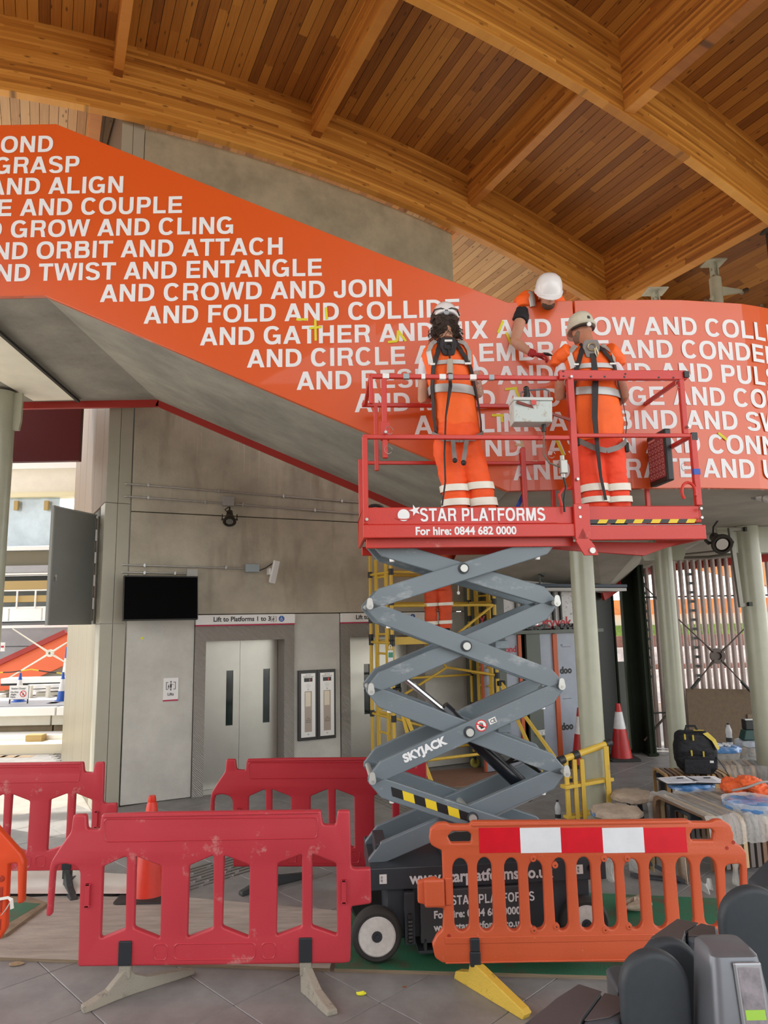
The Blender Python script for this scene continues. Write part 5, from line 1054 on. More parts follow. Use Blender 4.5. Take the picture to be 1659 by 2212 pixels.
# ================================================================ people
C_hv = mat('hivis_orange', (.95, .135, .012), .62, var=.07, nscale=7, bump=.25, bscale=14)
C_hvt = mat('hivis_trousers', (.90, .10, .012), .68, var=.10, nscale=6, bump=.35, bscale=12)
C_hvr = mat('hivis_red', (.88, .060, .015), .68, var=.08, nscale=6, bump=.35, bscale=12)
C_refl = mat('reflective_grey', (.46, .46, .45), .35, metal=.25, var=.06, nscale=12)
C_reflw = mat('reflective_white', (.80, .78, .68), .4, var=.05, nscale=12)
C_strap = mat('harness_black', (.018, .014, .016), .6)
C_strapg = mat('harness_grey', (.22, .20, .19), .6)
C_skin = mat('skin', (.50, .26, .17), .5, var=.08, nscale=9)
C_skin2 = mat('skin_ruddy', (.46, .20, .12), .5, var=.12, nscale=9)
C_tee = mat('tee_white', (.70, .70, .76), .8, var=.04, bump=.3, bscale=10)
C_teeb = mat('tee_black', (.012, .012, .016), .8, bump=.3, bscale=10)
C_hel = mat('helmet_white', (.78, .79, .80), .28, coat=.3)
C_helc = mat('helmet_cream', (.60, .58, .47), .4, var=.08, nscale=12)
C_hair = mat('hair_dark', (.030, .014, .007), .55, var=.5, nscale=40, bump=.8, bscale=60)
C_boot = mat('boot_black', (.012, .011, .010), .5)
C_glove = mat('glove_red', (.38, .012, .018), .6, bump=.3, bscale=60)
def voxelize(name, mb, m, parent, vox=.008, it=3, wr=0.0, ws=9.0):
    me = bpy.data.meshes.new(name); me.from_pydata(mb.v, [], mb.f); o = bpy.data.objects.new(name, me); COL.objects.link(o)
    r = o.modifiers.new('r', 'REMESH'); r.mode = 'VOXEL'; r.voxel_size = vox
    s = o.modifiers.new('s', 'SMOOTH'); s.factor = .6; s.iterations = it
    dg = bpy.context.evaluated_depsgraph_get(); m2 = bpy.data.meshes.new_from_object(o.evaluated_get(dg), depsgraph=dg)
    bpy.data.objects.remove(o); bpy.data.meshes.remove(me)
    if wr:
        for v, n in zip(m2.vertices, [v.normal.copy() for v in m2.vertices]):
            p = v.co; d = noise.noise(Vector((p.x * ws, p.y * ws, p.z * ws * 1.6))) + .5 * noise.noise(Vector((p.x * ws * 2.3, p.y * ws * 2.3, p.z * ws * 4))); v.co = p + n * d * wr
    m2.materials.clear(); m2.materials.append(m); m2.shade_smooth() if hasattr(m2, 'shade_smooth') else None
    for p in m2.polygons: p.use_smooth = True
    m2.name = name; o = bpy.data.objects.new(name, m2); COL.objects.link(o); o.parent = parent; return o
class Surf:                                     # stacked ellipse rings; angle 0 faces the camera side
    def __init__(s, rings, p=.86): s.r = [(Vector(c), a, b) for c, a, b in rings]; s.p = p
    def at(s, v, t, off=0.0):
        x = max(0, min(.9999, v)) * (len(s.r) - 1); i = int(x); f = x - i; f = f * f * (3 - 2 * f) * .35 + f * .65
        (c0, a0, b0), (c1, a1, b1) = s.r[i], s.r[i + 1]; c = c0.lerp(c1, f); a = a0 + (a1 - a0) * f + off; b = b0 + (b1 - b0) * f + off
        sn, cs = math.sin(t), math.cos(t)
        return c + Vector((a * math.copysign(abs(sn) ** s.p, sn), -b * math.copysign(abs(cs) ** s.p, cs), 0))
    def shell(s, mb, v0=0.0, v1=1.0, nv=14, nt=36, off=0.0):
        return mb.loft([[s.at(v0 + (v1 - v0) * j / nv, 2 * PI * k / nt, off) for k in range(nt)] for j in range(nv + 1)])
    def band(s, v0, v1, off=.006, t0=0, t1=2 * PI, tilt=0.0, nt=30, nv=3, th=.004):
        mb = MB(); n = nt + 1
        for o in (off, off - th):
            vs = [s.at(v0 + (v1 - v0) * j / nv + tilt * math.sin(t0 + (t1 - t0) * k / nt), t0 + (t1 - t0) * k / nt, o) for j in range(nv + 1) for k in range(n)]
            mb.add(vs, [(j * n + k, j * n + k + 1, (j + 1) * n + k + 1, (j + 1) * n + k) for j in range(nv) for k in range(nt)])
        return mb
    def ribbon(s, path, w, off=.012, th=.005, mb=None):
        P = []; 
        for (v0, t0), (v1, t1) in zip(path, path[1:]):
            for k in range(5): f = k / 5; P.append((v0 + (v1 - v0) * f, t0 + (t1 - t0) * f))
        P.append(path[-1]); R = []
        for i, (v, t) in enumerate(P):
            p = s.at(v, t, off); a = s.at(*P[max(0, i - 1)], off); b = s.at(*P[min(len(P) - 1, i + 1)], off); tn = (b - a).normalized()
            nn = (s.at(v, t, off + .02) - s.at(v, t, off)).normalized(); sd = tn.cross(nn).normalized() * w / 2
            R.append([p - sd, p + sd, p + sd + nn * th, p - sd + nn * th])
        return (mb or MB()).loft(R)
def hand(mb, W, d, up, k=1.0, grip=.5):
    """palm + five fingers from wrist W along d, `up` = back of the hand"""
    W, d, up = Vector(W), Vector(d).normalized(), Vector(up); up = (up - d * up.dot(d)).normalized(); s = d.cross(up)
    K = W + d * .085 * k
    mb.loft([[W + s * a * .026 * k + up * b * .017 * k for a, b in ((-1, -.8), (1, -.8), (1, .8), (-1, .8))], [K + s * a * .041 * k + up * b * .014 * k for a, b in ((-1, -.8), (1, -.8), (1, .8), (-1, .8))]])
    for i, L in enumerate((.072, .082, .076, .060)):
        b0 = W + d * .078 * k + s * (-.032 + .0215 * i) * k; ang = 0; p = b0; P = [b0 - d * .02]; P.append(b0)
        for j, f in enumerate((.45, .32, .26)): ang += grip * (.9 + .1 * i) * (0.55 + .35 * j); p = p + (d * math.cos(ang) - up * math.sin(ang)) * L * f * k; P.append(p)
        mb.tube(P, [.0095 * k, .0095 * k, .009 * k, .0082 * k, .007 * k], 8)
    t0 = W + d * .025 * k - s * .02 * k; mb.tube([t0, t0 + (-s * .028 + d * .022 - up * .006) * k, t0 + (-s * .038 + d * .052 - up * .018) * k, t0 + (-s * .032 + d * .074 - up * .030) * k], [.014 * k, .012 * k, .0105 * k, .008 * k], 8)
def head(mb, c, M, k=1.0):
    """skull, jaw, nose, ears in a frame: +y face, z up"""
    T = Matrix.Translation(c) @ M; q = MB(T)
    q.sphere((0, -.008 * k, .035 * k), .1 * k, 20, 14, (.78, .98, 1.0)); q.sphere((0, .028 * k, -.035 * k), .07 * k, 16, 10, (.83, .95, 1.0)); q.sphere((0, .055 * k, -.075 * k), .032 * k, 12, 8, (1.1, 1, .9))
    q.loft([[(-.011, .082, .025), (.011, .082, .025), (.009, .078, .03), (-.009, .078, .03)], [(-.017, .098, -.012), (.017, .098, -.012), (.012, .08, -.02), (-.012, .08, -.02)]])
    q.tube([(-.022, .085, -.046), (0, .093, -.044), (.022, .085, -.046)], .007, 8); q.tube([(-.035, .078, .045), (0, .09, .046), (.035, .078, .045)], .011, 8)
    for s in (-1, 1): q.sphere((s * .078 * k, -.005, .0), .028 * k, 12, 8, (.32, .75, 1.15))
    q.tube([(0, -.035, -.02), (0, -.045, -.10), (0, -.05, -.17)], [.058, .055, .062], 16)
    mb.v += q.v; o = len(mb.v) - len(q.v); mb.f += [tuple(i + o for i in f) for f in q.f]
def helmet(par, c, M, m, k=1.0, brim=True, ridges=True, style='peak'):
    T = Matrix.Translation(c) @ M
    e = thing('helmet', None, None); e.parent = par; e.matrix_parent_inverse = Matrix.Identity(4)
    S = Matrix.Diagonal((.86, 1.06, 1.0, 1)); n = 40
    pr = [(.128 * k, 0), (.130 * k, .012 * k), (.122 * k, .020 * k), (.120 * k, .05 * k), (.112 * k, .085 * k), (.092 * k, .118 * k), (.06 * k, .139 * k), (.025 * k, .147 * k), (0, .148 * k)]
    mb = MB(T @ S); mb.lathe(pr, n); ic = [(r * .95, z - .004) for r, z in pr[:-1]] + [(0, .14 * k)]; mb.lathe(ic, n); mb.lathe([pr[0], ic[0]], n)
    if style == 'peak':                          # front peak
        mb.loft([[(.115 * k * math.sin(a), .118 * k * math.cos(a), z) for a in [(-70 + 14 * i) * PI / 180 for i in range(11)]] for z in (.012 * k,)] + [[((.125 + .0) * k * math.sin(a), (.128 + .045 * math.cos(a) ** 1.5 if math.cos(a) > 0 else .128) * k * max(.3, math.cos(a)), -.008 * k) for a in [(-70 + 14 * i) * PI / 180 for i in range(11)]]], cap=False, closed=False)
        mb.loft([[((.125) * k * math.sin(a), (.128 + .045 * math.cos(a) ** 1.5) * k * max(.3, math.cos(a)), -.008 * k) for a in [(-70 + 14 * i) * PI / 180 for i in range(11)]], [(.11 * k * math.sin(a), .112 * k * math.cos(a), .0) for a in [(-70 + 14 * i) * PI / 180 for i in range(11)]]], cap=False, closed=False)
    mb.build('shell', m, e, smooth=True)
    if ridges:
        q = MB(T @ S)
        for x in (-.034, 0.0, .034):
            R = []
            for i in range(9):
                a = math.radians(25 + i * 15); r = .1245 * k; y = r * math.cos(a) * .96; z = .018 * k + .131 * k * math.sin(a); R.append([(x * k * .9 + s_ * .008 * k, y, z - abs(x) * .35 - (.004 if abs(s_) == 1 else 0) + .001) for s_ in (-1, -.5, .5, 1)])
            q.loft(R, closed=False)
        q.build('crown_ridge', m, e, smooth=True)
    return e, T
def G(px, py, Y): return atY(px, py, Y)
def ring(px, py, hw, b, Y): c = G(px, py, Y); k = (c - CAMP).dot(FW) / FPX; return (c, hw * k, b)
def boots(par, feet, m=None):
    for f in feet:
        f = Vector(f); MB().loft([[(f.x + a * w_, f.y + y, f.z + z) for a, z in ((-1, 0), (1, 0), (.85, h_), (-.85, h_))] for y, w_, h_ in ((-.11, .035, .09), (-.06, .045, .15), (.02, .046, .15), (.07, .05, .085), (.14, .048, .06), (.18, .03, .035))]).build('boot', m or C_boot, par, bevel=.012, smooth=True)

# ---------------------------------------------------------------- first worker: long hair, tattooed arm
Y1 = 5.44
w1 = thing('person', 'worker with long curly hair, white helmet and harness, seen from behind at left', 'person')
ts = Surf([ring(989, 945, 46, .135, Y1), ring(987, 915, 47, .14, Y1), ring(982, 880, 47, .135, Y1), ring(975, 840, 48, .135, Y1), ring(970, 800, 52, .14, Y1), ring(966, 770, 56, .13, Y1), ring(965, 752, 50, .105, Y1), ring(962, 740, 27, .075, Y1), ring(961, 733, 18, .06, Y1)])
mb = MB(); ts.shell(mb); mb_b = MB(); ts.shell(mb_b, .05, 1, off=-.02)
voxelize('vest', mb, C_hv, w1, .009, 3, .005, 10)
hc = G(962, 702, Y1 - .0); Mh = Matrix.Rotation(math.radians(0), 4, 'Z') @ Matrix.Rotation(math.radians(-8), 4, 'X'); head(mb_b, hc, Mh)
def armw(mb, S, E, W, r=(.05, .044, .04, .028), bulge=1.0):
    S, E, W = Vector(S), Vector(E), Vector(W)
    mb.tube([S, S.lerp(E, .35), S.lerp(E, .8), E, E.lerp(W, .25), E.lerp(W, .7), W], [r[0], r[0] * 1.02, r[1], r[1] * .92, r[2] * 1.08, r[3] * 1.12, r[3]], 14)
S_l = G(920, 782, Y1 + .02); E_l = G(912, 862, Y1 + .06); H_l = G(950, 858, Y1 + .33)
S_r = G(1014, 780, Y1 + .02); E_r = G(1034, 850, Y1 + .05); H_r = G(1006, 800, Y1 + .36)
for S, E, H in ((S_l, E_l, H_l), (S_r, E_r, H_r)):
    armw(mb_b, S, E, H, (.052, .044, .043, .028)); hand(mb_b, H, (H - E), (0, -.2, 1), .95, .7)
voxelize('body', mb_b, C_skin, w1, .0065, 3)
tt = mat('tattooed_skin', (.42, .23, .16), .5); n2 = tt.node_tree; v2 = n2.nodes.new('ShaderNodeTexVoronoi'); v2.feature = 'DISTANCE_TO_EDGE'; v2.inputs['Scale'].default_value = 38; tc2 = n2.nodes.new('ShaderNodeTexCoord'); ns = n2.nodes.new('ShaderNodeTexNoise'); ns.inputs['Scale'].default_value = 9
n2.links.new(tc2.outputs['Object'], ns.inputs[0]); ad = n2.nodes.new('ShaderNodeMixRGB'); ad.inputs[0].default_value = .25; n2.links.new(tc2.outputs['Object'], ad.inputs[1]); n2.links.new(ns.outputs['Color'], ad.inputs[2]); n2.links.new(ad.outputs[0], v2.inputs['Vector'])
r2 = n2.nodes.new('ShaderNodeValToRGB'); r2.color_ramp.elements[0].position = .02; r2.color_ramp.elements[0].color = (.16, .10, .09, 1); r2.color_ramp.elements[1].position = .07; r2.color_ramp.elements[1].color = (.48, .27, .19, 1); n2.links.new(v2.outputs['Distance'], r2.inputs[0]); n2.links.new(r2.outputs[0], n2.nodes['Principled BSDF'].inputs['Base Color'])
MB().tube([S_r.lerp(E_r, .42), S_r.lerp(E_r, .8), E_r, E_r.lerp(H_r, .1)], [.0535, .047, .043, .044], 18, cap=False).build('tattoo', tt, w1, smooth=True)
def sleeve(par, S, E, m, f=.52, r=(.060, .066), inset=.06):
    mb = MB(); D = (E - S).normalized(); mb.tube([S - D * inset * .4 , S, S.lerp(E, f * .5), S.lerp(E, f)], [r[0] * .8, r[0], r[0] * 1.04, r[1]], 20); return voxelize('sleeve', mb, m, par, .008, 3, .005, 12)
sleeve(w1, S_l + Vector((.01, 0, .02)), E_l, C_tee, .55); sleeve(w1, S_r + Vector((-.01, 0, .02)), E_r, C_tee, .42)
# trousers
def trousers(par, hip, legs, m, bands, bm=C_reflw, wr=.008, vox=.01):
    mb = MB(); hs = Surf(hip); hs.shell(mb); L = [Surf(l) for l in legs]
    for l in L: l.shell(mb, nv=18)
    o = voxelize('trousers', mb, m, par, vox, 3, wr, 9)
    for l in L:
        for v0, v1 in bands: l.band(v0, v1, .016, tilt=.006).build('reflective_band', bm, par, smooth=True)
    return L
Yt = Y1
trousers(w1, [ring(988, 965, 50, .14, Yt), ring(988, 940, 50, .145, Yt), ring(988, 915, 45, .135, Yt)],
         [[ring(986, 1135, 19, .065, Yt), ring(985, 1095, 27, .09, Yt), ring(982, 1060, 27, .09, Yt), ring(975, 1020, 28, .095, Yt), ring(968, 985, 31, .105, Yt), ring(965, 955, 30, .12, Yt)],
          [ring(1052, 1135, 19, .065, Yt), ring(1045, 1095, 27, .09, Yt), ring(1037, 1055, 27, .09, Yt), ring(1026, 1015, 28, .095, Yt), ring(1013, 980, 31, .105, Yt), ring(1008, 955, 30, .12, Yt)]], C_hvt, ((.20, .285), (.37, .455)))
boots(w1, [(G(986, 1120, Yt).x, Yt, 2.972), (G(1052, 1120, Yt).x, Yt + .02, 2.972)])
# bands on the vest
ts.band(.315, .37, .012, tilt=-.012).build('reflective_band', C_refl, w1, smooth=True)
ts.band(.50, .54, .012, -.6, .9).build('reflective_band', C_refl, w1, smooth=True)
for t in (-.72, .78): ts.ribbon([(.52, t * 1.05), (.66, t), (.76, t * .86), (.83, t * .8)], .048, .010).build('reflective_band', C_refl, w1)
# harness
def harness(par, ts, cv=.70, ct=0.0, xs=.55, grey=False):
    hm = MB(); ts.ribbon([(.87, -.9 * xs), (cv + .06, -.42 * xs), (cv - .10, -.34), (.5, -.60), (.36, -.95), (.16, -1.25), (.02, -1.2)], .04, .016, mb=hm); ts.ribbon([(.87, .95 * xs), (cv + .06, .42 * xs), (cv - .10, .40), (.5, .75), (.36, 1.1), (.16, 1.3), (.02, 1.25)], .04, .016, mb=hm); hm.build('harness_strap', C_strap, par)
    c0 = ts.at(cv, ct, .02); MB(Matrix.Translation(c0)).prism(rnd([(-.055, .06), (.055, .06), (.07, .0), (.045, -.09), (-.045, -.09), (-.07, 0)], .02), -.012, .012, xz()).build('back_pad', C_strap if not grey else C_strapg, par, bevel=.004)
    return c0
c0 = harness(w1, ts)
MB(Matrix.Translation(c0)).box(-.03, .03, -.022, -.012, .02, .036).build('pad_label', C_whitep, w1)
MB(Matrix.Translation(c0)).tube([(0.03 * math.cos(a * PI / 6), -.022, -.02 + .028 * math.sin(a * PI / 6)) for a in range(13)], .005, 8).build('d_ring', C_black, w1, smooth=True)
for s in (-1, 1): p = ts.at(.505, .62 * s, .024); MB(Matrix.Translation(p)).box(-.024, .024, -.005, .005, -.008, .008).build('strap_keeper', C_whitep, w1)
pL = [c0 + Vector((0, -.02, -.05)), c0 + Vector((.005, -.04, -.14)), c0 + Vector((.0, -.045, -.26)), c0 + Vector((.0, -.05, -.36))]
MB().tube(pL[1:3], [.022, .026], 12).build('shock_pack', mat('pack_beige', (.42, .38, .30), .6), w1, smooth=True); MB().tube([pL[0], pL[1]], .008, 8).build('lanyard', C_strap, w1)
MB().tube([pL[2], pL[3], G(963, 900, Y1 - .22), G(960, 980, Y1 - .24), G(962, 1040, Y1 - .22), G(955, 1092, Y1 - .2)], [.012, .015, .007, .007, .007, .007], 8).build('lanyard', C_strap, w1, smooth=True)
lp = Surf([ring(966, 985, 33, .118, Yt), ring(965, 950, 32, .13, Yt)]); lq = Surf([ring(1013, 985, 33, .118, Yt), ring(1010, 950, 32, .13, Yt)])
hb = Surf([ring(988, 970, 53, .155, Yt), ring(988, 940, 53, .16, Yt), ring(988, 915, 48, .15, Yt)])
mb = MB(); hb.ribbon([(.55, -1.5), (.35, -1.0), (.22, -.55), (.20, -.25), (.15, .0)], .042, .006, mb=mb); hb.ribbon([(.55, 1.5), (.35, 1.0), (.22, .55), (.20, .25), (.15, .0)], .042, .006, mb=mb)
e1 = hb.at(.2, -.2, .02); mb.bar(e1, e1 + Vector((.01, -.01, -.17)), .034, .006, (0, 1, 0)); e2 = hb.at(.2, .15, .02); mb.bar(e2 + Vector((.015, 0, 0)), e2 + Vector((-.02, -.01, -.19)), .034, .006, (0, 1, 0)); mb.build('leg_strap', C_strapg, w1)
MB().sphere(e1 + Vector((.01, -.01, -.18)), .02, 10, 8).sphere(e2 + Vector((-.02, -.01, -.2)), .022, 10, 8).build('strap_end', C_strap, w1)
# hair and helmet
mb = MB(); random.seed(5)
for i in range(46):
    a = random.uniform(-2.2, 2.2); zz = random.uniform(-.125, .06); r = .092 + random.uniform(-.01, .012) - max(0, -zz - .09) * .5
    mb.sphere((hc.x + r * math.sin(a), hc.y - .01 - r * math.cos(a) * .95, hc.z + zz), random.uniform(.022, .034), 8, 6)
mb.sphere((hc.x, hc.y - .01, hc.z - .02), .1, 16, 12, (1, 1, 1.1)); 
voxelize('hair', mb, C_hair, w1, .006, 1, .007, 30)
mb = MB()
for i in range(90):
    a = random.uniform(-2.0, 2.0); z0 = hc.z + random.uniform(-.14, .0); r = .115; x, y = hc.x + r * math.sin(a), hc.y - .01 - r * math.cos(a)
    P = []
    for k in range(6): P.append((x + .012 * math.sin(k * 1.6 + i) + .006 * k * math.sin(a), y + .008 * math.cos(k * 1.6 + i), z0 - k * .011))
    mb.tube(P, .0022, 4)
mb.build('curls', C_hair, w1)
ht, T = helmet(w1, hc + Vector((0, .0, .03)), Matrix.Rotation(math.radians(-14), 4, 'X'), C_hel, 1.04, ridges=False)
mb = MB(T @ Matrix.Scale(1.08, 4))
for s in (-1, 1):
    mb.tube([(s * .108, -.03, .03), (s * .085, -.085, .045), (s * .04, -.118, .03), (-s * .01, -.128, .0)], .006, 6); 
mb.build('helmet_strap', C_black, ht, smooth=True)
MB(T).cyl((0, -.122, -.01), (0, -.137, -.012), .022, n=18).build('size_dial', mat('dial_clear', (.35, .38, .42), .2), ht, smooth=True)
MB(T).lathe([(0, 0), (.014, 0), (.014, .004), (0, .004)], 14, Matrix.Translation((0, -.112, .088)) @ Matrix.Rotation(math.radians(62), 4, 'X')).build('helmet_mark', C_black, ht)
text('lettering', 'eudg', .028, C_ink, ht, T @ Matrix.Translation((0, -.088, .122)) @ Matrix.Rotation(math.radians(42), 4, 'X'), bold=.001, align='CENTER')

# ---------------------------------------------------------------- second worker: cream helmet
Y2 = 5.46
w2 = thing('person', 'worker with cream helmet and bare neck at the right end of the platform', 'person')
ts = Surf([ring(1292, 958, 50, .15, Y2), ring(1290, 920, 56, .155, Y2), ring(1285, 880, 54, .15, Y2), ring(1278, 840, 52, .145, Y2), ring(1274, 800, 54, .145, Y2), ring(1268, 772, 57, .13, Y2), ring(1266, 758, 44, .10, Y2), ring(1263, 749, 24, .07, Y2), ring(1261, 744, 16, .055, Y2)])
mb = MB(); ts.shell(mb); mb_b = MB(); ts.shell(mb_b, .05, 1, off=-.02); voxelize('vest', mb, C_hv, w2, .009, 3, .006, 8)
hc = G(1257, 722, Y2); Mh = Matrix.Rotation(math.radians(14), 4, 'Z') @ Matrix.Rotation(math.radians(-12), 4, 'X'); head(mb_b, hc, Mh, .98)
S_l = G(1216, 786, Y2 + .02); E_l = G(1208, 856, Y2 + .06); H_l = G(1232, 840, Y2 + .34); S_r = G(1324, 786, Y2 + .02); E_r = G(1348, 855, Y2 + .06); H_r = G(1328, 878, Y2 + .32)
for S, E, H in ((S_l, E_l, H_l), (S_r, E_r, H_r)):
    armw(mb_b, S, E, H, (.052, .046, .044, .029)); hand(mb_b, H, (H - E), (0, -.2, 1), .95, .8)
voxelize('body', mb_b, C_skin2, w2, .0065, 3); sleeve(w2, S_l + Vector((.01, 0, .01)), E_l, C_tee, .5, (.062, .068)); sleeve(w2, S_r + Vector((-.01, 0, .01)), E_r, C_tee, .5, (.062, .07))
# wide shoulder flaps of the vest
for s, S in ((-1, S_l), (1, S_r)):
    mb = MB(); a = ts.at(.70, s * .9, .0); b = Vector(S) + Vector((s * .045, -.0, .03)); mb.tube([a, a.lerp(b, .6), b, b + Vector((s * .012, 0, -.05))], [.07, .07, .062, .05], 16, flat=1.0); voxelize('vest_shoulder', mb, C_hv, w2, .009, 3, .004, 10)
trousers(w2, [ring(1297, 985, 46, .14, Y2), ring(1296, 955, 48, .145, Y2), ring(1294, 930, 45, .135, Y2)],
         [[ring(1292, 1120, 19, .065, Y2), ring(1288, 1088, 27, .09, Y2), ring(1284, 1060, 26, .09, Y2), ring(1280, 1025, 26, .09, Y2), ring(1275, 990, 29, .10, Y2), ring(1273, 960, 30, .12, Y2)],
          [ring(1336, 1120, 19, .065, Y2), ring(1335, 1088, 26, .09, Y2), ring(1332, 1060, 25, .09, Y2), ring(1327, 1025, 26, .09, Y2), ring(1322, 990, 28, .10, Y2), ring(1318, 960, 30, .12, Y2)]], C_hvr, ((.20, .29), (.37, .47)))
boots(w2, [(G(1292, 1118, Y2).x, Y2, 2.956), (G(1338, 1118, Y2).x, Y2 + .02, 2.956)])
ts.band(.30, .345, .012, tilt=-.012).build('reflective_band', C_refl, w2, smooth=True); ts.band(.47, .51, .012, -.7, .9).build('reflective_band', C_refl, w2, smooth=True)
for t in (-.82, .86): ts.ribbon([(.48, t * 1.02), (.60, t * 1.0), (.72, t * .86), (.80, t * .8)], .048, .010).build('reflective_band', C_refl, w2)
c0 = harness(w2, ts, .70, 0, .5, True)
MB(Matrix.Translation(c0)).tube([(0.034 * math.cos(a * PI / 6), -.022, -.005 + .030 * math.sin(a * PI / 6)) for a in range(13)], .0045, 8).tube([(.03, -.03, -.02), (.045, -.03, -.06), (.035, -.03, -.1), (.02, -.03, -.06), (.02, -.03, -.02)], .004, 6).build('karabiner', mat('brass', (.55, .45, .25), .3, metal=.9), w2, smooth=True)
for s in (-1, 1): p = ts.at(.50, .62 * s, .024); MB(Matrix.Translation(p)).box(-.024, .024, -.005, .005, -.007, .007).build('strap_keeper', C_whitep, w2)
MB().loft([[p + Vector((-.022 * k, 0, 0)), p + Vector((.022 * k, 0, 0)), p + Vector((.022 * k, .006, 0)), p + Vector((-.022 * k, .006, 0))] for p, k in ((c0 + Vector((.005, -.02, -.06)), 1), (c0 + Vector((.01, -.035, -.25)), 1.1), (G(1285, 900, Y2 - .2), 1), (G(1290, 960, Y2 - .19), .7), (G(1298, 1030, Y2 - .14), .5), (G(1309, 1080, Y2 - .12), .5))]).build('lanyard', C_strap, w2)
hb = Surf([ring(1297, 990, 49, .155, Y2), ring(1296, 955, 51, .16, Y2), ring(1294, 930, 48, .15, Y2)]); mb = MB(); hb.ribbon([(.55, -1.4), (.35, -.9), (.2, -.45), (.1, .0)], .042, .006, mb=mb); hb.ribbon([(.55, 1.4), (.35, .9), (.2, .45), (.1, .0)], .042, .006, mb=mb); mb.build('leg_strap', C_strapg, w2)
MB().box(-.03, .03, -.02, .02, -.06, .06, Matrix.Translation(hb.at(.6, -1.3, .01))).box(-.02, .02, -.02, .02, -.05, .03, Matrix.Translation(hb.at(.3, 1.3, .01))).build('pouch', C_strap, w2, bevel=.01)
ht, T = helmet(w2, hc + Vector((-.004, -.0, .038)), Matrix.Rotation(math.radians(10), 4, 'Z') @ Matrix.Rotation(math.radians(-6), 4, 'X') @ Matrix.Rotation(math.radians(-3), 4, 'Y'), C_helc, 1.0, ridges=False)
MB(T @ Matrix.Diagonal((.86, 1.06, 1, 1))).lathe([(.132, .018), (.136, .006), (.128, -.004)], 36).build('rain_gutter', C_helc, ht, smooth=True)
MB(T).tube([(.095 * math.sin(a), -.115 * math.cos(a), -.018 - .004 * math.cos(a * 2)) for a in [(-80 + 20 * i) * PI / 180 for i in range(9)]], .010, 8, flat=.6).build('headband', C_black, ht, smooth=True)
MB(T).cyl((.005, -.12, -.02), (.005, -.135, -.022), .017, n=18).build('size_dial', C_whitep, ht, smooth=True)
MB(T @ Matrix.Translation((.012, -.1265, .045)) @ Matrix.Rotation(math.radians(-14), 4, 'X')).prism(rnd([(-.014, -.014), (.014, -.014), (.010, .014), (-.010, .014)], .006), -.003, .003, xz()).build('helmet_mark', mat('mark_grey', (.06, .065, .07), .5), ht)
MB().sphere(hc + Vector((0, -.0, -.02)), .088, 16, 10, (.86, .98, 1)).build('cropped_hair', mat('hair_grey', (.20, .13, .09), .8, var=.2, nscale=60), w2, smooth=True)

# ---------------------------------------------------------------- third worker: leans over the parapet
w3 = thing('person', 'worker in white helmet leaning over the orange parapet, reaching down', 'person')
sh_l = G(1136, 660, 6.02); sh_r = G(1222, 668, 6.06); nk = G(1180, 640, 6.02)
mb_b = MB(); pel = Vector((1.50, 6.62, 4.92)); mb = MB()
mb.loft([[Vector((c[0] + a * math.sin(t), c[1] + .4 * b * -math.cos(t), c[2] + b * math.cos(t) * .9)) for t in [k * PI / 12 for k in range(24)]] for c, a, b in (((1.50, 6.66, 4.90), .17, .14), ((1.47, 6.45, 5.06), .18, .13), ((1.45, 6.22, 5.17), .20, .125), ((sh_l.x * .5 + sh_r.x * .5, 6.08, 5.19), .20, .10), ((nk.x, 5.98, 5.17), .09, .07))])
mb.tube([sh_l + Vector((.07, .06, .05)), sh_l + Vector((.01, .0, .05)), sh_l + Vector((-.035, -.025, .01)), sh_l + Vector((-.035, -.04, -.05))], [.10, .095, .088, .070], 18); mb.tube([sh_r + Vector((-.05, .06, .02)), sh_r + Vector((0, .02, 0)), sh_r + Vector((.02, .03, -.03))], [.085, .07, .05], 18)
voxelize('vest', mb, C_hv, w3, .009, 3, .006, 10)
hc = G(1184, 640, 5.88); Mh = Matrix.Rotation(math.radians(178), 4, 'Z') @ Matrix.Rotation(math.radians(-42), 4, 'X')
head(mb_b, hc, Mh); El = G(1112, 738, 5.87); Hd = G(1150, 765, 5.80); S0 = G(1128, 676, 5.98)
armw(mb_b, S0, El, Hd, (.052, .046, .045, .030))
S2 = sh_r + Vector((0, .03, -.02)); armw(mb_b, S2, S2 + Vector((.10, .12, -.12)), S2 + Vector((.02, .16, -.30)), (.05, .045, .04, .028)); hand(mb_b, S2 + Vector((.02, .16, -.30)), (-.1, .1, -1), (0, 1, 0), .95, .6)
mb_b.tube([nk + Vector((0, .04, 0)), hc], .055, 14)
voxelize('body', mb_b, C_skin, w3, .0065, 3)
mb = MB(); mb.tube([S0 + Vector((0, .0, .03)), S0.lerp(El, .12), S0.lerp(El, .32)], [.060, .070, .073], 20); mb.tube([S0 + Vector((-.10, .06, .05)), S0 + Vector((-.03, .02, .0))], [.03, .05], 12); voxelize('sleeve', mb, C_teeb, w3, .008, 2, .006, 12)
mb = MB(); dH = (G(1186, 768, 5.78) - Hd); hand(mb, Hd, dH, (.15, -.3, .9), 1.12, .75); mb.tube([Hd - (Hd - El).normalized() * .035, Hd + dH.normalized() * .02], [.036, .034], 14); voxelize('glove', mb, C_glove, w3, .0045, 2)
tip = Hd + dH.normalized() * .13
sm = thing('hand_tool', 'small dark hand tool held in the red glove against the lettering', 'tool', tip); MB().tube([(-.04, -.012, .012), (.0, -.016, .004), (.04, -.01, -.006)], [.012, .014, .006], 10).build('handle', C_black, sm, smooth=True); MB().tube([(.04, -.01, -.006), (.065, -.006, -.01)], .004, 8).build('blade', C_chr, sm)
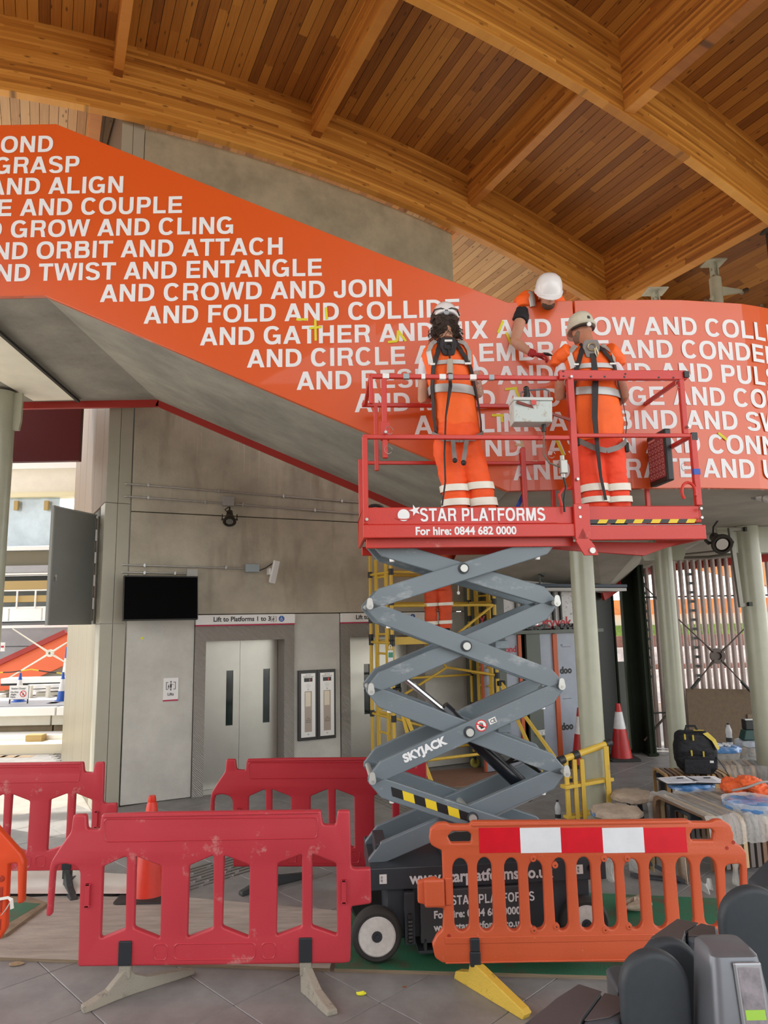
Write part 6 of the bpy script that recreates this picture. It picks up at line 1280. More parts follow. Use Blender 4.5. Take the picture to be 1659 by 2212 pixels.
v = sh_l; mb = MB(); mb.tube([sh_l + Vector((.035, .03, .15)), sh_l + Vector((.03, -.07, .09)), sh_l + Vector((.035, -.10, .02)), sh_l + Vector((.045, -.085, -.05))], [.028, .03, .03, .026], 8, flat=.5); mb.tube([sh_r + Vector((-.03, .0, .05)), sh_r + Vector((-.0, -.04, .01)), sh_r + Vector((-.01, -.04, -.04))], [.022] * 3, 8, flat=.35)
mb.build('reflective_band', C_refl, w3, smooth=True)
ht, T = helmet(w3, hc + (Mh @ Vector((0, 0, .035))), Mh, C_hel, 1.13)
q = MB(Matrix.Translation(hc) @ Mh); q.sphere((0, .045, -.062), .058, 14, 10, (1.0, .9, .8)); q.build('beard', mat('beard', (.08, .045, .03), .8, var=.3, nscale=50), w3, smooth=True)
trousers(w3, [((1.50, 6.72, 4.70), .16, .13), ((1.50, 6.70, 4.9), .17, .13), ((1.50, 6.64, 4.98), .16, .12)], [[((1.40, 6.85, 4.09), .05, .06), ((1.40, 6.83, 4.35), .065, .075), ((1.41, 6.74, 4.8), .085, .10)], [((1.60, 6.85, 4.09), .05, .06), ((1.60, 6.83, 4.35), .065, .075), ((1.59, 6.74, 4.8), .085, .10)]], C_hvt, ((.3, .38),))
boots(w3, [(1.40, 6.85, 4.022), (1.60, 6.85, 4.022)])

# ---------------------------------------------------------------- fourth worker: on the yellow tower, head hidden by the platform
TZ = 2.02
def Lw(s, n, z): p = W0 + DS * s + DN * n; return Vector((p.x, p.y, z))
w4 = thing('person', 'worker in orange overalls on the yellow tower behind the scissor arms', 'person')
Y4 = 10.25
ts = Surf([ring(948, 1262, 24, .14, Y4), ring(950, 1240, 26, .15, Y4), ring(952, 1215, 28, .15, Y4), ring(952, 1185, 30, .15, Y4), ring(950, 1160, 33, .15, Y4), ring(948, 1142, 32, .13, Y4), ring(947, 1130, 20, .09, Y4), ring(946, 1124, 12, .07, Y4)])
C_hv4 = mat('overall_orange', (.66, .075, .018), .7, var=.12, nscale=6, bump=.3, bscale=10)
mb = MB(); ts.shell(mb); S_r = G(976, 1148, Y4); E_r = G(990, 1200, Y4); H_r = G(1000, 1235, Y4 + .1); S_l = G(920, 1148, Y4); E_l = G(908, 1195, Y4 + .12); H_l = G(925, 1180, Y4 + .4)
for S, E, H in ((S_r, E_r, H_r), (S_l, E_l, H_l)): mb.tube([S, S.lerp(E, .5), E, E.lerp(H, .6), H], [.075, .07, .062, .055, .048], 16)
voxelize('jacket', mb, C_hv4, w4, .012, 3, .01, 8)
mb_b = MB(); hc = G(946, 1096, Y4); head(mb_b, hc, Matrix.Rotation(math.radians(-10), 4, 'X')); ts.shell(mb_b, .05, 1, off=-.03)
for S, E, H in ((S_r, E_r, H_r), (S_l, E_l, H_l)): mb_b.tube([S, E, H], [.04, .036, .028], 12); hand(mb_b, H, (H - E), (0, -1, .3), 1, .6)
voxelize('body', mb_b, C_skin, w4, .008, 3); helmet(w4, hc + Vector((0, 0, .035)), Matrix.Rotation(math.radians(-10), 4, 'X'), C_hel, 1.0, ridges=False)
trousers(w4, [ring(948, 1275, 26, .14, Y4), ring(948, 1258, 26, .15, Y4), ring(949, 1240, 25, .14, Y4)],
         [[ring(933, 1362, 13, .085, Y4), ring(931, 1340, 13, .09, Y4), ring(930, 1310, 13.5, .095, Y4), ring(932, 1282, 15, .11, Y4), ring(936, 1262, 15, .12, Y4)],
          [ring(961, 1360, 13, .085, Y4), ring(962, 1338, 13, .09, Y4), ring(962, 1308, 15, .10, Y4), ring(961, 1282, 16, .11, Y4), ring(958, 1262, 15, .12, Y4)]], C_hv4, ((.14, .22), (.50, .57)), wr=.012, vox=.012)
boots(w4, [(G(934, 1370, Y4).x, Y4, TZ), (G(962, 1370, Y4).x + .02, Y4 - .05, TZ)])
for v0, v1 in ((.62, .67), (.40, .45)): ts.band(v0, v1, .02).build('reflective_band', C_reflw, w4, smooth=True)
mb = MB(); mb.tube([S_r.lerp(E_r, .55), S_r.lerp(E_r, .75)], .078, 16); mb.tube([E_r.lerp(H_r, .05), E_r.lerp(H_r, .28)], .068, 16); mb.build('reflective_band', C_reflw, w4, smooth=True)
ts.ribbon([(.45, -.1), (.6, -.1), (.85, -.15)], .05, .02).build('reflective_band', C_reflw, w4)
# ================================================================ yellow access tower
C_ty = worn('tower_yellow', (.66, .43, .05), (.30, .16, .06), .5, amt=.30, scale=9, stretch=(1, 1, .5))
C_tyb = mat('tower_board', (.62, .50, .22), .6, var=.12)
C_cl = mat('clamp_black', (.02, .02, .02), .5)
def Lf(s, n, z): p = W0 + DS * s + DN * n; return Vector((p.x, p.y, z))
tw = thing('access_tower', 'yellow fibreglass access tower standing between the lifts and scissor arms', 'scaffold tower', W0, WALL_A)
SA, SB, NA, NB = 2.53, 4.28, -1.05, -.34
def pole(a, b, r=.026, name='pole', m=None): return MB().cyl(a, b, r, n=14).build(name, m or C_ty, tw, smooth=True)
for s in (SA, SB):
    for n in (NA, NB):
        pole((s, n, .22), (s, n, 3.35)); MB().cyl((s, n, .12), (s, n, .24), .03, n=12).box(s - .03, s + .03, n - .02, n + .02, .06, .14).build('castor_fork', C_cl, tw)
        MB().cyl((s, n - .02, .075), (s, n + .02, .075), .072, n=24).build('castor_wheel', mat('castor_yellow', (.50, .45, .10), .5, var=.3, nscale=20), tw, smooth=True)
        for z in (.35, .95, 1.45, 1.98, 2.05, 2.30, 2.55, 2.98): MB().cyl((s, n, z - .045), (s, n, z + .045), .036, n=12).build('clamp', C_cl, tw, smooth=True)
    for z in (.35, .95, 1.45, 1.98, 2.55, 2.98): pole((s, NA, z), (s, NB, z), .02, 'frame_rail')
    for n in (NA + .16, NA + .50):
        MB().box(s - .014, s + .014, n - .045, n + .045, .30, 3.2).build('ladder_stile', C_ty, tw, bevel=.006)
    for k in range(10): z = .45 + k * .275; pole((s, NA + .12, z), (s, NA + .54, z), .016, 'rung')
for n in (NA, NB):
    for z in (.35, 2.50 if n == NA else 2.55, 2.98): pole((SA, n, z), (SB, n, z), .022, 'guard_rail')
    pole((SA + .1, n, 1.42), (SB, n, 1.42), .018, 'guard_rail') if n == NB else None
for a, b in (((SB - .02, NA, 2.5), (SA + .55, NA, 1.75)), ((SA + .55, NA, 1.75), (SA + .1, NA, 1.5)), ((SB - .45, NB, 1.55), (SA + .05, NB, .95)), ((SB - .45, NB, 1.55), (SA + .9, NB, 1.95)), ((SA + .05, NB, .95), (SB, NB, .4)), ((SB, NA, .95), (SA + .1, NA, .38))): pole(a, b, .02, 'brace')
pole((SB, NA, 1.45), (SB - .45, NB, 1.55), .02, 'brace'); 
# outriggers
for s, n, ds, dn in ((SA, NA, .42, -.35), (SB, NA, .65, -.75), (SB, NA, .35, -.55), (SA, NA, .3, -.2)):
    top = (s + .03, n - .03, 1.35); bot = (s + ds, n + dn, .03); MB().bar(top, bot, .035, .05).build('outrigger', C_ty, tw, bevel=.005); MB().cyl((bot[0], bot[1], 0), (bot[0], bot[1], .04), .05, n=14).build('outrigger_foot', C_cl, tw); MB().box(s - .02, s + .1, n - .06, n + .02, 1.30, 1.37).build('outrigger_clamp', C_cl, tw, bevel=.005)
MB().box(SA + .03, SB - .03, NA + .06, NB - .03, 1.955, 2.015).build('platform_board', C_tyb, tw, bevel=.004); MB().box(SA + .03, SB - .03, NA + .04, NA + .06, 1.95, 2.06).build('toe_board', C_ty, tw, bevel=.003)
tg_ = thing('scaffold_tag', 'green and white inspection tag hung low on the left tower pole', 'tag', Lf(SA, NA - .04, 0), WALL_A)
s_, z_ = onW(793, 1430, NA); MB().box(-.10, -.02, -.02, -.008, z_ - .02, z_ + .15).build('card', C_whitep, tg_, bevel=.004); MB().box(-.095, -.025, -.022, -.0195, z_ + .05, z_ + .12).build('green_field', mat('tag_green', (.05, .30, .18), .5), tg_)
MB().tube([(-.06 + .022 * math.cos(a * PI / 8), -.014, z_ + .17 + .05 * math.sin(a * PI / 8)) for a in range(9)], .006, 6).build('loop', C_whitep, tg_)
sp_ = thing('podium_spanner', 'chrome ratchet spanner hanging from the tower guard rail', 'tool', Lf(3.62, NA - .03, 0), WALL_A)
MB().tube([(0, 0, 2.70), (.01, 0, 2.95)], .009, 8).lathe([(.0, -.012), (.026, -.012), (.026, .012), (0, .012)], 14, Matrix.Translation((0, 0, 2.68)) @ Matrix.Rotation(PI / 2, 4, 'X')).build('shank', S_galv, sp_, smooth=True); MB().box(-.008, .018, -.01, .01, 2.92, 2.975).build('grip', C_black, sp_)
# brown floor board under the tower
q = [atZ(x, y, 0) for x, y in ((912, 1668), (1135, 1652), (1165, 1688), (936, 1704))]; cq = sum(q, Vector()) / 4
fb = thing('hardboard_sheet', 'reddish brown hardboard sheet on the floor beneath the tower', 'board', (cq.x, cq.y, 0)); v = [(p.x - cq.x, p.y - cq.y, z) for z in (.001, .01) for p in q]
MB().add(v, [(3, 2, 1, 0), (4, 5, 6, 7), (0, 1, 5, 4), (1, 2, 6, 5), (2, 3, 7, 6), (3, 0, 4, 7)]).build('board', mat('hardboard', (.30, .16, .11), .75, var=.1), fb)
# folded yellow step frame beside the first column
pf = thing('step_frame', 'folded yellow fibreglass step frame beside the nearest column', 'step frame', (0, 0, 0))
def gp_(x, y, Y): p = atY(x, y, Y); return p
Yp = 8.0
for x in (1222, 1240, 1256): a = gp_(x, 1640, Yp); MB().bar((a.x, a.y, .01), (a.x, a.y, a.z), .045, .05).build('upright', C_ty, pf, bevel=.004)
for x in (1306, 1311): a = gp_(x, 1612, Yp + .1); MB().bar((a.x, a.y, .12), (a.x, a.y, a.z), .03, .03).build('upright', C_ty, pf, bevel=.004)
a, b = gp_(1212, 1642, Yp - .05), gp_(1318, 1604, Yp + .25); MB().cyl(a, b, .035, n=16).build('top_tube', C_ty, pf, smooth=True)
for f in (0.0, .28, .95): c_ = a.lerp(b, f); MB().cyl(c_ - (b - a).normalized() * .04, c_ + (b - a).normalized() * .04, .044, n=16).build('coupler', C_cl, pf, smooth=True)
a, b = gp_(1216, 1700, Yp - .05), gp_(1320, 1682, Yp + .2)
MB().bar(a, b, .10, .035).build('step', C_ty, pf, bevel=.004); a, b = gp_(1222, 1766, Yp), gp_(1322, 1745, Yp + .2); MB().bar(a, b, .10, .03).build('step', C_ty, pf, bevel=.004)

# ================================================================ unfinished back wall with membranes
pw = struct('wall_right', W0, WALL_A)
OF = -.82
def rect(name, x0, y0, x1, y1, m, off=OF, th=.04, par=None, bev=.003):
    a, b = onW(x0, y0, off), onW(x1, y1, off); return MB().box(min(a[0], b[0]), max(a[0], b[0]), off, off + th, min(a[1], b[1]), max(a[1], b[1])).build(name, m, par or pw, bevel=bev, seg=1)
C_gg = mat('frame_greygreen', (.105, .118, .098), .5, var=.06)
C_gd = mat('frame_dark', (.022, .024, .02), .5)
C_mem = mat('membrane_white', (.60, .58, .57), .45, var=.1, nscale=5, bump=.6, bscale=6)
C_brd = mat('membrane_blue', (.31, .34, .40), .4, var=.06, bump=.35, bscale=4)
C_otape = mat('tape_orange', (.50, .09, .02), .5)
C_prn = mat('print_red', (.52, .03, .04), .6)
sx = [4.40, 6.6]
MB().box(4.40, 4.62, OF, 0.1, 0, 2.98).build('frame_post', C_gg, pw, bevel=.004)
s_a, z_a = onW(1030, 1372, OF); s_b, _ = onW(1245, 1372, OF)
MB().box(4.62, 6.55, OF + .05, OF + .12, 2.12, 2.95).build('membrane_panel', C_mem, pw)
MB().box(4.55, 6.6, OF - .05, OF + .1, 2.04, 2.10).build('lintel', C_gg, pw, bevel=.004)
tr = MB(); random.seed(3)
for i in range(60): x = 4.6 + random.random() * 1.95; tr.cbox((x, OF - .01, 2.115 + random.random() * .06), (.03 + random.random() * .05, .03, .02 + random.random() * .03))
o = tr.build('cable_bundle', C_black, pw); o['kind'] = 'stuff'
def srange(x0, x1, off=OF): return onW(x0, 1450, off)[0], onW(x1, 1450, off)[0]
for nm, x0, x1, m, th in (('membrane_board', 1044, 1124, C_brd, .03), ('frame_dark_gap', 1126, 1141, C_gd, .12), ('frame_post', 1140, 1170, C_gg, .0), ('membrane_board', 1171, 1200, C_brd, .03), ('membrane_board', 1205, 1275, C_brd, .03)):
    a, b = srange(x0, x1); MB().box(a, b, OF + th, OF + th + .05, .02, 2.04).build(nm, m, pw, bevel=.003)
for x0, x1 in ((1041, 1045), (1122, 1129), (1198, 1207)):
    a, b = srange(x0, x1); MB().box(a, b, OF + .0, OF + .03, .03, 2.03).build('sealing_tape', C_otape, pw)
a, b = srange(1290, 1296); MB().box(4.4, 7.0, OF + .15, OF + .2, 0, 2.95).build('backing', C_gd, pw)
def WXZ(px, py, off=OF): s, z = onW(px, py, off); return xz(Matrix.Translation((s, off, z)))
text('lettering', 'Nicobond', .14, C_prn, pw, WXZ(1051, 1411, OF + .028), bold=.004); s, z = onW(1052, 1441, OF + .028); MB().box(s, s + .44, OF + .025, OF + .03, z, z + .11).build('print_block', C_prn, pw)
text('lettering', 'Nicobond', .13, C_prn, pw, WXZ(1054, 1533, OF + .028), bold=.004)
text('lettering', 'tyvek', .24, C_prn, pw, WXZ(1101, 1354, OF + .045), bold=.004, space=1.5); text('lettering', 'tyvek', .24, C_prn, pw, WXZ(1180, 1355, OF + .045), bold=.004)
text('lettering', 'y', .22, C_prn, pw, WXZ(1036, 1345, OF + .045), bold=.003); text('lettering', 'rec', .10, C_prn, pw, WXZ(1038, 1358, OF + .045), bold=.003); text('lettering', 'EHM', .12, C_prn, pw, WXZ(1200, 1326, OF + .045) @ Matrix.Rotation(PI / 2, 4, 'Z'), bold=.003)
s, z = onW(1200, 1298, OF + .045); MB().box(s, s + .12, OF + .04, OF + .05, z, z + .05).build('print_block', C_prn, pw)
dots = MB(); random.seed(8)
for i in range(170): dots.box(0, .012 + random.random() * .02, 0, .001, 0, .006, Matrix.Translation((4.66 + random.random() * 1.9, OF + .048, 2.2 + random.random() * .72)))
o = dots.build('print_marks', C_ink, pw); o['kind'] = 'stuff'
for px, py in ((1210, 1455), (1213, 1577)): text('lettering', 'doo', .15, C_ink, pw, WXZ(px, py, OF + .028), bold=.007)
text('lettering', 'O', .05, C_ink, pw, WXZ(1211, 1396, OF + .028)); 
for px, py in ((1175, 1510), (1214, 1398), (1216, 1510)): s, z = onW(px, py, OF + .028); MB().box(s, s + .18, OF + .026, OF + .03, z, z + .005).build('print_line', C_ink, pw)
# window frame leaning in the membrane bay, service runs
MB().box(4.86, 5.35, OF + .01, OF + .05, 2.25, 2.29).box(4.86, 4.90, OF + .01, OF + .05, 2.25, 2.85).box(5.31, 5.35, OF + .01, OF + .05, 2.25, 2.85).box(4.98, 5.02, OF + .01, OF + .05, 2.25, 2.85).box(5.07, 5.11, OF + .01, OF + .05, 2.25, 2.85).build('window_frame', C_gg, pw, bevel=.003)
MB().box(5.35, 5.9, OF - .0, OF + .04, 2.80, 2.83).box(5.60, 5.64, OF - .0, OF + .04, 2.25, 2.8).box(5.75, 5.78, OF - .0, OF + .04, 2.25, 2.8).build('window_frame', C_gd, pw)
MB().cbox((5.2, OF - .01, 2.42), (.10, .06, .22)).cbox((5.2, OF - .01, 2.68), (.12, .06, .16)).build('service_box', C_black, pw)
st_ = wthing('switched_socket', 'grey steel double socket on the green-grey post', 'socket', onW(1158, 1585, OF)[0], onW(1158, 1590, OF)[1], -OF)
MB().box(0, .15, -.04, 0, 0, .09).build('plate', S_galv, st_, bevel=.006); MB().box(.03, .05, -.048, -.04, .03, .06).box(.10, .12, -.048, -.04, .03, .06).build('rocker', C_whitep, st_)
ct = thing('cable_tray', 'dark blue shelf-like cable tray over the white membrane', 'tray', W0, WALL_A)
s0_, z0_ = onW(1152, 1268, OF - .3); MB().box(s0_, 6.9, OF - .35, OF, z0_, z0_ + .05).build('tray', mat('tray_blue', (.03, .05, .08), .5), ct, bevel=.004); MB().box(s0_ + .1, 6.9, OF - .33, OF, z0_ - .06, z0_ - .01).build('lamp_trough', mat('trough', (.5, .49, .46), .5), ct)
cc = thing('security_camera', 'small grey security camera hung under the bridge soffit', 'camera', Lf(5.1, OF - .3, 0), WALL_A)
s0_, z0_ = onW(1163, 1236, OF - .3); cc.location = Lf(s0_, OF - .3, z0_); MB(Matrix.Rotation(.5, 4, 'Y') @ Matrix.Rotation(-.4, 4, 'Z')).box(-.11, .11, -.045, .045, -.03, .04).build('housing', C_gg, cc, bevel=.008); MB(Matrix.Rotation(.5, 4, 'Y')).cyl((-.14, 0, 0), (-.11, 0, 0), .03, n=14).build('lens', C_black, cc); MB().tube([(.02, 0, 0), (.02, 0, -.12), (.02, 0, -.22)], .013, 8).build('arm', C_gg, cc)
MB().box(-.08, .12, -.04, .04, -.25, -.22).build('foot_plate', C_gd, cc)

# dark tall pillars near the screen
pd = mat('pillar_dark', (.022, .028, .018), .85, var=.1, spec=.1)
def pillar(lab, x0, x1, Y, top, w2=.2):
    a, b = atZ(x0, 1615, 0), atZ(x1, 1615, 0); X0, X1 = (x0 - 829.5 + 5) / 1500 * Y, (x1 - 829.5 + 5) / 1500 * Y
    t = thing('dark_pillar', lab, 'pillar', ((X0 + X1) / 2, Y, 0)); h = (X1 - X0) / 2
    MB().box(-h, h, 0, w2, 0, top).build('shaft', pd, t, bevel=.01); MB().box(-h - .0, -h + .03, -.02, 0, 0, top).box(h - .03, h, -.02, 0, 0, top).build('fin', pd, t); MB().box(-h - .03, h + .03, -.03, w2, 0, .04).build('base_plate', pd, t); return t
pillar('narrow dark steel pillar right of the blue-grey membrane boards', 1286, 1312, 12.3, 2.9, .12)
pillar('wide dark green steel pillar behind the standing cone', 1331, 1366, 12.3, 3.2, .14)
pillar('dark steel pillar edging the tube screen', 1367, 1380, 12.0, 3.3, .3)
MB().box(3.7, 4.75, 12.9, 13, .0, 1.48).build('low_panel', mat('low_grey', (.25, .27, .26), .6), pw).parent = None
bpy.data.objects['low_panel']['kind'] = 'structure'; bpy.data.objects['low_panel'].name = 'trim_1'

# ================================================================ screen of vertical tubes
fs = thing('tube_screen', 'tall screen of close vertical brown-grey tubes at the right', 'screen', (0, 12.45, 0))
C_tb = mat('tube_paint', (.33, .255, .23), .42, var=.12, nscale=3, metal=.15)
tube0 = MB().cyl((0, 0, .02), (0, 0, 3.7), .041, n=12).build('tube', C_tb, fs, smooth=True); first = True
x = 4.50; i = 0
while x < 8.2:
    o = tube0 if first else dup(tube0, fs); first = False; c_ = 0
    if x < 5.05: yy = .0 + (5.05 - x) * .5
    else: yy = .06 * math.sin(x * 1.3)
    o.location = (x, yy, 0); x += .112 if x < 5.1 else .120; i += 1
for z in (.62, 2.62): MB().cyl((4.5, .06, z), (8.3, .06, z), .014, n=8).build('tie_rail', C_gd, fs)
bk0 = None
for k in range(12):
    z = 1.25 + k * .16
    for xx in (5.42, 4.6): 
        if bk0 is None: bk0 = MB().cbox((0, 0, 0), (.06, .06, .045)).build('bracket', C_gd, fs); o = bk0
        else: o = dup(bk0, fs)
        o.location = (xx, -.05, z)
br = thing('tie_rod_cross', 'bronze cross of tie rods with a ring in front of the tubes', 'tie rods', (0, 0, 0))
Cb = atY(1550, 1417, 11.9); C_br = mat('rod_bronze', (.075, .055, .045), .4, metal=.4)
MB().lathe([(.065, -.02), (.125, -.02), (.13, 0), (.125, .02), (.065, .02), (.065, -.02)], 32, Matrix.Translation(Cb) @ Matrix.Rotation(PI / 2, 4, 'X')).build('ring_plate', C_br, br, smooth=True)
for x, y in ((1466, 1338), (1628, 1338), (1494, 1488), (1622, 1494)):
    e = atY(x, y, 11.9); d = (e - Cb).normalized(); MB().tube([Cb + d * .09, Cb + d * .2, Cb + d * .24, e], [.026, .02, .011, .011], 10).build('rod', C_br, br, smooth=True)
    MB().cyl(Cb + d * .1 + Vector((0, -.04, 0)), Cb + d * .1 + Vector((0, .04, 0)), .018, n=10).build('pin', C_br, br)
    if y > 1450: MB().cyl(e - d * .22, e, .026, n=12).build('turnbuckle', C_gd, br, smooth=True)
a, b = atY(1372, 1245, 12.1), atY(1428, 1303, 12.1); MB().cyl(a, b, .012, n=8).build('rod', C_br, br)
a, b = atY(1440, 1545, 12.1), atY(1392, 1600, 12.1); MB().cyl(a, b, .02, n=8).build('rod', C_br, br)
# chipboard hoarding
hb_ = thing('chipboard_hoarding', 'brown chipboard panel closing the foot of the tube screen', 'hoarding', (0, 12.05, 0))
C_osb = mat('chipboard', (.135, .092, .055), .8, var=.14, nscale=16, contrast=.6, detail=12, bump=.3, bscale=40)
x0, x1 = 5.04, 7.2; zt_ = atY(1500, 1487, 12.05).z; zt2 = atY(1620, 1494, 12.05).z
MB().add([(x0, 0, 0), (x1 + 1, 0, 0), (x1 + 1, 0, zt2 - .03), (x0, 0, zt_), (x0, .02, 0), (x1 + 1, .02, 0), (x1 + 1, .02, zt2 - .03), (x0, .02, zt_)], [(0, 1, 2, 3), (7, 6, 5, 4), (0, 4, 5, 1), (1, 5, 6, 2), (2, 6, 7, 3), (3, 7, 4, 0)]).build('panel', C_osb, hb_)
z_ = atY(1600, 1560, 12.0).z; MB().box(6.02, 7.2, -.03, 0, z_ - .1, z_ + .12).build('patch_board', mat('chip_patch', (.18, .13, .085), .8, var=.12, nscale=16), hb_)

# ================================================================ big downlight, bracket and fittings at the right
Mf = (Vector((-.10, -.85, -.40)).to_track_quat('Z', 'Y')).to_matrix().to_4x4(); p = atY(1556, 1172, 8.4); flood(Mf, 'large black downlight beside the right-hand column', p, 1.28)
bc = thing('light_bracket', 'dark steel upright bracket fixed to the right-hand column', 'bracket', (0, 0, 0))
C_bk = mat('bracket_steel', (.20, .19, .16), .4, metal=.6)
def seg(x0, y0, x1, y1, Y, w_, h_, nm='arm', m=None): MB().bar(atY(x0, y0, Y), atY(x1, y1, Y), w_, h_, (0, 1, 0)).build(nm, m or C_bk, bc, bevel=.003)
seg(1577, 1142, 1601, 1312, 8.66, .05, .05, 'upright'); seg(1573, 1144, 1612, 1143, 8.66, .045, .05); seg(1597, 1307, 1624, 1305, 8.66, .045, .04); seg(1607, 1143, 1612, 1143, 8.62, .055, .05, 'clamp', C_gd); seg(1616, 1305, 1624, 1305, 8.62, .05, .05, 'clamp', C_gd)
cb_ = thing('light_cable', 'black cable dropping from soffit box to the large downlight', 'cable'); a = atY(1551, 1124, 8.3); MB().tube([a, atY(1541, 1138, 8.35), atY(1540, 1158, 8.4)], .011, 8).build('cord', C_black, cb_, smooth=True)
jb = thing('junction_box', 'square grey junction box on the bridge soffit, right of platform', 'junction box'); a, b = atY(1540, 1110, 8.3), atY(1563, 1124, 8.3)
MB().box(a.x, b.x, 8.25, 8.4, b.z, a.z).build('box_body', C_gg, jb, bevel=.004); MB().box(a.x + .005, b.x - .005, 8.24, 8.25, b.z + .005, a.z - .005).build('lid', C_gg, jb)
cd = thing('conduit_pipe', 'galvanised conduit running right from the soffit junction box', 'conduit'); MB().tube([atY(1566, 1115, 8.3), atY(1700, 1101, 8.0)], .014, 10).build('pipe', S_galv, cd, smooth=True); a = atY(1602, 1110, 8.2); MB().cbox(tuple(a), (.03, .05, .07)).build('clip', S_galv, cd)
tl_ = thing('tube_light', 'white tubular light fitting just below the parapet at right', 'light'); a, b = atY(1632, 1069, 6.6), atY(1720, 1092, 6.3)
MB().cyl(a, b, .045, n=20).build('diffuser', mat('diffuser', (.62, .62, .60), .3), tl_, smooth=True); d = (b - a).normalized(); MB().cyl(a - d * .02, a + d * .03, .05, n=20).cyl(a + d * .09, a + d * .1, .049, n=20).build('end_cap', mat('end_cap', (.25, .25, .25), .4), tl_); MB().box(a.x - .05, b.x, 6.35, 6.65, a.z + .045, a.z + .1).build('mount', C_gd, tl_)
MB().tube([atY(1470, 1205, 10.6), atY(1530, 1203, 10.3), atY(1660, 1186, 9.6)], .02, 8).tube([atY(1470, 1198, 10.6), atY(1530, 1192, 10.3), atY(1660, 1176, 9.6)], .012, 8).build('soffit_pipe', C_bk, thing('soffit_pipes', 'thin dark pipes running along the bridge soffit behind the columns', 'pipe'))
a, b = atY(1490, 1166, 9.8), atY(1650, 1158, 9.5); MB().bar(a, b, .16, .05).build('trunking', mat('trunk', (.45, .45, .44), .5), thing('lighting_trunking', 'pale perforated lighting trunking behind the large downlight', 'trunking'))

# ================================================================ wrapped furniture on the right
C_kraft = mat('kraft_paper', (.42, .33, .25), .75, var=.22, nscale=7, bump=.5, bscale=14)
C_film = mat('blue_film', (.10, .27, .58), .25, var=.3, nscale=9, bump=.6, bscale=20, coat=.5)
C_poly = mat('poly_wrap', (.80, .78, .74), .18, alpha=.34, bump=1.0, bscale=30, coat=.6)
C_poly2 = mat('poly_sheet', (.85, .84, .80), .2, alpha=.42, bump=1.0, bscale=28, coat=.3)
C_legd = mat('leg_charcoal', (.04, .045, .055), .5)
C_woods = [mat('slat_%s' % n, c, .5, var=.12, nscale=8, stretch=(1, 1, .3)) for n, c in (('oak', (.45, .27, .11)), ('ash', (.52, .38, .22)), ('brown', (.19, .11, .065)), ('grey', (.14, .12, .11)))]
def crumpled(mb, amp, sc, seed=0.0):
    mb.v = [tuple(Vector(v) + noise.noise_vector(Vector(v) * sc + Vector((seed, 0, 0))) * amp) for v in mb.v]; return mb
def drape(name, par, m, fn, nu, nv, amp=.012, sc=9, seed=0.0):
    mb = MB(); vs = [fn(i / nu, j / nv) for j in range(nv + 1) for i in range(nu + 1)]; mb.add(vs, [(j * (nu + 1) + i, j * (nu + 1) + i + 1, (j + 1) * (nu + 1) + i + 1, (j + 1) * (nu + 1) + i) for j in range(nv) for i in range(nu)])
    return crumpled(mb, amp, sc, seed).build(name, m, par, smooth=True)
def round_table(lab, px, py, Y, hw, cover, legs=True, skirt=None, band=None):
    c = atY(px, py, Y); r = hw * Y / 1500; t = thing('perch_table', lab, 'table', (c.x, c.y, 0)); z = c.z
    crumpled(MB().lathe([(0, z + .012), (r * .55, z + .014), (r * .9, z + .008), (r, z - .015), (r * .99, z - .05), (r * .85, z - .065), (0, z - .06)], 44), .017, 17, px).build('wrapped_top', cover, t, smooth=True)
    if band: crumpled(MB().lathe([(r * 1.005, z - .018), (r * 1.01, z - .05), (r * .9, z - .07)], 36, None, PI * 1.1), .006, 14, px).build('film_edge', band, t, smooth=True)
    if legs:
        for sx_, yy in ((-.28, .0), (.30, .03)): MB().bar((sx_ * r, yy, z - .05), (sx_ * r * .8 + .05, yy + .02, .01), .05, .014).build('leg', C_legd, t)
        MB().box(-r * .5, r * .5, -.03, .05, z - .085, z - .06).build('top_plate', C_legd, t)
    if skirt: drape('hanging_wrap', t, skirt, lambda u, v: (r * (.92 - .25 * v) * math.cos(PI * (1.05 + .8 * u)), r * (.92 - .25 * v) * math.sin(PI * (1.05 + .8 * u)), z - .05 - v * (.34 + .2 * math.sin(u * 7) * .5)), 24, 8, .02, 7, px)
    return t, c, r
round_table('kraft-wrapped round table nearest the column foot, behind the barrier', 1331, 1748, 7.4, 51, C_kraft, band=C_film)
round_table('kraft-wrapped round table behind the nearest wrapped one', 1367, 1714, 8.0, 44, C_kraft, band=C_kraft)
t1, c1, r1 = round_table('blue-filmed small table holding a water bottle', 1560, 1612, 9.4, 36, C_film, skirt=C_poly2)
t2, c2, r2 = round_table('film-wrapped table half hidden by the right column, green case on top', 1625, 1600, 9.9, 34, mat('film_pale', (.5, .55, .62), .3, bump=.5, bscale=20), skirt=C_poly2)
t3, c3, r3 = round_table('blue-filmed table under the open document folders', 1492, 1690, 7.9, 46, C_film, skirt=C_poly2)
t4, c4, r4 = round_table('large blue-filmed table at the right edge over the wrapped bench', 1622, 1733, 6.9, 55, C_film)
drape('clear_wrap', t4, C_poly2, lambda u, v: (r4 * 1.03 * (1 - .12 * v) * math.cos(2 * PI * u), r4 * 1.03 * (1 - .12 * v) * math.sin(2 * PI * u), c4.z + .03 - .17 * v), 40, 4, .014, 12, 4)
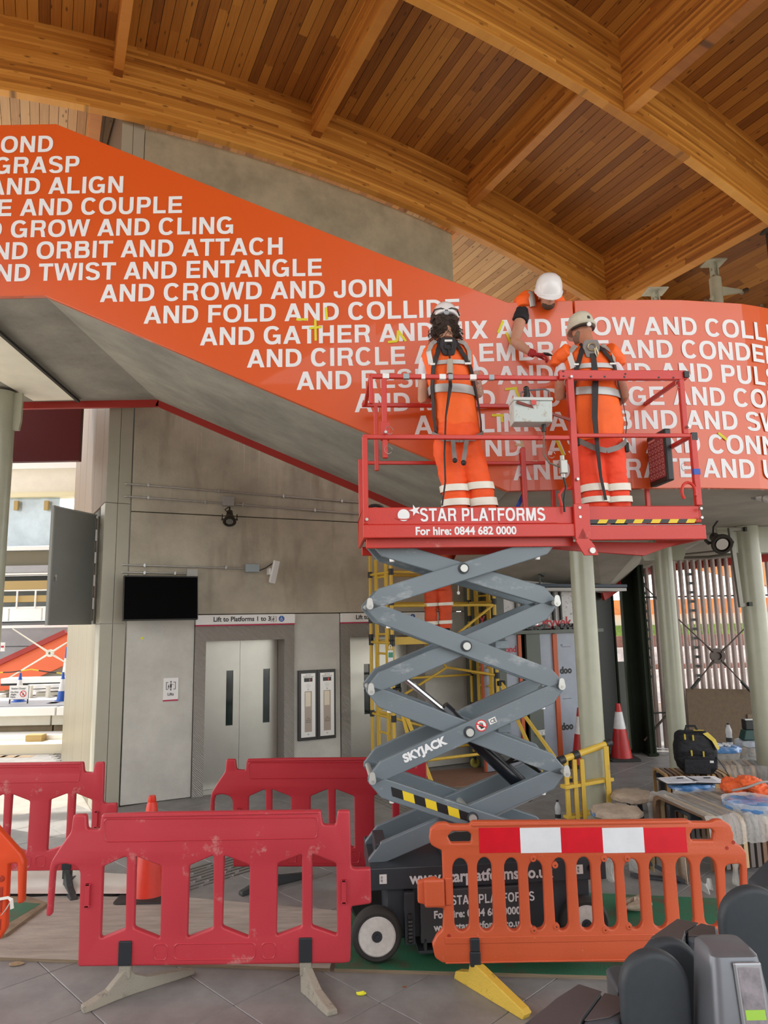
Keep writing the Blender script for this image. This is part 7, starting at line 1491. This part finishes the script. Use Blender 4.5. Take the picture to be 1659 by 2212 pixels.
def bottle(lab, p, h=.21, r=.032):
    t = thing('water_bottle', lab, 'bottle', p); MB().lathe([(r * .8, 0), (r, .008), (r, h * .3), (r * .88, h * .42), (r, h * .55), (r * .95, h * .68), (r * .5, h * .86), (r * .38, h * .9), (r * .38, h * .95)], 20).build('body', mat('bottle_pet', (.75, .78, .80), .1, alpha=.55, coat=.5), t, smooth=True)
    MB().lathe([(r * 1.02, h * .12), (r * 1.02, h * .32)], 20).build('label', C_ink, t); MB().lathe([(r * .42, h * .92), (r * .42, h), (0, h)], 14).build('cap', C_black, t); return t
bottle('clear water bottle with black cap on the blue-filmed table', (c1.x + r1 * .45, c1.y, c1.z + .022), .27, .04)
pb_ = atZ(1206, 1772, 0); bottle('clear water bottle on the floor beside the yellow step frame', (pb_.x, pb_.y, 0), .22, .034)
p = thing('fixings_pile', 'scatter of white fixings lying on the blue-filmed table', 'fixings', (c1.x - r1 * .2, c1.y - r1 * .2, c1.z + .014)); mb = MB(); random.seed(4)
for i in range(26): mb.cbox((random.uniform(-.11, .11), random.uniform(-.08, .08), .012), (random.uniform(.01, .05), .015, random.uniform(.008, .03)))
o = mb.build('fixings', C_whitep, p); p['kind'] = 'stuff'
gc = thing('tool_case', 'dark green tool case on the film-wrapped table by the column', 'tool case', (c2.x - .02, c2.y, c2.z + .02)); MB().loft([[(-.13, -.08, 0), (.12, -.08, 0), (.12, .08, 0), (-.13, .08, 0)], [(-.09, -.07, .13), (.11, -.07, .13), (.11, .07, .13), (-.09, .07, .13)]]).build('body', mat('case_green', (.01, .05, .04), .5), gc, bevel=.01); MB().box(-.08, .10, -.06, .06, .13, .27).build('battery', C_black, gc, bevel=.012); MB().box(-.08, .10, -.062, -.04, .26, .275).build('cap_strip', S_galv, gc)
# slatted benches: bent slats, each a part
def bench(lab, p0, p1, h, d, n, mats, wrap=None, seed=1, arch=.25, face=1):
    p0, p1 = Vector(p0), Vector(p1); L = (p1 - p0).length; a = math.atan2(p1.y - p0.y, p1.x - p0.x); t = thing('slatted_bench', lab, 'bench', p0, a); random.seed(seed)
    def prof(off=0.0): r = .09; return [(0 - off, h * .12), (0 - off, h - r), (r * .3 - off, h - r * .3 + off), (r, h + off), (d - r, h + off), (d - r * .3 + off, h - r * .3 + off), (d + off, h - r), (d + off, h * .12)]
    for i in range(n):
        x = L * (i + .5) / n; w_ = L / n * .62; P = prof(random.uniform(-.004, .004)); Q = [(y + (d / 2 - y) * .09 * 1.2, z - .028) for y, z in P]; R = []
        for (y, z), (y2, z2) in zip(P, Q): R.append([(x - w_ / 2, y, z), (x + w_ / 2, y, z), (x + w_ / 2, y2, z2), (x - w_ / 2, y2, z2)])
        MB().loft(R).build('slat', mats[i % len(mats)] if random.random() < .7 else random.choice(mats), t)
    MB().box(0, L, d * .3, d * .3 + .04, h - .09, h - .045).box(0, L, d * .65, d * .65 + .04, h - .09, h - .045).build('rail', C_legd, t)
    for x in (L * .12, L * .88): MB().box(x - .02, x + .02, d * .1, d * .9, h - .12, h - .085).bar((x, d * .15, h - .1), (x, d * .15, .0), .05, .02).bar((x, d * .85, h - .1), (x, d * .85, 0), .05, .02).build('leg_frame', C_legd, t)
    if wrap: drape('plastic_wrap', t, wrap, lambda u, v: (L * (-.02 + 1.04 * u), *(lambda q: (q[0], q[1]))([(-.03, h * .55), (-.025, h * .85), (.03, h + .012), (d * .5, h + .025), (d - .03, h + .012), (d + .02, h * .8), (d + .02, h * .5)][min(6, int(v * 6.001))])), 44, 6, .03, 13, seed)
    return t
a = atZ(1392, 1722, 0); zb_ = atY(1392, 1655, 8.5).z
bench('slatted wooden bench with looped ends under the black backpack', (3.20, 8.42, 0), (3.98, 8.36, 0), .46, .55, 13, [C_woods[0], C_woods[2], C_woods[1]], seed=2)
bench('slatted bench of mixed brown timbers behind the document table', (3.98, 8.9, 0), (5.6, 8.5, 0), .46, .55, 24, [C_woods[1], C_woods[2], C_woods[0], C_woods[3]], wrap=C_poly, seed=3)
bench('plastic-wrapped slatted bench under the large blue table', (2.85, 6.55, 0), (3.95, 6.75, 0), .50, .95, 18, [C_woods[2], C_woods[1], C_woods[3], C_woods[0]], wrap=C_poly, seed=4)
# backpack
bp_ = thing('tool_backpack', 'black tool backpack with yellow panels standing on a slatted bench', 'backpack', (3.62, 8.55, .465), -.15)
C_bag = mat('bag_black', (.006, .007, .010), .7, var=.3, nscale=12, bump=.4, bscale=30)
mb = MB(); mb.loft([[(x0 + hw * math.copysign(abs(math.sin(k * PI / 10)) ** .6, math.sin(k * PI / 10)), -.14 * math.copysign(abs(math.cos(k * PI / 10)) ** .6, math.cos(k * PI / 10)) * dd, z) for k in range(20)] for x0, hw, dd, z in ((.02, .16, .8, 0), (.01, .21, 1.0, .06), (0, .235, 1.1, .16), (0, .235, 1.1, .27), (-.01, .21, 1.0, .37), (-.02, .19, .9, .44), (-.02, .15, .6, .475))]); voxelize('bag_body', mb, C_bag, bp_, .012, 3, .008, 12)
C_by = mat('bag_yellow', (.50, .38, .03), .6)
MB().loft([[(.07, -.13, .46), (.14, -.08, .47)], [(.16, -.155, .38), (.22, -.08, .39)], [(.21, -.165, .28), (.255, -.09, .29)]], cap=False, closed=False).build('yellow_panel', C_by, bp_); MB().loft([[(-.02, -.10, .485), (.10, -.10, .485)], [(-.0, .0, .49), (.12, .0, .485)]], cap=False, closed=False).build('yellow_panel', C_by, bp_)
for x, z in ((-.09, .22), (.04, .21), (-.15, .40), (-.06, .39)): MB().box(x, x + .016, -.185, -.165, z, z + .06).build('zip_pull', C_by, bp_)
MB().cbox((-.02, -.17, .24), (.30, .03, .012)).cbox((-.03, -.16, .10), (.28, .05, .16)).build('front_pocket', C_bag, bp_, bevel=.01); MB().box(.10, .155, -.166, -.160, .14, .165).build('bag_label', C_whitep, bp_)
MB().tube([(-.1, -.02, .46), (-.08, -.02, .53), (.02, -.02, .53), (.05, -.02, .46)], .014, 8, flat=.5).build('handle', C_bag, bp_, smooth=True); MB().tube([(.2, -.12, .2), (.27, -.14, .08), (.33, -.14, -.03)], .012, 6, flat=.4).build('strap', C_bag, bp_)
# papers and folders
for k, (dx, rz, lab) in enumerate(((-.16, .12, 'left open folder of white printed sheets on the blue table'), (.12, -.10, 'right open folder of loose white sheets on the blue table'))):
    t = thing('document_folder', lab, 'documents', (c3.x + dx, c3.y - .04, c3.z + .022), rz)
    MB().box(-.18, .18, -.14, .14, 0, .008).build('folder', C_black, t, bevel=.002)
    for j in range(4): MB(Matrix.Translation((.01 * j, .004 * j, .009 + .003 * j)) @ Matrix.Rotation(.06 * (j - 1.5), 4, 'Z')).box(-.165, .15, -.125, .125, 0, .0015).build('sheet', mat('paper', (.88, .88, .92), .7), t)
    mb = MB(); 
    for j in range(10): mb.box(-.14, .11, -.11 + j * .022, -.105 + j * .022, .0215, .022)
    mb.build('print_lines', mat('print_grey', (.35, .35, .4), .7), t); MB().cbox((.05, .03, .026), (.07, .012, .008)).build('pen', C_black, t)
# orange jacket
jk = thing('orange_jacket', 'crumpled orange hi-vis jacket thrown over the wrapped bench', 'jacket', (3.62, 7.35, 0)); mb = MB(); random.seed(12)
for i in range(12): mb.sphere((random.uniform(-.17, .17), random.uniform(-.13, .13), .57 + random.uniform(-.03, .10)), random.uniform(.05, .09), 12, 8, (1.3, 1, .8))
voxelize('cloth', mb, mat('jacket_orange', (.80, .13, .03), .6, var=.1, bump=.4, bscale=12), jk, .010, 6, .022, 16)
mb = MB(); mb.tube([(-.24, -.16, .58), (-.12, -.215, .62), (.02, -.2, .66), (.10, -.17, .66)], .022, 8, flat=.5); mb.build('reflective_band', C_refl, jk, smooth=True)
# cardboard wrap and box
kb = thing('kraft_bundle', 'kraft-paper wrapped bundle lying at the right edge behind the jacket', 'bundle', (4.30, 7.9, 0), .2)
crumpled(MB().loft([[(x0, -.3, z), (x0 + .8, -.3, z), (x0 + .8, .25, z), (x0, .25, z)] for x0, z in ((0, .46), (-.02, .52), (.0, .62), (.04, .68))]), .03, 5).build('paper', C_kraft, kb, bevel=.01); MB().box(.1, .9, -.28, -.2, .69, .72).build('top_flap', C_kraft, kb)
# hanging papers and plastic seen through the barrier
for k, (x, y0, y1, Y, w_, m, lab, nm) in enumerate(((1478, 1835, 1950, 6.45, 34, C_kraft, 'long kraft paper sheet hanging behind the barrier slots', 'kraft_sheet'), (1325, 1845, 1965, 6.5, 34, C_poly2, 'crumpled clear plastic hanging behind the middle barrier slots', 'plastic_wrap'), (1372, 1835, 1880, 6.6, 28, C_poly2, 'short clear plastic tuft hanging right of the longer one', 'plastic_wrap'), (1528, 1905, 1960, 6.2, 40, C_poly2, 'clump of clear plastic under the wrapped bench', 'plastic_wrap'), (1408, 1840, 1880, 6.5, 26, mat('kraft_olive', (.22, .16, .08), .7, bump=.4, bscale=12), 'dark kraft flap hanging under the near round tables', 'kraft_sheet'), (1590, 1790, 2000, 6.35, 26, C_poly2, 'clear plastic frills at the front end of the wrapped bench', 'plastic_wrap'))):
    a, b = atY(x - w_ / 2, y0, Y), atY(x + w_ / 2, y1, Y); t = thing(nm, lab, 'wrapping', (a.x, Y, 0)); dz = a.z - max(b.z, .01)
    drape('sheet', t, m, lambda u, v: ((b.x - a.x) * (.0 + u), .05 * math.sin(u * 9), a.z - dz * v), 12, 12, .03 if m is C_poly2 else .01, 9, k)
crumple('crumpled kraft paper ball on the green mat edge', 'paper_ball', atZ(1372, 1966, .03), (.13, .08, .10), C_kraft)
mb = MB(); fl_ = thing('charcoal_bracket', 'dark steel table bracket lying under the round tables', 'bracket', atZ(1420, 1905, 0)); mb.bar((-.25, .1, .25), (.2, -.1, .03), .05, .02); mb.bar((-.2, .1, .03), (.25, -.05, .02), .06, .015); mb.build('bar', C_legd, fl_)
lb_ = thing('luggage_plate', 'flat grey steel base plates on the floor behind the wrapped tables', 'plate', atZ(1440, 1745, 0)); MB().box(-.35, .3, -.12, .2, 0, .012).build('plate', mat('plate_grey', (.22, .22, .23), .5, metal=.3), lb_, bevel=.003); MB().cyl((-.2, .05, .05), (.0, .12, .05), .035, n=14).build('cylinder', C_poly, lb_)
# masking tape left on the parapet letters, and the blue strap
C_mt = mat('masking_yellow', (.72, .66, .03), .6); C_mb = mat('masking_beige', (.60, .48, .30), .6)
for lab, segs, m in (('yellow masking tape cross over the word GATHER', (((681, 690), (682, 736)), ((668, 709), (695, 706)), ((704, 664), (706, 690)), ((640, 690), (664, 690))), C_mt),
    ('yellow masking tape zigzag on AND left of the long-haired worker', (((838, 739), (858, 737)), ((858, 737), (860, 714)), ((860, 714), (877, 737))), C_mt),
    ('yellow masking tape strip on the A above the gloved arm', (((1087, 693), (1076, 719)),), C_mt), ('yellow masking tape strip beside the bare elbow', (((1094, 718), (1104, 744)), ((1104, 738), (1110, 744))), C_mt),
    ('yellow masking tape bracket on AND above the control box', (((1091, 841), (1117, 838)), ((1112, 836), (1121, 858))), C_mt), ('yellow masking tape corner left of the control box', (((1062, 897), (1088, 897)), ((1083, 895), (1085, 912))), C_mt),
    ('yellow masking tape slash on the A of FASTEN', (((1200, 946), (1218, 984)),), C_mt), ('yellow masking tape scrap on the second C of CONNECT', (((1552, 935), (1570, 950)),), C_mt), ('yellow masking tape scrap on the V of VIBRATE', (((1246, 997), (1253, 1013)),), C_mt),
    ('beige masking tape scraps around the D of the FASTEN row', (((1113, 960), (1132, 962)), ((1126, 950), (1130, 966)), ((1127, 972), (1131, 984))), C_mb)):
    mt = thing('masking_tape', lab, 'tape')
    for (a, b), (c_, d_) in segs:
        X0 = atY(a, b, 5.95); X1 = atY(c_, d_, 5.95); p0 = atY(a, b, FY(X0.x) - .006); p1 = atY(c_, d_, FY(X1.x) - .006); MB().bar(p0, p1, .022, .002, (0, 1, 0)).build('strip', m, mt)
bs = thing('blue_strap', 'blue strap hanging under the parapet behind the lift toe board', 'strap'); p0, p1 = atY(1132, 1066, 5.97), atY(1110, 1112, 5.9); MB().loft([[p0 + Vector((-.02, 0, 0)), p0 + Vector((.025, 0, 0))], [p0.lerp(p1, .5) + Vector((-.02, .01, 0)), p0.lerp(p1, .5) + Vector((.02, .02, 0))], [p1 + Vector((-.015, 0, 0)), p1 + Vector((.015, 0, 0))]], cap=False, closed=False).build('strap', MATS['tape_blue'], bs)
# ================================================================ outside, beyond the hall
C_asph = mat('ballast', (.50, .46, .40), .9, var=.15)
gr = struct('ground'); MB().box(-120, 120, -40, 160, -1.3, -1.2).build('earth', C_asph, gr)
MB().box(-16, -4.5, 12.2, 13.6, -.14, -.01).build('platform_slab', mat('slab_pale', (.60, .56, .48), .8, var=.08), gr)
C_tan = mat('ext_tan', (.42, .30, .12), .7); C_pale = mat('ext_pale', (.72, .68, .58), .7, var=.05); C_pw = mat('ext_white', (.80, .80, .78), .6); C_olive = mat('ext_olive', (.17, .15, .10), .7)
C_extg = mat('ext_grey', (.36, .36, .38), .7, var=.06)
def yz(y, Y, x=80): return atY(x, y, Y).z
# far concrete viaduct with deck, beams, glazed screen
vd = thing('footbridge', 'pale concrete footbridge with glass screen crossing beyond the left opening', 'bridge', (-9, 15.5, 0))
def slabY(name, y0, y1, m, yo=0, th=.3, x0=-5, x1=4.6, bev=0): z1, z0 = yz(y0, 15.5), yz(y1, 15.5); return MB().box(x0, x1, yo, yo + th, z0, z1).build(name, m, vd)
slabY('coping', 995, 1012, C_pw); slabY('parapet', 1012, 1064, C_pale, .05); slabY('soffit_rail', 1064, 1074, mat('ext_yellowish', (.70, .64, .42), .6), -.05)
slabY('glass_screen', 1074, 1178, mat('ext_glass', (.45, .55, .62), .12, var=.25, nscale=1.2, spec=.8), .1, .04, -5, 1.6)
for x in (37, 102): a = atY(x, 1082, 15.55); MB().box(a.x + 9 - .05, a.x + 9 + .05, -.0, .06, a.z - .22, a.z).build('glass_clamp', C_tan, vd, bevel=.01)
slabY('girder', 1180, 1188, C_pw); slabY('girder', 1190, 1220, C_olive, .1); slabY('girder', 1221, 1236, C_extg, .0); slabY('girder', 1237, 1241, C_pw); slabY('girder', 1242, 1253, C_gd, .2); slabY('girder', 1254, 1272, C_tan, 0)
sb_ = thing('station_building', 'pale station building with railings seen past the left cladding', 'building', (-11, 19, 0))
def slabB(name, y0, y1, m, yo=0, th=.3, x0=-6, x1=6): z1, z0 = yz(y0, 19), yz(y1, 19); return MB().box(x0, x1, yo, yo + th, z0, z1).build(name, m, sb_)
slabB('fascia', 1272, 1276, C_pw); slabB('window_band', 1276, 1286, mat('ext_window', (.25, .30, .33), .2), .3); slabB('fascia', 1286, 1300, C_tan, 0); slabB('window_band', 1300, 1310, MATS['ext_window'], .3); slabB('fascia', 1310, 1314, C_pw)
for k in range(9): MB().box(-5.5 + k * .9, -4.64 + k * .9, 0, .1, yz(1340, 19), yz(1314, 19)).build('panel', C_pw, sb_, bevel=.01)
for k in range(16): MB().cyl((-5.5 + k * .5, -.05, yz(1300, 19)), (-5.5 + k * .5, -.05, yz(1276, 19)), .025, n=6).cyl((-5.5 + k * .5, -.05, yz(1314, 19)), (-5.5 + k * .5, -.05, yz(1300, 19)), .025, n=6).build('baluster', C_pw, sb_)
slabB('string_course', 1341, 1344, C_gd, -.02); slabB('rear_wall', 1344, 1600, C_extg, .1); slabB('canopy_edge', 1350, 1356, C_pw, -.4)
for y in (1395,): slabB('wall_joint', y, y + 1.5, C_gd, .09, .02)
# orange stair flight with cross ties
xs = thing('far_staircase', 'orange stair parapet rising to the right on the far platform', 'staircase', (0, 0, 0)); Yx = 17.5
pts = [(-60, 1460), (0, 1428), (60, 1400), (140, 1366), (150, 1366), (150, 1432), (75, 1466), (-60, 1535)]
q = [atY(x, y, Yx) for x, y in pts]; n = len(q); MB().add([tuple(p) for p in q] + [(p.x, p.y + .15, p.z) for p in q], [tuple(range(n)), tuple(range(2 * n - 1, n - 1, -1))] + [(i, (i + 1) % n, n + (i + 1) % n, n + i) for i in range(n)]).build('parapet', mat('ext_orange', (.86, .16, .05), .5), xs)
MB().bar(atY(-60, 1459, Yx - .05), atY(142, 1365, Yx - .05), .1, .12).build('handrail', C_redtrim, xs); MB().box(-11, -7.9, Yx + .2, Yx + .3, -.5, yz(1432, Yx)).build('panel_wall', mat('ext_sage', (.36, .38, .30), .7), xs)
tc_ = thing('tie_rod_star', 'cream tie-rod star with ring in front of the far orange stair', 'tie rods'); Cq = atY(108, 1411, 16.5)
MB().lathe([(.03, -.03), (.085, -.03), (.085, .03), (.03, .03), (.03, -.03)], 24, Matrix.Translation(Cq) @ Matrix.Rotation(PI / 2, 4, 'X')).build('ring', C_pale, tc_, smooth=True)
for x, y in ((27, 1358), (148, 1386), (10, 1470), (150, 1436)): e = atY(x, y, 16.5); d = (e - Cq).normalized(); MB().tube([Cq + d * .07, Cq + d * .3, e], [.025, .018, .013], 8).build('rod', C_pale, tc_, smooth=True)
# platform beyond with cones, sign, clutter
pt = thing('far_platform', 'pale concrete railway platform edge beyond the left opening', 'platform', (-9, 15, 0))
zp = yz(1524, 14.2); 
def fb_(name, y0, y1, Y, m, th=.4): MB().box(-6, 4.2, Y - 15, Y - 15 + th, yz(y1, Y), yz(y0, Y)).build(name, m, pt)
MB().box(-6, 4.2, -.8, 3.4, zp - .15, zp).build('platform_top', C_extg, pt)
for k in range(7): MB().box(-5.6 + 1.35 * k, -4.28 + 1.35 * k, -.95, -.5, zp - .18, zp - .02).build('coping_stone', C_pw, pt, bevel=.01)
for k in range(5): MB().box(-5.3 + 1.9 * k, -3.43 + 1.9 * k, -.7, -.4, yz(1567, 14.3), yz(1545, 14.3)).build('wall_block', C_pale, pt, bevel=.01); MB().box(-5.3 + 1.9 * k, -3.43 + 1.9 * k, -.6, -.3, -1.2, yz(1567, 14.3)).build('wall_block', mat('ext_stain', (.30, .23, .14), .8, var=.15), pt, bevel=.01)
tk = thing('track_bed', 'sunlit cream trackside walkway in front of the far platform', 'walkway', (-9, 13.5, 0)); MB().box(-6, 4.4, .2, .7, -1.2, yz(1585, 13.9)).build('ledge', C_pw, tk); MB().box(-6, 4.4, -.3, .2, -1.2, yz(1602, 13.5)).build('ledge', mat('ext_cream', (.78, .70, .52), .7), tk); MB().box(2.2, 2.5, .0, .2, yz(1602, 13.5), yz(1588, 13.5)).build('block', C_tan, tk)
grt = thing('floor_grille', 'dark tactile grille squares by the foot of the metal cladding', 'grille', (0, 0, 0)); 
for i in range(7):
    for j in range(8): p = atZ(100 + i * 7 + j * 5, 1618 + j * 4.2, -.008); MB().box(p.x - .045, p.x + .045, p.y - .07, p.y + .07, -.01, .004).build('grille_bar', C_tact, grt)
for k, x in enumerate((-5, 22, 52)): p = atZ(x, 1634, 0); MB().box(p.x - .16, p.x + .16, p.y - .1, p.y + .1, -.01, .002).build('brown_tile', mat('ext_brown', (.25, .18, .11), .8), grt)
bl = mat('cone_blue', (.02, .10, .45), .4)
for x, y, lab in ((68, 1450, 'blue-tipped white cone standing highest on the far platform clutter'), (133, 1528, 'blue and white cone at the far platform edge by the cladding'), (40, 1526, 'blue cone behind the station closed sign')):
    p = atY(x, y, 15.0); h = 1.0; z0_ = zp; t = thing('traffic_cone', lab, 'cone', (p.x, 15.0 if y > 1500 else 16.6, z0_)); t.scale = (.72, .72, .62 if y > 1500 else 1.12); MB().lathe([(.2, 0), (.2, .02), (.15, .03), (.11, .33)], 20).build('body', bl, t, smooth=True); MB().lathe([(.11, .33), (.055, .72)], 20).build('sleeve', C_pw, t, smooth=True); MB().lathe([(.055, .72), (.03, .95), (0, .95)], 20).build('tip', bl, t, smooth=True)
sg = thing('closed_sign', 'white station closed board with red no-alighting symbol', 'sign', (0, 14.6, 0)); a, b = atY(22, 1481, 14.6), atY(61, 1510, 14.6)
MB().box(a.x, b.x, -.02, 0, b.z, a.z).build('board', C_pw, sg); MB().box(a.x, a.x + .02, -.01, .01, zp, a.z).box(b.x - .02, b.x, -.01, .01, zp, a.z).box(a.x, b.x, -.01, .01, zp + .08, zp + .1).build('frame', C_gd, sg)
w_ = b.x - a.x; text('lettering', 'Station Closed', w_ * .125, C_ink, sg, xz(Matrix.Translation((a.x + w_ * .1, -.022, a.z - .075))), bold=.0006); text('lettering', 'Do Not\nAlight\nHere', w_ * .125, C_ink, sg, xz(Matrix.Translation((a.x + w_ * .08, -.022, a.z - .145))), bold=.0006)
Mq = xz(Matrix.Translation((a.x + w_ * .74, -.022, (a.z + b.z) / 2 - .03))); r = w_ * .17; ro = [(r * math.cos(i * PI / 12), r * math.sin(i * PI / 12)) for i in range(25)]; ri = [(x * .78, y * .78) for x, y in ro]; MB(Mq).add([(x, y, 0.001) for x, y in ro + ri], [(i, i + 1, 26 + i, 25 + i) for i in range(24)]).prism([(-r * .72, r * .55), (-r * .55, r * .72), (r * .72, -r * .55), (r * .55, -r * .72)], 0, .001).build('no_entry_ring', MATS['warn_red'], sg); MB(Mq).box(-.012, .012, -.03, .02, 0, .0008).build('walker_symbol', C_ink, sg)
rl = thing('stacked_materials', 'long white wrapped building materials stacked on the far platform', 'materials', (0, 15.9, 0))
for y0, y1, m, x0, x1, yo in ((1466, 1474, C_pw, 2, 136, .1), (1474, 1479, C_gd, 2, 135, .2), (1479, 1486, C_pw, 60, 136, 0), (1484, 1490, mat('ext_brick', (.40, .15, .12), .7), 64, 100, .2), (1489, 1493, C_pw, 62, 134, 0), (1496, 1502, C_pale, 78, 130, .1), (1504, 1512, C_pale, 72, 112, 0), (1493, 1496, C_olive, 0, 22, 0), (1500, 1520, C_pale, 0, 12, 0)):
    a, b = atY(x0, y0, 15.9 + yo), atY(x1, y1, 15.9 + yo); crumpled(MB().box(a.x, b.x, yo, yo + .4, b.z, a.z), .02, 4).build('bundle', m, rl)
for x in (66, 104): a, b = atY(x, 1480, 15.8), atY(x + 4, 1512, 15.8); MB().box(a.x, b.x, -.2, -.1, b.z, a.z).build('strap_post', C_pale, rl)
hl = thing('yellow_barrier_tape', 'yellow and black hazard tape strung across the far platform', 'tape'); P = [atY(x, y, 15.3) for x, y in ((-10, 1453), (24, 1452), (68, 1446), (100, 1451), (145, 1456))]
for i, (a, b) in enumerate(zip(P, P[1:])): c_ = a.lerp(b, .5); MB().tube([a, c_], .014, 6).build('tape_yellow' if i % 2 == 0 else 'tape_black', C_yel if i % 2 == 0 else C_gd, hl); MB().tube([c_, b], .014, 6).build('tape_black' if i % 2 == 0 else 'tape_yellow', C_gd if i % 2 == 0 else C_yel, hl)
sgn = thing('platform_sign', 'small white wayfinding sign at the far left edge', 'sign'); a, b = atY(-8, 1388, 17), atY(9, 1407, 17); MB().box(a.x, b.x, 17, 17.03, b.z, a.z).build('board', C_pw, sgn); a, b = atY(3, 1395, 17), atY(8, 1399, 17); MB().box(a.x, b.x, 16.98, 17, b.z, a.z).build('symbol', C_ruby, sgn)
pk = thing('concrete_block', 'pale concrete block at the far platform edge', 'block'); a, b = atY(101, 1522, 14.6), atY(124, 1531, 14.6); MB().box(a.x, b.x, 14.5, 14.8, zp, a.z).build('block', C_pale, pk, bevel=.01)

# right exterior behind the tube screen
rb = thing('far_building', 'orange-clad building with white bands glimpsed through the tube screen', 'building', (0, 24, 0))
def rs(name, x0, x1, y0, y1, m, Y=24, th=.3): a, b = atY(x0, y0, Y), atY(x1, y1, Y); MB().box(a.x, b.x, Y - 24, Y - 24 + th, b.z, a.z).build(name, m, rb)
C_eo = mat('ext_brickorange', (.70, .25, .07), .7, var=.2, nscale=2)
q = [atY(x, y, 23) for x, y in ((1490, 1195), (1800, 1195), (1800, 1330), (1650, 1262), (1500, 1228))]
MB().add([(p.x, -1, p.z) for p in q] + [(p.x, -.8, p.z) for p in q], [(0, 1, 2, 3, 4), (9, 8, 7, 6, 5)] + [(i, (i + 1) % 5, 5 + (i + 1) % 5, 5 + i) for i in range(5)]).build('canopy', C_eo, rb)
rs('orange_band', 1300, 1800, 1297, 1320, C_eo); rs('white_band', 1300, 1800, 1322, 1368, C_pw, 24.5); rs('hedge_band', 1300, 1800, 1352, 1374, mat('ext_green', (.18, .30, .06), .8, var=.5, nscale=3), 24.2)
rs('brown_fence', 1300, 1800, 1375, 1400, mat('ext_fence', (.20, .09, .07), .7, var=.2), 23.5); rs('white_band', 1300, 1800, 1400, 1436, mat('ext_palebrown', (.62, .58, .58), .7, var=.35, nscale=3), 23.3); rs('brown_fence', 1300, 1800, 1438, 1450, MATS['ext_fence'], 23); rs('white_band', 1300, 1800, 1450, 1520, MATS['ext_palebrown'], 22.5); rs('brown_fence', 1300, 1800, 1520, 1700, mat('ext_paving', (.42, .34, .32), .8, var=.2), 22)
# the rest of the hall behind us: a plain rear building on the left side and paving
rear = struct('wall_front'); MB().box(-16, 3, -13, -12.6, -1.2, 11).build('rear_wall', mat('rear_brick', (.12, .075, .06), .8, var=.3, nscale=2), rear)
MB().box(-14, 16, -12.5, -3, -.14, -.012).build('forecourt', C_tile, rear)
# ================================================================ groups for things that come in kinds
GR = {'red_barrier': 'red plastic barriers around the lift', 'orange_barrier': 'orange plastic barriers', 'traffic_cone': 'traffic cones', 'conduit_pipe': 'galvanised conduits', 'junction_box': 'junction boxes', 'column': 'round pale columns',
      'dark_pillar': 'dark pillars by the tube screen', 'perch_table': 'wrapped round tables', 'slatted_bench': 'slatted benches', 'water_bottle': 'water bottles', 'person': 'workers in orange', 'lift_entrance': 'lift entrances', 'lift_sign': 'signs over the lifts',
      'lift_call_panel': 'lift call panels', 'ticket_gate': 'ticket gate housings', 'gate_paddle': 'gate paddles', 'plywood_sheet': 'plywood sheets on the floor', 'roof_post': 'short roof posts', 'glazing_rod': 'clerestory rods', 'floodlight': 'black downlights',
      'document_folder': 'document folders', 'plastic_wrap': 'clear plastic scraps', 'kraft_sheet': 'kraft paper sheets', 'light_cable': 'downlight cables'}
for o in list(bpy.data.objects):
    b = o.name.split('.')[0]
    if b in GR and o.parent is None and 'category' in o: o['group'] = GR[b]
